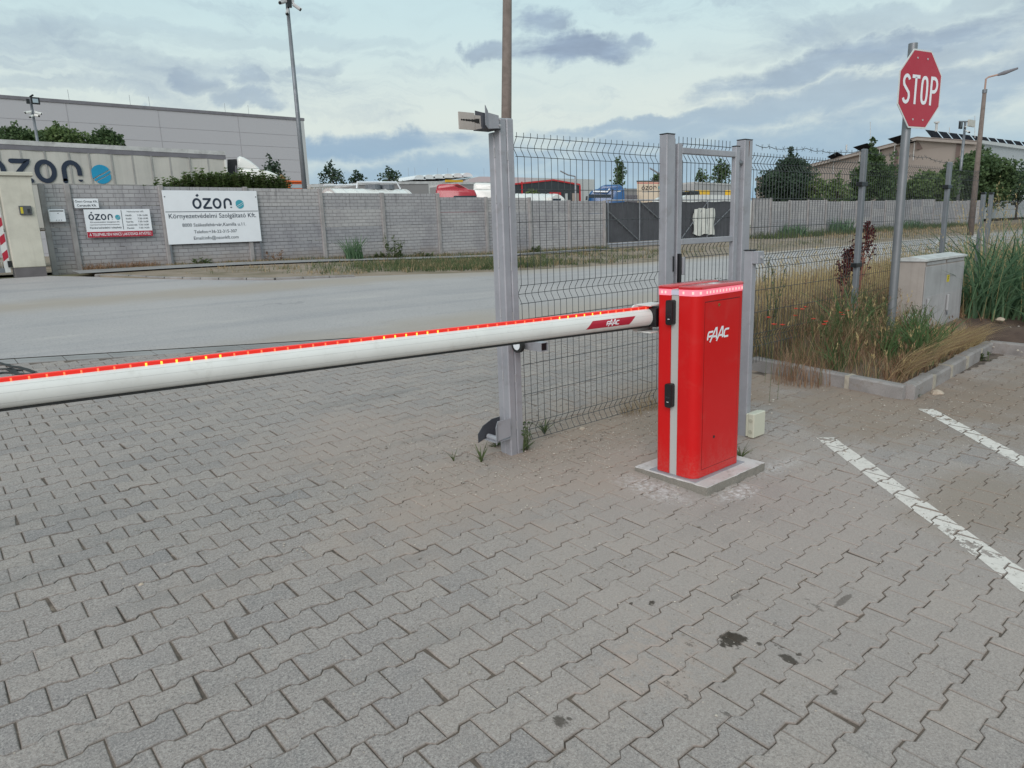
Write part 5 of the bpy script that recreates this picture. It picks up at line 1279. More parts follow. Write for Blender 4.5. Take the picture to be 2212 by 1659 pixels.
flat(c_, 'windscreen', K['glass'], [(1272, 420), (1320, 420), (1320, 427), (1271, 427)], F_, -0.02)
flat(c_, 'side_stripe', K['navy'], [(1322, 408.5), (1325, 408.5), (1325, 430), (1322, 430)], F_, -0.015)
flat(c_, 'badge', K['signwhite'], [(1333, 411.5), (1341, 410.5), (1341, 414), (1333, 414.5)], F_, -0.015)
b = MB(); b.tube([F_.pt(1281, 410, -.12), F_.pt(1282, 414, -.12), F_.pt(1312, 414.5, -.12), F_.pt(1317, 408, -.12)], .045, 6); b.build('light_bar', K['boardwhite'], c_)
flat(c_, 'mirror', K['black'], [(1266, 424), (1270, 424), (1269, 433), (1265, 433)], F_, -0.25, .15)
a, c = at(1350, 407, 30), at(1376, 430, 30); t = thing('water_tank', 'grey ribbed metal frame between the blue truck and the cream container', 'frame', (a.x, 30, YG))
b = MB(); b.box(a.x, c.x, 30, 30.5, YG, a.z); b.build('tank', K['trailergrey'], t)
b = MB()
for i in range(8): x = a.x + (c.x - a.x) * (i + .5) / 8; b.box(x - .04, x + .04, 29.94, 29.999, YG, a.z - .4)
b.build('rib', K['darkrail'], t)
F_ = Facing(1400, 30)
t = thing('box_container', 'cream lettered container with a red line under its roof', 'container', (F_.o.x, F_.o.y, YG))
K['cream'] = mat('container_cream', (.60, .49, .37), .6, var=.12, scale=.6)
sd_ = flat(t, 'body', K['cream'], [(1376, 445), (1376, 392.5), (1470, 392.5), (1470, 445)], F_, 0, 2.4)
flat(t, 'roof', K['black'], [(1375, 392.4), (1375, 390.2), (1471, 390.2), (1471, 392.4)], F_, -.04, 2.5)
flat(sd_, 'red_line', K['redtrim'], [(1376.5, 396.2), (1376.5, 394.6), (1470, 394.6), (1470, 396.2)], F_, -.012)
p = F_.pt(1386, 411, -.006); Hh = F_.pt(1386, 402.5).z - p.z
b, gl_ = MB(), MB(); wave_logo(b, gl_, plane_M(p, F_.x, (0, 0, 1)) @ Matrix.Diagonal((1.05, 1, 1, 1)), Hh); b.build('emblem', mat('brown_print', (.05, .028, .02), .6), sd_); gl_.build('ball', K['teal'], sd_)
flat(sd_, 'small_print', K['rib'], [(1387, 415.4), (1387, 414.2), (1422, 413.4), (1422, 414.6)], F_, -.006, .003)
n = 23.5; a, c = at(1407, 423, n), at(1632, 429, n); a.x = at(1407, 423, n + 1.9).x
t = thing('work_van', 'white van roof with a yellow beacon bar just above the sliding gate', 'van', ((a.x + c.x) / 2, n + 1, YG))
b = MB(); zt_ = at(1500, 420.5, n).z
o = [(a.x, zt_ - .5), (a.x + .12, zt_ - .2), (a.x + .6, zt_ - .03), (a.x + 2, zt_), (c.x - 1.6, zt_ - .02), (c.x - .5, zt_ - .28), (c.x, zt_ - .6), (c.x, YG + .4), (a.x, YG + .4)]
b.prism(o, 'y', n, n + 1.9); b.build('body', K['truckwhite'], t, autosmooth=35)
p = at(1487, 423, n + .5); q = at(1529, 412, n + .5); zb1 = at(1505, 420.5, n + .5).z
b = MB(); b.box(p.x, (p.x + q.x) / 2 - .1, n + .3, n + 1.4, zb1 - .05, at(1500, 413.5, n + .5).z, .05); b.build('beacon_base', K['black'], t)
b = MB(); b.box((p.x + q.x) / 2 - .099, q.x, n + .3, n + 1.4, zb1 - .05, at(1510, 411, n + .5).z, .06); b.build('beacon_bar', K['yellow'], t)
p = at(1583, 421, n); b = MB(); b.box(p.x - .08, p.x + .12, n + .2, n + .5, p.z - .12, p.z + .28, .03); b.build('beacon', K['yellow'], t)
a, c = at(1192, 426, 24), at(1214, 432, 24); t = thing('delivery_van', 'white vehicle roof with a dark window beside the ribbed tank', 'van', (a.x, 24.5, YG))
b = MB(); b.prism([(a.x, YG + .4), (a.x, a.z), (a.x + .3, a.z + .12), (c.x - .15, a.z + .1), (c.x, a.z - .3), (c.x, YG + .4)], 'y', 24, 25.8); b.build('body', K['truckwhite'], t)
b = MB(); b.box(a.x + .05, c.x - .08, 23.985, 23.995, a.z - .5, a.z - .06); b.build('window', K['glass'], t)
# ------------------------------------------------------------------ far buildings
wn = 60.0; a = at(0, 211, wn); c = at(655, 262, wn)
wh = thing('warehouse', 'huge windowless grey warehouse behind the lettered trailer', 'warehouse', (10, wn, YG))
zt = (a.z + c.z) / 2; xe = c.x
b = MB(); b.box(-60, xe, wn, wn + 70, YG - .5, zt); wl = b.build('wall', K['clad'], wh)
b = MB(); b.box(-60.1, xe + .1, wn - .06, wn + 70.1, zt + .001, zt + .22); b.build('parapet', K['darkrail'], wh)
K['joint'] = mat('panel_joint', (.36, .342, .358), .6, var=.1)
b = MB(); z = zt - 1.25
while z > YG: b.box(-60, xe - .3, wn - .012, wn - .002, z, z + .022); z -= 1.0
x = xe - 5.6
while x > -60: b.box(x - .015, x + .015, wn - .014, wn - .003, YG, zt - .01); x -= 6.0
b.build('panel_joint', K['joint'], wl)
b = MB(); b.box(xe - .28, xe + .03, wn - .03, wn + .3, YG, zt - .01); b.build('corner_trim', K['cladlight'], wh)
for u in (158, 288, 329, 490, 540): p = at(u, 270, wn + .5); b = MB(); b.tube([(p.x, wn + .5, zt), (p.x, wn + .5, zt + 1.0)], .012, 4); b.build('lightning_rod', K['galvdark'], wh)
# pale hall with barrel roof lights
hn = 80.0; a = at(885, 388, hn); c = at(1075, 379, hn)
h = thing('hall', 'far pale hall with rounded roof lights left of the tall gate post', 'hall', ((a.x + c.x) / 2, hn, YG))
e0 = at(1062, 398, hn)
b = MB(); b.prism([(at(1012, 400, hn).x, YG), (at(1012, 387, hn).x, at(1012, 387, hn).z), (at(1035, 381, hn).x, at(1040, 381.5, hn).z), (at(1075, 382, hn).x, at(1075, 382, hn).z), (at(1075, 382, hn).x + 20, at(1075, 382, hn).z), (at(1075, 382, hn).x + 20, YG)], 'y', hn, hn + 25); b.build('wall', K['cladlight'], h)
b = MB(); l = at(888, 391.5, hn); r = at(1012, 389, hn)
b.prism([(l.x, YG), (l.x, l.z), (r.x - .05, r.z - .1), (r.x - .05, YG)], 'y', hn + .2, hn + 22); b.build('low_wing', K['rail'], h)
b = MB()
for i in range(6):
    u = 903 + 20.5 * i; p = at(u, 390 - 1.15 * i, hn + 1); w = .62
    b.prism([(p.x + w * 1.5 * math.cos(R_(q)), p.z + .1 + w * .9 * math.sin(R_(q))) for q in range(0, 181, 20)], 'y', hn + .5, hn + 14)
b.build('roof_light', K['skylight'], h)
b = MB(); p = at(965, 393, hn - .5); q = at(1000, 389, hn - .5); b.box(p.x, q.x, hn - .5, hn - .1, p.z, q.z); b.build('yellow_fascia', K['yellow'], h)
for u in (883, 897, 946, 968, 1046): p = at(u, 385, hn + 5); b = MB(); b.tube([(p.x, hn + 5, p.z - .5), (p.x, hn + 5, p.z + 1.4)], .02, 4); b.build('lightning_rod', K['galvdark'], h)
# dark hall with red edges
dn = 70.0; P_ = [at(u, v, dn) for u, v in ((1110, 399.5), (1194, 390.5), (1252.5, 400.5))]
h = thing('hall', 'anthracite hall with bright red roof edges seen through the mesh', 'hall', (P_[1].x, dn, YG))
ol = [(P_[0].x, YG), (P_[0].x, P_[0].z), (P_[1].x, P_[1].z), (P_[2].x, P_[2].z), (P_[2].x, YG)]
b = MB(); b.prism(ol, 'y', dn, dn + 25); wl = b.build('wall', K['claddark'], h)
b = MB()
for p, q in ((P_[0], P_[1]), (P_[1], P_[2])):
    b.add([(p.x, dn - .1, p.z - .0), (q.x, dn - .1, q.z), (q.x, dn - .1, q.z + .2), (p.x, dn - .1, p.z + .2), (p.x, dn + 25, p.z + .2), (q.x, dn + 25, q.z + .2)], [(0, 1, 2, 3), (3, 2, 5, 4)])
b.build('roof_edge', K['redtrim'], h)
b = MB(); b.box(P_[2].x - .12, P_[2].x + .06, dn - .12, dn - .003, YG, P_[2].z); q = at(1127, 410, dn); b.box(q.x - .08, q.x + .08, dn - .12, dn - .003, YG, q.z + 1.0); b.build('corner_trim', K['redtrim'], h)
p, q = at(1187, 430, dn), at(1210.5, 415.5, dn)
b = MB(); b.box(p.x, q.x, dn - .12, dn - .002, p.z - .3, q.z); wf = b.build('window', K['redtrim'], wl)
b = MB(); b.box(p.x + .3, q.x - .3, dn - .14, dn - .121, p.z - .3, q.z - .35); b.build('pane', K['pane'], wf)
b = MB(); p, q = at(1236, 430, dn), at(1249, 417.5, dn); b.box(p.x, q.x, dn - .1, dn - .002, p.z - .5, q.z); b.build('gate', K['cladbeige'], wl)
b = MB(); p, q = at(1221, 430, dn), at(1225, 418, dn); b.box(p.x, q.x, dn - .1, dn - .002, p.z - .5, q.z); b.build('door', K['cladlight'], wl)
# beige hall with solar panels (right)
def onaz(u, A, D):
    "point above the ground line A + k D that is seen in column u"
    r = ray(u, 420); det = r.x * -D.y + D.x * r.y; k = (A.x * r.y - A.y * r.x) / (r.x * D.y - r.y * D.x)
    return k
A0 = at(1636, 390, 45) * (75 / at(1636, 390, 45).xy.length); FAR = 1.46; ray_ = lambda u, v, d: EYE + ray(u, v) * (d * FAR / ray(u, v).xy.length)
Lp = ray_(1634, 385, 78); Rp = ray_(2114, 304, 62)
D = (Rp - Lp); kk = onaz(1984, Lp, D); Ap_xy = Lp + D * kk; Apx = ray_(1984, 295, Ap_xy.xy.length / FAR)
bh = thing('hall', 'beige hall with a wide gable and solar panels on its roof', 'hall', (Rp.x, Rp.y, YG))
ax = Vector((1, -.02, 0)); LEN_ = 80.0
G = [Vector((Lp.x, Lp.y, YG)), Vector(Lp), Vector(Apx), Vector(Rp), Vector((Rp.x, Rp.y, YG))]
b = MB(); b.add([tuple(p) for p in G], [(0, 1, 2, 3, 4)]); gw = b.build('gable_wall', K['cladbeige'], bh)
b = MB(); b.add([tuple(G[4]), tuple(G[3]), tuple(G[3] + ax * LEN_), tuple(G[4] + ax * LEN_)], [(0, 1, 2, 3)]); sw = b.build('side_wall', K['cladgrey'], bh)
up = Vector((0, 0, .25)); outw = (Vector((-1, 0, 0))) * .35
b = MB()
for p, q in ((G[1], G[2]), (G[2], G[3])): b.add([tuple(p + outw), tuple(q + outw), tuple(q + ax * LEN_), tuple(p + ax * LEN_), tuple(p + outw - up * 1.6), tuple(q + outw - up * 1.6)], [(0, 1, 2, 3), (4, 5, 1, 0)])
b.build('roof', mat('roof_beige', (.42, .35, .31), .6, var=.1), bh)
b = MB()
for p, q in ((G[1], G[2]), (G[2], G[3])): b.add([tuple(p + outw * 1.05 - up * .45), tuple(q + outw * 1.05 - up * .45), tuple(q + outw * 1.05 - up * .2), tuple(p + outw * 1.05 - up * .2)], [(0, 1, 2, 3)])
b.build('verge_trim', K['trimbrown'], bh)
b = MB(); e = Vector((0, -.3, 0)); b.add([tuple(G[3] + e - up * 1.2), tuple(G[3] + e + ax * LEN_ - up * 1.2), tuple(G[3] + e + ax * LEN_ + up * .1), tuple(G[3] + e + up * .1)], [(0, 1, 2, 3)]); b.build('gutter', K['cladlight'], bh)
b = MB()
for u in (1900, 1931, 2061):
    k = onaz(u, Lp, D); p = Lp + D * k; zt_ = Lp.z + (Apx.z - Lp.z) * k / kk if k < kk else Apx.z + (Rp.z - Apx.z) * (k - kk) / (1 - kk)
    if u > 1905: b.box(p.x - .12, p.x - .02, p.y - .2, p.y + .2, YG, zt_ - .4)
for x in (12, 13.5, 27): b.box(Rp.x + x - .2, Rp.x + x + .2, Rp.y - .12, Rp.y - .02, YG, Rp.z - .4)
b.build('downpipe', K['trimbrown'], bh)
b = MB(); k = kk; p = Lp + D * (kk * .99); b.box(p.x - .15, p.x - .03, p.y - .35, p.y + .35, Apx.z - 1.35, Apx.z - .6); b.build('louvre', K['trimbrown'], gw)
b = MB()                                         # grey lower part of the gable wall
b.add([(G[0].x - .05, G[0].y, YG), (G[4].x - .05, G[4].y, YG), (G[4].x - .05, G[4].y, YG + 2.0), (G[0].x - .05, G[0].y, YG + 2.0)], [(0, 1, 2, 3)]); b.build('base_band', K['cladgrey'], gw)
def rack(u0, v0, u1, v1, d, drop=1.0, w=1.6):
    a_ = ray_(u0, v0, d); c_2 = ray_(u1, v1, d)
    q = MB(); dn_ = Vector((w, .25 * w, -drop)); q.add([tuple(a_), tuple(c_2), tuple(c_2 + dn_), tuple(a_ + dn_), tuple(a_ + dn_ - Vector((0, 0, .08))), tuple(c_2 + dn_ - Vector((0, 0, .08)))], [(0, 1, 2, 3), (3, 2, 5, 4)]); o = q.build('solar_panel', K['solar'], bh)
    q = MB()
    for s_ in (.08, .92): p = a_.lerp(c_2, s_); q.tube([p, p + Vector((w * .7, .2, -drop * 1.25))], .04, 4)
    q.build('strut', K['rail'], o)
for q in ((1786, 339, 1808, 328, 70), (1842, 318, 1873, 309, 67), (1917, 300, 1948, 291, 65)):
    a_ = ray_(q[0], q[1], q[4]); e_ = ray_(q[2], q[3], q[4] - 1)
    q_ = MB(); lo = Vector((3.4, -1.5, -1.5)); q_.add([tuple(a_), tuple(e_), tuple(e_ + lo), tuple(a_ + lo)], [(0, 1, 2, 3)]); o = q_.build('solar_panel', K['solar'], bh)
    q_ = MB(); q_.tube([a_ + lo * .3, a_ + lo * .3 + Vector((0, 0, -1.6))], .05, 4); q_.tube([e_ + lo * .5, e_ + lo * .5 + Vector((0, 0, -2.0))], .05, 4); q_.build('strut', K['rail'], o)
prev = (1998, 280); ends = [2026, 2048, 2070, 2098, 2114, 2134, 2152, 2170, 2188, 2206, 2226]
for i, u in enumerate(ends):
    v0 = 280 + (prev[0] - 1998) * .125; v1 = 280 + (u - 5 - 1998) * .125
    d0 = 66 + (prev[0] - 1998) * .06
    a_ = ray_(prev[0], v0, d0); e_ = ray_(u - 3, v1, d0 + (u - prev[0]) * .06); drop = Vector((1.4, -.8, -1.5))
    q_ = MB(); q_.add([tuple(a_), tuple(e_), tuple(e_ + drop), tuple(a_ + drop)], [(0, 1, 2, 3)]); o = q_.build('solar_panel', K['solar'], bh)
    q_ = MB(); q_.tube([e_, e_ + Vector((.9, -.5, -1.9))], .035, 4); q_.build('strut', K['rail'], o); prev = (u, 0)
b = MB()
for u, v0, v1, d in ((1880, 312, 263, 72), (1695, 352, 333, 76), (2051, 288, 275, 66), (2106, 298, 250, 66), (1884, 312, 300, 68)): b.tube([ray_(u, v0, d), ray_(u, v1, d)], .035, 4)
p = ray_(2022, 284, 66); b.tube([p, p + Vector((0, 0, .9))], .14, 8); b.tube([p + Vector((0, 0, .9)), p + Vector((0, 0, 1.05))], .3, 8); p = ray_(1828, 325, 70); b.tube([p, p + Vector((0, 0, .7))], .1, 6)
b.build('roof_pipe', K['rail'], bh)
# ------------------------------------------------------------------ poles and lamps
def lamp_post(label, s_, n_, htop, r0, r1, head=True, dx=0):
    z0 = zg(s_, n_); t = thing('street_lamp', label, 'street lamp', (s_, n_, z0), 'street lamps along the road')
    b = MB(); b.tube([(s_ + dx, n_, z0 - .1), (s_ - dx * .35, n_, htop)], [r0, r1], 14); s_ -= dx * .35; b.build('pole', K['polewood'], t, smooth=True)
    b = MB(); b.tube([(s_, n_, htop - .15), (s_, n_, htop + .02)], r1 + .02, 10); b.build('collar', K['galvdark'], t)
    b = MB(); d = Vector((.55, -.83, 0)) if head else Vector((0, 1, 0)); d.normalize()
    e = Vector((s_, n_, htop)); b.tube([e, e + Vector((0, 0, .52)), e + Vector((0, 0, .60)) + d * .12, e + Vector((0, 0, .68)) + d * .55], .045, 8); b.build('bracket', mat('rusty_bracket', (.42, .27, .22), .6), t)
    b = MB(); b.tube([e + Vector((0, 0, .66)) + d * .5, e + Vector((0, 0, .74)) + d * .8, e + Vector((0, 0, .90)) + d * 1.35], [.06, .10, .05], 8); b.build('lamp_head', K['darkrail'], t)
    return t
q = at(1100, 252, 13.25); lamp_post('brown concrete lamp post rising behind the tall gate post', q.x, 13.25, 7.4, .145, .10, dx=-.30)
nn = 13.25; q = at(2119, 320, nn); qt = at(2134, 196, nn)
lamp_post('brown concrete street lamp near the fence end beside the stop sign', q.x - .3, nn, qt.z, .155, .09)
def bullet(b, k_, p, d, L=.42, r=.075, sh=.025):
    d = Vector(d).normalized(); p = Vector(p); b.tube([p, p + d * L * .9], r, 8); k_.tube([p + d * L * .9, p + d * L], r * .98, 8)
    b.tube([p - d * .02 + Vector((0, 0, r)), p + d * L * 1.15 + Vector((0, 0, r * 1.05))], sh, 4)
cn = 22.0; q = at(648, 300, cn); z0 = road_side(q.x)
t = thing('camera_mast', 'tall thin steel mast with white cameras at its top behind the concrete fence', 'mast', (q.x, cn, z0))
zt = at(622, 6, cn).z
b = MB(); b.tube([(q.x, cn, z0), (q.x, cn, zt + .6)], [.088, .05], 10); b.build('pole', K['galvdark'], t, smooth=True)
ca, cl = MB(), MB()
for p_, d_ in (((-.13, -.1, -.02), (-.8, -.5, -.38)), ((.14, -.1, -.05), (.6, -.45, -.55)), ((-.03, -.06, -.22), (-.4, -.6, -.62))): bullet(ca, cl, (q.x + p_[0], cn + p_[1], zt + p_[2]), d_, .27, .048, .016)
ca.tube([(q.x - .11, cn - .02, zt + .06), (q.x - .11, cn - .10, zt + .06)], .10, 12); ca.tube([(q.x + .10, cn - .02, zt + .05), (q.x + .10, cn - .10, zt + .05)], .09, 12)
cm = ca.build('camera', K['camwhite'], t, autosmooth=40); cl.build('lens', K['black'], cm)
b = MB(); b.box(q.x - .05, q.x + .09, cn - .12, cn - .05, zt - .15, zt + .2); b.build('cable_box', K['black'], t)
cn = 30.0; q = at(75, 270, cn); zt = at(70, 213, cn).z
t = thing('camera_mast', 'thin mast with dark floodlights and white cameras above the left trees', 'mast', (q.x, cn, YG))
b = MB(); b.tube([(q.x, cn, YG), (q.x, cn, zt)], .045, 8); b.build('pole', K['galvdark'], t, smooth=True)
fl = MB(); fl.box(q.x - .02, q.x + .24, cn - .2, cn - .12, zt - .2, zt + .02); fl.box(q.x - .15, q.x - .05, cn - .2, cn - .12, zt - .2, zt - .05); fl.tube([(q.x, cn, zt + .05), (q.x + .08, cn - .12, zt + .10)], .03, 6); ff = fl.build('floodlight', K['black'], t)
b = MB(); b.box(q.x + .03, q.x + .19, cn - .212, cn - .202, zt - .16, zt - .03); b.build('lens', K['pane'], ff)
ca, cl = MB(), MB(); [bullet(ca, cl, (q.x + o_, cn - .06, zt - .45 - h_), d_, .2, .035, .012) for o_, h_, d_ in ((-.05, 0, (-1, -.3, -.25)), (.06, 0, (1, -.3, -.3)), (-.02, .12, (-.6, -.8, -.4)), (.04, .1, (.5, -.8, -.2)))]
cm = ca.build('camera', K['truckwhite'], t); cl.build('lens', K['black'], cm)
cn = 24.0; q = at(2077, 350, cn); zt = at(2086, 262, cn).z
t = thing('floodlight_mast', 'slender mast with a cross arm and floodlights in front of the beige hall', 'mast', (q.x, cn, YG))
b = MB(); b.tube([(q.x, cn, YG), (q.x, cn, zt)], [.16, .10], 8); pl = b.build('pole', K['galvdark'], t, smooth=True)
w = (at(2101, 260, cn).x - at(2070, 266, cn).x)
b = MB(); b.tube([(q.x - w * .42, cn, zt - .12), (q.x + w * .55, cn, zt + .1)], .07, 6); b.build('cross_arm', K['galvdark'], t)
p = at(2095, 266, cn); b = MB(); b.box(p.x - .75, p.x + .75, cn - .2, cn - .05, p.z - .32, p.z + .25); b.build('floodlight', mat('flood_glass', (.5, .47, .42), .4), t)
p = at(2072, 271, cn); b = MB(); b.box(p.x - .3, p.x + .25, cn - .2, cn - .05, p.z - .3, p.z + .25); b.build('floodlight', K['black'], t)
ca, cl = MB(), MB(); p = at(2078, 275, cn); bullet(ca, cl, (p.x + .4, cn - .2, p.z), (-1, -.2, -.15), .8, .08); bullet(ca, cl, (p.x + .5, cn - .2, p.z - .3), (-.6, -.6, -.3), .6, .08); cm = ca.build('camera', K['truckwhite'], t); cl.build('lens', K['black'], cm)
for (u, v0, v1, n_, lab, sd) in ((1243, 420, 398, 60, 'far thin grey street lamp in front of the dark hall', -1), (1437, 400, 390, 45, 'far thin street lamp above the cream container', -1)):
    p = at(u, v1 + (8 if n_ == 60 else 0), n_); hz = at(u, v1 if n_ == 60 else 376, n_).z if n_ == 60 else at(u, 377, n_).z
    hz = at(u, 381 if n_ == 60 else 377, n_).z
    t = thing('street_lamp', lab, 'street lamp', (p.x, n_, YG), 'far street lamps')
    b = MB(); b.tube([(p.x, n_, YG), (p.x, n_, hz)], .09, 6); b.build('pole', K['galv'], t)
    b = MB(); b.tube([(p.x, n_, hz), (p.x - 1.2, n_, hz + .15), (p.x - 2.4, n_, hz + .55)], .08, 5); b.build('lamp_head', K['galv'], t)
# machine and cabin behind the right fence
p = at(2025, 415, 23); t = thing('excavator', 'small yellow digger arm just above the right concrete fence', 'excavator', (p.x, 23, YG))
b = MB(); b.box(p.x - 1.0, p.x + 1.3, 23, 24, YG + .3, p.z - .15); b.build('body', K['yellow'], t)
b = MB(); b.tube([(p.x - 1.1, 23.3, p.z - .3), (p.x - .3, 23.3, p.z + .45), (p.x + 2.4, 23.3, p.z - .35)], [.35, .28, .1], 6); b.build('arm', mat('digger_ochre', (.45, .2, .03), .5), t)
a, c = at(1962, 413, 24), at(2013, 432, 24); t = thing('site_cabin', 'dark brown site cabin with pale windows behind the right concrete fence', 'cabin', ((a.x + c.x) / 2, 25, YG))
b = MB(); b.box(a.x, c.x, 24, 26.4, YG, a.z); bd = b.build('wall', K['brownpane'], t)
w = (c.x - a.x)
for f0, f1 in ((.06, .38), (.46, .72), (.78, .97)): b = MB(); b.box(a.x + w * f0, a.x + w * f1, 23.98, 23.998, YG + .9, a.z - .2); b.build('window', K['pane'], bd)
b = MB(); b.box(a.x - .1, c.x + .1, 23.9, 26.5, a.z + .001, a.z + .12); b.build('roof', K['trimbrown'], t)
# ------------------------------------------------------------------ trees
def tree(name, label, base, ztop, wid, n_leaf, size, mt, seed, shape='round', spikes=0, zlow=None, group='trees and bushes behind the concrete fence', dens=1.0):
    r = random.Random(seed); bx, by = base; z0 = YG; H = ztop - z0
    t = thing(name, label, 'tree', (bx, by, z0), group)
    zl = zlow if zlow is not None else z0 + H * .18
    br = MB(); br.tube([(bx, by, z0 - .1), (bx + r.uniform(-.1, .1), by, z0 + H * .35), (bx + r.uniform(-.15, .15), by, z0 + H * .75)], [.045 * H ** .9 * .35 + .04, .09, .03], 7)
    lf = MB(); clumps = []
    K_ = max(16, int(34 * dens)); zb = ztop - (ztop - zl) * (.26 if spikes > 2 else .04)
    for i in range(K_):
        q = r.random(); a = r.uniform(0, 6.283)
        if shape == 'round': w = math.sqrt(max(.05, 1 - (2 * q - .95) ** 2))
        elif shape == 'cone': w = (1 - q) ** .75 * .95 + .12
        else: w = (.75 + .25 * math.sin(q * 3)) * (1 - max(0, q - .7) * 2.2)
        rr = wid / 2 * w * math.sqrt(r.random()) ; clumps.append((bx + rr * math.cos(a), by + rr * math.sin(a) * .8, zl + (zb - zl) * (q * .95), wid * r.uniform(.12, .2), r.random()))
    for i in range(spikes):
        a = r.uniform(0, 6.283); rr = wid * .42 * math.sqrt(r.random()); k = 1 - (rr / (wid * .5)) ** 2 * .6
        zb_ = zl + (ztop - zl) * .45 * k; zt_ = zl + (ztop - zl) * (k if i else 1) * r.uniform(.85, 1.0) if i else ztop
        x, y = (bx + rr * math.cos(a), by + rr * math.sin(a)) if i else (bx, by); st_n = max(3, int((zt_ - zb_) / (size * 1.2)))
        for j in range(st_n): clumps.append((x + r.gauss(0, .03), y, zb_ + (zt_ - zb_) * (j + .5) / st_n, size * (2.6 - 1.9 * j / st_n), r.random()))
    for i in range(min(14, K_)): c = clumps[i]; zz = max(z0 + .3, c[2] - H * .18); br.tube([(bx, by, min(zz, z0 + H * .6)), ((bx + c[0]) / 2, (by + c[1]) / 2, (zz + c[2]) / 2), c[:3]], [.05, .03, .012], 5)
    br.build('trunk', K['bark'], t, smooth=True)
    per = max(3, n_leaf // len(clumps))
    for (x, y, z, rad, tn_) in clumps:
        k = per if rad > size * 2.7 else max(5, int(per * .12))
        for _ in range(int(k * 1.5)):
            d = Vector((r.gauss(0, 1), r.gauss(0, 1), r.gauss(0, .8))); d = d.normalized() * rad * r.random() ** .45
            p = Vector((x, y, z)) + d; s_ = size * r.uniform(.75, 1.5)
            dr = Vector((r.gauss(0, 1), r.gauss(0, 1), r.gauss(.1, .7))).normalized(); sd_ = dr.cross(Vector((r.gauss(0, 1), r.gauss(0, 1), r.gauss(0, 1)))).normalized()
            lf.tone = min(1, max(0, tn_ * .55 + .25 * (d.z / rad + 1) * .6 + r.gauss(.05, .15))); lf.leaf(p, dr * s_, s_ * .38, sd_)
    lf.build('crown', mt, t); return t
def T(name, label, u, vtop, n_, wpx, nl, size, mt, seed, shape, spikes, vlow=None, dens=1.0):
    p = at(u, vtop, n_); w = (at(u + wpx / 2, vtop, n_) - at(u - wpx / 2, vtop, n_)).length * .95; px = (p - EYE).length / FPX
    zl = at(u, vlow, n_).z - .2 if vlow else None; size = 4.6 * px; w = wpx * px
    nl = int(wpx * ((vlow or 430) - vtop) * 1.25 + 500); dens = max(.9, min(2.4, nl / 3000))
    tree(name, label, (p.x, p.y), p.z, w, nl, size, mt, seed, shape, spikes, zl, dens=dens)
LD, LM_, LL = K['treedark'], K['treeleaf'], K['treelight']
T('leafy_tree', 'dark green tree behind the trailer at the left picture edge', 32, 262, 32, 84, 2600, .22, LM_, 1, 'round', 5, 330)
T('leafy_tree', 'rounded light green tree behind the trailer right of the thin mast', 124, 262, 33, 90, 3000, .22, LL, 2, 'round', 5, 330)
T('leafy_tree', 'small pointed tree above the middle of the trailer roof', 226, 272, 33, 78, 1500, .22, LM_, 3, 'cone', 7, 325, .8)
T('columnar_tree', 'narrow upright tree in front of the warehouse corner', 583, 333, 42, 44, 1500, .22, LD, 4, 'column', 7, 400)
T('columnar_tree', 'tallest dark upright tree left of the mesh, alone against the sky', 715, 346, 60, 52, 3200, .3, LD, 5, 'column', 12, 408)
T('columnar_tree', 'small dark tree behind the white roof between two larger ones', 767, 367, 70, 34, 1400, .3, LD, 6, 'round', 6, 402)
T('columnar_tree', 'dark two-peaked tree above the plain grey trailer', 840, 358, 60, 44, 2600, .3, LD, 7, 'round', 10, 400)
T('slim_tree', 'slim pointed tree behind the blue truck', 1338, 336, 46, 36, 1900, .26, LM_, 8, 'cone', 9, 410)
T('leafy_tree', 'small dark tree just left of the small gate post', 1422, 372, 52, 30, 700, .26, LM_, 9, 'round', 4, 398)
T('leafy_tree', 'thin twin-topped tree above the pale trailer', 1555, 341, 50, 52, 1500, .26, LM_, 10, 'cone', 9, 398)
T('leafy_tree', 'low tree left of the twin-topped tree', 1512, 364, 52, 36, 800, .26, LM_, 11, 'cone', 5, 398)
T('leafy_tree', 'dark broad bush-like tree with a tall tip before the beige hall', 1708, 318, 24.5, 108, 6500, .17, LD, 12, 'round', 3, 432, 1.8)
T('leafy_tree', 'low light green shrub right of the dark broad tree', 1765, 372, 22.5, 52, 1500, .15, LL, 13, 'round', 4, 432)
T('leafy_tree', 'light green shrub between the dark tree and the fence post', 1812, 372, 22.5, 66, 1700, .15, LL, 14, 'round', 5, 435)
T('leafy_tree', 'tall tree with a whip-like top left of the stop sign pole', 1886, 296, 23, 88, 5200, .18, LM_, 15, 'cone', 7, 432, 1.5)
T('leafy_tree', 'narrow tree directly left of the stop sign pole', 1931, 326, 23, 42, 1900, .17, LM_, 16, 'column', 4, 432)
T('leafy_tree', 'soft light green tree between the stop sign pole and the lamp', 2005, 366, 23, 92, 3200, .17, LL, 17, 'round', 5, 430)
T('leafy_tree', 'large dark green tree behind the brown street lamp', 2120, 312, 23.5, 130, 7000, .2, LM_, 18, 'round', 8, 430, 1.8)
T('leafy_tree', 'tree at the right picture edge behind the lower fence', 2208, 352, 23.5, 60, 2600, .2, LD, 19, 'round', 5, 430)
T('leafy_tree', 'thin tree left of the brown street lamp', 2052, 352, 23.5, 44, 1500, .18, LM_, 20, 'cone', 5, 425)
T('leafy_tree', 'grey-green bush beside the dark hall', 1150, 408, 44, 40, 500, .24, LL, 21, 'round', 3, 425, .6)
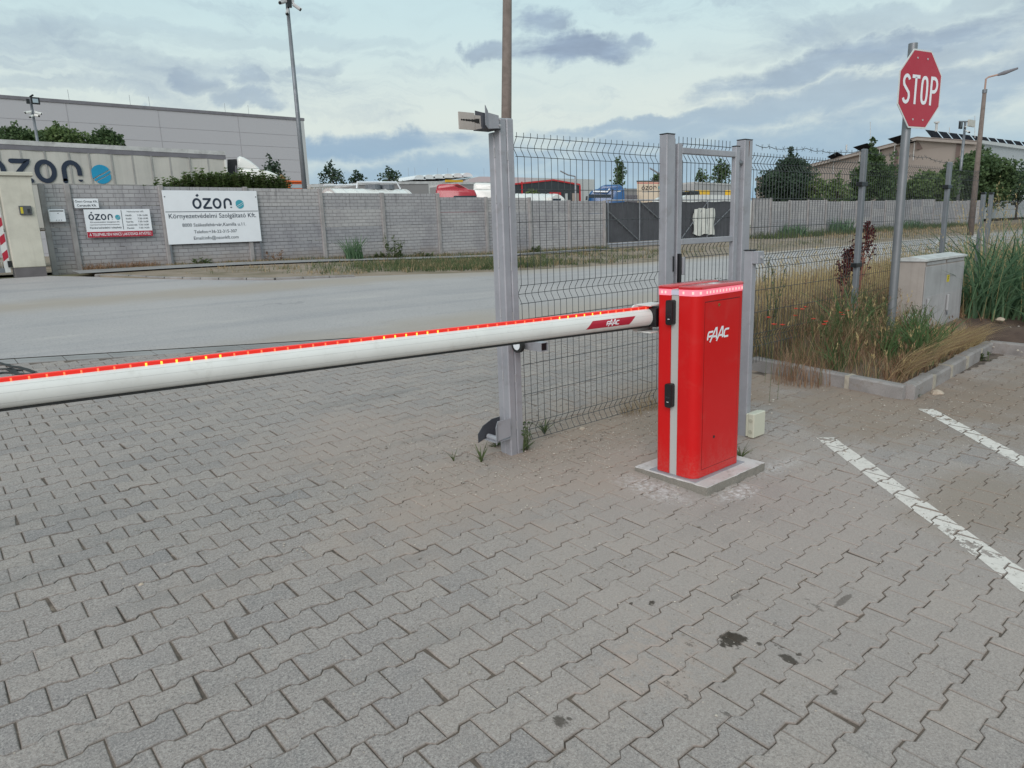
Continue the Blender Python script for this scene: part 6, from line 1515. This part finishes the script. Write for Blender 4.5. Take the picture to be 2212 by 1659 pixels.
# hedge behind the fence
t = thing('hedge', 'green leafy hedge looking over the concrete fence above the company sign', 'hedge', (7.2, 21.1, road_side(7)))
lf = MB(); r = random.Random(5); stx = MB()
x_ = at(318, 400, 21.2).x; xe_ = at(612, 400, 21.2).x
for i in range(330):
    f = i / 329; x = x_ + (xe_ - x_) * f + r.gauss(0, .05); zt_ = at(318 + 294 * f, 404 - 23 * (sm((f - .08) / .25)) * (1 - .35 * sm((f - .75) / .25)), 21.2).z + r.uniform(-.10, .06) + (.14 if r.random() < .12 else 0); y = 21.1 + r.uniform(-.35, .35)
    if f < .1 and r.random() < .5: continue
    stx.tube([(x, y, road_side(7) + .5), (x, y, zt_)], [.012, .004], 4); z = zt_; k = 0
    while z > road_side(7) + 1.3:
        for _ in range(7):
            a = r.uniform(0, 6.283); dr = Vector((math.cos(a), math.sin(a), r.uniform(.2, .9))).normalized(); s_ = r.uniform(.09, .15) * (1 if k > 2 else .75)
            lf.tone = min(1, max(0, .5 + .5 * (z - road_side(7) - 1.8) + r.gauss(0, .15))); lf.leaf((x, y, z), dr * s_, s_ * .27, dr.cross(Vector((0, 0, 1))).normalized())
        z -= .07; k += 1
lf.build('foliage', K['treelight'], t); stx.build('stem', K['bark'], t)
# ------------------------------------------------------------------ grass and plants
def tuft(b, x, y, z, n, h, w, lean=.5, spread=.05, bend=.7, segs=3):
    for _ in range(n):
        b.tone = min(1, max(0, rnd.gauss(.5, .25))); a = rnd.uniform(0, 6.283); q = spread * math.sqrt(rnd.random())
        b.blade((x + q * math.cos(a), y + q * math.sin(a), z - .01), h * rnd.uniform(.55, 1.15), lean * rnd.uniform(.2, 1.3), w * rnd.uniform(.7, 1.3), bend, segs)
def seedhead(b, x, y, z, h, lean=.3):
    "dry stalk with a feathery ear"
    a = rnd.uniform(0, 6.283); l = lean * h * rnd.uniform(.2, 1); tx, ty = x + math.cos(a) * l, y + math.sin(a) * l
    b.tone = rnd.uniform(.2, .9); b.blade((x, y, z), h, l / h, .0022, .6, 3, a)
    for _ in range(7):
        d = Vector((rnd.gauss(0, .3) + math.cos(a) * .4, rnd.gauss(0, .3) + math.sin(a) * .4, rnd.uniform(.4, 1))).normalized() * rnd.uniform(.02, .045)
        t = rnd.uniform(.78, 1.0); b.leaf((x + math.cos(a) * l * t ** 1.6, y + math.sin(a) * l * t ** 1.6, z + h * t * (1 - .2 * l / h)), d, .004, d.cross(Vector((0, 0, 1))).normalized())
def edge_n(x): return 2.2 + (x - 5.9) * .077
b, br, bs, bg_ = MB(), MB(), MB(), MB()
# dry grass of the bed behind the kerb
for i in range(8200):
    x = rnd.uniform(5.92, 9.6); y = rnd.uniform(edge_n(x), 4.2)
    if 7.97 < x < 9.25 and 2.8 < y < 3.2: continue
    if x > 8.5 and y < 2.75 and rnd.random() < .8: continue
    z = soil_z(x, y); front = (y - edge_n(x)) < .45
    hh = rnd.uniform(.10, .22) if front else rnd.uniform(.14, .32)
    if x > 7.8 and y < 2.85: hh *= .3
    k = br if rnd.random() < (.66 if front else .45) else (b if rnd.random() < .45 else bg_)
    tuft(k, x, y, z, 3, hh, .0022, .55, .05)
    if rnd.random() < .08: seedhead(bs if rnd.random() < .5 else br, x, y, z, hh * 1.5, .35)
for i in range(420):                              # blades that hang over the kerb
    x = rnd.uniform(5.95, 8.4); y = edge_n(x) + rnd.uniform(0, .12); k = rnd.choice((br, b, bs)); k.tone = rnd.random()
    for _ in range(3): k.blade((x + rnd.gauss(0, .03), y, soil_z(x, y + .1)), rnd.uniform(.16, .34), rnd.uniform(.8, 1.4), .0022, .7, 4, -1.57 + rnd.gauss(0, .6))
# straw flattened to the right of the pole
for i in range(420):
    x = rnd.uniform(7.4, 8.5); y = rnd.uniform(edge_n(x) - .02, 2.78 if x < 7.9 else 2.6); tuft(bs, x, y, soil_z(x, y), 3, rnd.uniform(.12, .30), .002, 1.1, .05, .9)
# strip of grass between fence and road, seen through the mesh
for i in range(9500):
    x = rnd.uniform(5.5, 19) if rnd.random() < .72 else rnd.uniform(15, 34); y = rnd.uniform(3.4, 6.9); z = soil_z(x, y) if x > 5.95 else zg(x, y)
    if x < 1.64 * y + .25: continue
    hh = rnd.uniform(.18, .46); k = bs if rnd.random() < .55 else (b if rnd.random() < .7 else br)
    tuft(k, x, y, z, 3, hh, .003 if x < 12 else .006, .4, .07)
    if rnd.random() < .35: seedhead(bs, x, y, z, hh * 1.5, .25)
tag(b.build('dry_grass', K['dry']), 'dry pale grass in the bed behind the kerb and along the fence', 'grass', kind='stuff')
tag(bg_.build('bed_green_grass', K['weed']), 'dull green grass among the dry grass behind the kerb', 'grass', kind='stuff')
tag(br.build('rusty_grass', K['dryred']), 'rusty brown withered grass in the bed behind the kerb', 'grass', kind='stuff')
tag(bs.build('straw_grass', K['straw']), 'yellow straw and seed heads behind the fence', 'grass', kind='stuff')
# far verge: low dry and green growth along the wall and the kerb
b, bs, w = MB(), MB(), MB()
def vg(x, y): return zg(x, y) + .03
for i in range(5200):
    x = rnd.uniform(3.4, 60) if rnd.random() < .45 else rnd.uniform(3.4, 22)
    lo = far_edge(x) + .25; m_ = rnd.random()
    y = rnd.uniform(lo, 18.6) if m_ < .62 else rnd.uniform(19.75, 20.2)
    if x > 22 and x < 32.5 and y > 17: continue
    if x < 6.5 and y < 18 and rnd.random() < .75: continue
    gr_k = sm((x - 6) / 6)
    if m_ < .62 and math.sin(x * 1.7 + y * .9) + math.sin(x * .61 - y * 2.3) + rnd.gauss(0, .35) < .25 - gr_k * .7 + (.9 if y < lo + .5 else 0): continue
    k = b if rnd.random() < .25 + .42 * gr_k else bs
    tuft(k, x, y, vg(x, y), 5, rnd.uniform(.05, .13) + .14 * gr_k * rnd.random(), .007, .6, .12, .7, 2)
for i in range(2000):                             # taller green stretch before the tall post
    x = rnd.gauss(11.6, 1.6); y = rnd.uniform(far_edge(x) + .35, 17.4); tuft(b if rnd.random() < .8 else bs, x, y, vg(x, y), 6, rnd.uniform(.10, .24), .008, .45, .12, .7, 2)
for i in range(900):                              # green growth at the foot of the right wall
    x = rnd.uniform(33, 62); y = rnd.uniform(18.6, 20.2); tuft(b, x, y, vg(x, y), 5, rnd.uniform(.2, .55), .014, .45, .3, .7, 2)
for i in range(500):
    x = rnd.uniform(34, 70); y = rnd.uniform(14.2, 18.8); tuft(bs, x, y, vg(x, y), 5, rnd.uniform(.12, .35), .014, .5, .3, .7, 2)
tag(b.build('green_verge_grass', K['verged']), 'green grass on the verge across the road', 'grass', kind='stuff')
tag(bs.build('dry_verge_grass', K['dry']), 'short dry grass on the verge across the road', 'grass', kind='stuff')
# single plants
def leafy(label, x, y, z, h, nst, mt=K['weed'], cat='weed', lsz=.05, name='weed', group='weeds', spread=.08, top=False, dens=14):
    t = thing(name, label, cat, (x, y, z), group); st = MB(); lf = MB()
    for _ in range(nst):
        a = rnd.uniform(0, 6.283); l = rnd.uniform(.05, .35) * h; hh = h * rnd.uniform(.6, 1.0); bx, by = x + rnd.gauss(0, spread * .4), y + rnd.gauss(0, spread * .4)
        P = [Vector((bx + math.cos(a) * l * q ** 1.4, by + math.sin(a) * l * q ** 1.4, z - .02 + hh * q)) for q in (0, .35, .7, 1)]
        st.tone = .5; st.tube(P, [.004 * (1 + h), .0035 * (1 + h), .003, .0015], 5)
        for k in range(dens):
            q = rnd.uniform(.08, 1); i = min(2, int(q * 3)); p = P[i].lerp(P[i + 1], q * 3 - i); b_ = rnd.uniform(0, 6.283)
            d = Vector((math.cos(b_), math.sin(b_), rnd.uniform(.1, .8))).normalized() * lsz * rnd.uniform(.5, 1.2) * (1.25 - q * .7); lf.tone = rnd.random(); lf.leaf(p, d, d.length * .22, d.cross(Vector((0, 0, 1))).normalized())
        if top:
            for k in range(6): b_ = rnd.uniform(0, 6.283); d = Vector((math.cos(b_), math.sin(b_), .8)).normalized() * .03; st.tube([P[3] - Vector((0, 0, rnd.uniform(0, .12))), P[3] + d - Vector((0, 0, rnd.uniform(0, .12)))], .002, 4); lf.tone = .1; lf.leaf(P[3] + d, d * .6, .008, (1, 0, 0))
    st.build('stem', mt, t); lf.build('foliage', mt, t); return t
def rosette(label, u, v, n, L, w, mt=K['weed'], up=.5):
    p = gp(u, v); t = thing('weed', label, 'weed', tuple(p), 'weeds'); b = MB()
    for _ in range(n): b.tone = rnd.random(); b.blade(tuple(p), L * rnd.uniform(.5, 1.1), rnd.uniform(.6, 1.6) * (1.2 - up), w * rnd.uniform(.6, 1.1), .4, 4)
    b.build('foliage', mt, t); return t
def grass_clump(name, label, x, y, z, n, h, w, mt, spread, lean=.5, group=None, seeds=0):
    t = thing(name, label, 'grass clump', (x, y, z), group); b = MB()
    tuft(b, x, y, z, n, h, w, lean, spread, .9, 5); b.build('foliage', mt, t)
    if seeds:
        q = MB()
        for _ in range(seeds): seedhead(q, x + rnd.gauss(0, spread * .5), y + rnd.gauss(0, spread * .5), z, h * rnd.uniform(.9, 1.25), .3)
        q.build('dry_stalk', K['straw'], t)
    return t
rosette('yellowing rosette weed growing from the paving left of the tall post', 1040, 998, 12, .13, .007)
rosette('small rosette weed alone in the paving far left of the tall post', 980, 996, 9, .07, .004)
rosette('flat dandelion rosette under the mesh panel right of the tall post', 1176, 937, 22, .12, .007)
rosette('spiky grass tuft growing at the right back edge of the barrier slab', 1600, 992, 26, .12, .0035)
p = gp(1127, 972); leafy('leafy weed standing at the right foot of the tall post', p.x, p.y, p.z, .22, 4, top=True, lsz=.06)
p = gp(1080, 962); leafy('low weed under the lower catcher of the tall post', p.x, p.y, p.z, .09, 4, lsz=.05)
for (u, v, lab) in ((1400, 882, 'dry grass tuft at the foot of the small gate post'), (1362, 893, 'small weed tuft at the end of the mesh panel')):
    p = gp(u, v); grass_clump('grass_tuft', lab, p.x, p.y, p.z, 60, .16, .002, K['dry'], .09, .6, 'grass tufts')
p = gp(1640, 835); grass_clump('grass_tuft', 'dry rusty grass tuft between the service post and the kerb', 5.75, 2.95, zg(5.75, 2.95), 240, .33, .0022, K['dryred'], .25, .5, 'grass tufts')
p = gp(1960, 857); leafy('dark weed at the outer corner of the kerb', p.x, p.y, p.z, .10, 6, lsz=.05)
p = gp(2117, 778); leafy('dark weed in the inner corner of the kerb', p.x, p.y, p.z, .12, 7, lsz=.06)
# fresh green grass in the bed
for (x, y, n, h, lab) in ((6.72, 2.36, 80, .50, 'bright green grass clump in front of the stop sign pole'), (7.05, 2.55, 60, .48, 'green grass clump right at the stop sign pole'), (6.38, 2.5, 40, .40, 'green grass clump left of the brightest one'), (6.05, 2.75, 30, .36, 'small green grass clump near the service post'), (6.55, 2.95, 26, .68, 'tall broad-leaved grass leaning in front of the mesh'), (7.55, 2.5, 34, .38, 'arching grass clump right of the stop sign pole'), (7.3, 3.05, 24, .56, 'long grass leaves between the fence post and the sign pole')):
    grass_clump('green_grass', lab, x, y, soil_z(x, y), n, h, .007, K['green'], .10, .75, 'green grass clumps in the bed')
for i, (x, y, h, lab) in enumerate(((6.25, 2.95, .34, 'bushy olive weed nearest the service post in the bed'), (6.75, 2.85, .40, 'bushy olive weed in the middle of the bed'), (6.95, 3.1, .46, 'tallest bushy olive weed close to the mesh in the bed'), (7.5, 2.75, .34, 'bushy olive weed right of the stop sign pole'), (6.5, 2.6, .28, 'low bushy weed between the green grass clumps'))):
    leafy(lab, x, y, soil_z(x, y), h, 12, lsz=.045, spread=.22, dens=22, top=True)
# reeds at the right
for (x, y, n, h, lab) in ((9.62, 2.88, 150, 1.2, 'tall green reed clump right beside the grey cabinet'), (10.15, 2.72, 190, 1.42, 'tallest reed clump in front of the capped fence posts'), (10.75, 2.5, 190, 1.35, 'dense reed clump at the right picture edge'), (10.1, 2.2, 120, .9, 'low reed clump in front of the tall ones'), (11.3, 2.9, 160, 1.35, 'reed clump behind the others by the lower fence')):
    grass_clump('reed_clump', lab, x, y, soil_z(min(x, 9.5), y), n, h, .013, K['reed'], .38, 1.15, 'reed clumps beside the cabinet', 26)
b = MB()
for i in range(300):
    x = rnd.uniform(9.2, 11.2); y = rnd.uniform(1.9, 3.1); tuft(b, x, y, soil_z(min(x, 9.5), y), 2, rnd.uniform(.12, .3), .0035, .8, .06)
tag(b.build('reed_litter', K['dryred']), 'withered brown stalks at the foot of the reeds', 'grass', kind='stuff')
# dark red dock by the fence post
def dock(label, x, y, z, h):
    t = thing('dock_plant', label, 'plant', (x, y, z)); st, sd_ = MB(), MB(); top = Vector((x + .10, y, z + h))
    mains = [(Vector((x, y, z)), Vector((x + .02, y, z + h * .45)), top)]
    st.tube(mains[0], [.014, .011, .004], 6); br = []
    for i in range(14):
        q = .35 + .62 * i / 13; p = Vector((x, y, z)).lerp(top, q); a = rnd.uniform(0, 6.283) if i % 2 else (0 if i % 4 else math.pi); L = h * .52 * (1.15 - q)
        e = p + Vector((math.cos(a) * L * .75, math.sin(a) * L * .3, L)); st.tube([p, p.lerp(e, .5) + Vector((0, 0, -.02)), e], [.006, .005, .002], 5); br.append((p, e))
    br.append((Vector((x, y, z)).lerp(top, .6), top + Vector((.03, 0, .05)))); st.build('stem', K['dockstem'], t)
    for p, e in br:
        for k in range(28):
            q = p.lerp(e, .2 + .85 * rnd.random()) + Vector((rnd.gauss(0, .016), rnd.gauss(0, .016), rnd.gauss(0, .016))); d = Vector((rnd.gauss(0, 1), rnd.gauss(0, 1), rnd.gauss(0, 1))).normalized() * rnd.uniform(.022, .045); sd_.tone = rnd.random(); sd_.leaf(q, d, d.length * .42, d.cross(Vector((rnd.random(), rnd.random(), 1))).normalized())
    sd_.build('seed_heads', K['dock'], t)
dock('dark red dock plant with seed heads right behind the dark fence post', 8.12, 3.55, soil_z(8.1, 3.5), 1.02)
dock('thinner red dock plant left of the dark fence post', 7.86, 3.62, soil_z(7.8, 3.6), .70)
leafy('tall thin leafy weed behind the mesh right of the service post', 6.55, 3.75, soil_z(6.5, 3.7), .80, 6, lsz=.06, top=True, spread=.16)
leafy('thin thistle-like weed right behind the mesh of the small gate', 5.72, 3.75, zg(5.7, 3.75), .98, 7, lsz=.05, top=True, spread=.2, dens=20)
leafy('slim upright weed between the fence post and the sign pole', 8.4, 3.8, soil_z(8.4, 3.8), .85, 4, lsz=.07)
# poppies
for i, (u, v) in enumerate(((1661, 687), (1718, 683), (1672, 702), (1690, 703), (1741, 664), (1733, 669), (1719, 668), (1816, 676), (1821, 681), (1830, 672), (1784, 696), (1780, 702), (1835, 686), (1757, 690))):
    n_ = 2.62 if v > 690 else 2.95; p = at(u, v, n_); gz_ = soil_z(max(5.95, p.x), n_)
    t = thing('poppy', 'red poppy flowering in the dry grass of the bed', 'flower', (p.x, p.y, gz_), 'poppies in the bed')
    b = MB(); b.tube([(p.x - .02, p.y, gz_), (p.x - .005, p.y, (gz_ + p.z) / 2), tuple(p)], .0016, 4); b.build('stem', K['weed'], t)
    b = MB()
    for k in range(5):
        a = 6.283 * k / 5 + rnd.random(); d = Vector((math.cos(a), math.sin(a), .45)) * .021; b.tone = rnd.random(); b.add([tuple(p), tuple(p + d * .7 + Vector((-math.sin(a), math.cos(a), 0)) * .011), tuple(p + d), tuple(p + d * .7 - Vector((-math.sin(a), math.cos(a), 0)) * .011)], [(0, 1, 2, 3)])
    b.build('petals', K['poppy'], t)
# weeds along the far wall
def farweed(u, v, hpx, lab, mt, nst=7, n_=20.0, lsz=.16):
    p = at(u, v, n_); h = hpx * p.length / FPX; leafy(lab, p.x, p.y, vg(p.x, p.y), h, nst, mt, 'weed', lsz, spread=.3, dens=18)
p = at(772, 566, 19.4); grass_clump('green_grass', 'largest green grass clump at the foot of the concrete fence', p.x, 19.6, vg(p.x, 19.6), 130, .78, .016, K['reed'], .28, .55, 'clumps at the concrete fence')
p = at(862, 562, 19.4); leafy('tall flowering weed at a post of the concrete fence', p.x, 19.7, vg(p.x, 19.7), .85, 9, K['weed'], 'weed', .17, spread=.3, top=True, dens=22)
farweed(755, 566, 22, 'low weed left of the largest green clump', K['weed']); farweed(822, 562, 14, 'low dark weed between the two tallest clumps', K['weed'], 9)
farweed(600, 572, 22, 'thin dry weed left at the foot of the fence', K['dryred'], 4); farweed(915, 556, 14, 'low weed near the tall gate post at the fence', K['weed'], 8)
farweed(440, 572, 14, 'small weed under the company sign', K['weed'], 6); farweed(1160, 545, 16, 'low weed at the fence seen through the mesh', K['weed'], 9)
for (u, w_, lab) in ((210, 34, 'low dry bush under the name plate'), (268, 44, 'low dry bush under the opening hours sign'), (318, 40, 'low dry bush left of the company sign')):
    p = at(u, 578, 20.0); grass_clump('grass_tuft', lab, p.x, 20.05, vg(p.x, 20) + .02, 170, .20, .006, K['dryred'], .32, .8, 'grass tufts at the fence')
for (x, lab) in ((36.5, 'green tuft at the right concrete fence, nearest the sliding gate'), (42.0, 'largest green tuft at the right concrete fence'), (52.0, 'green tuft at the right concrete fence seen right of the stop sign pole')):
    grass_clump('green_grass', lab, x, 19.6, vg(x, 19.6), 160, 1.0 if x == 42.0 else .75, .03, K['reed'], .7, .6, 'clumps at the concrete fence')
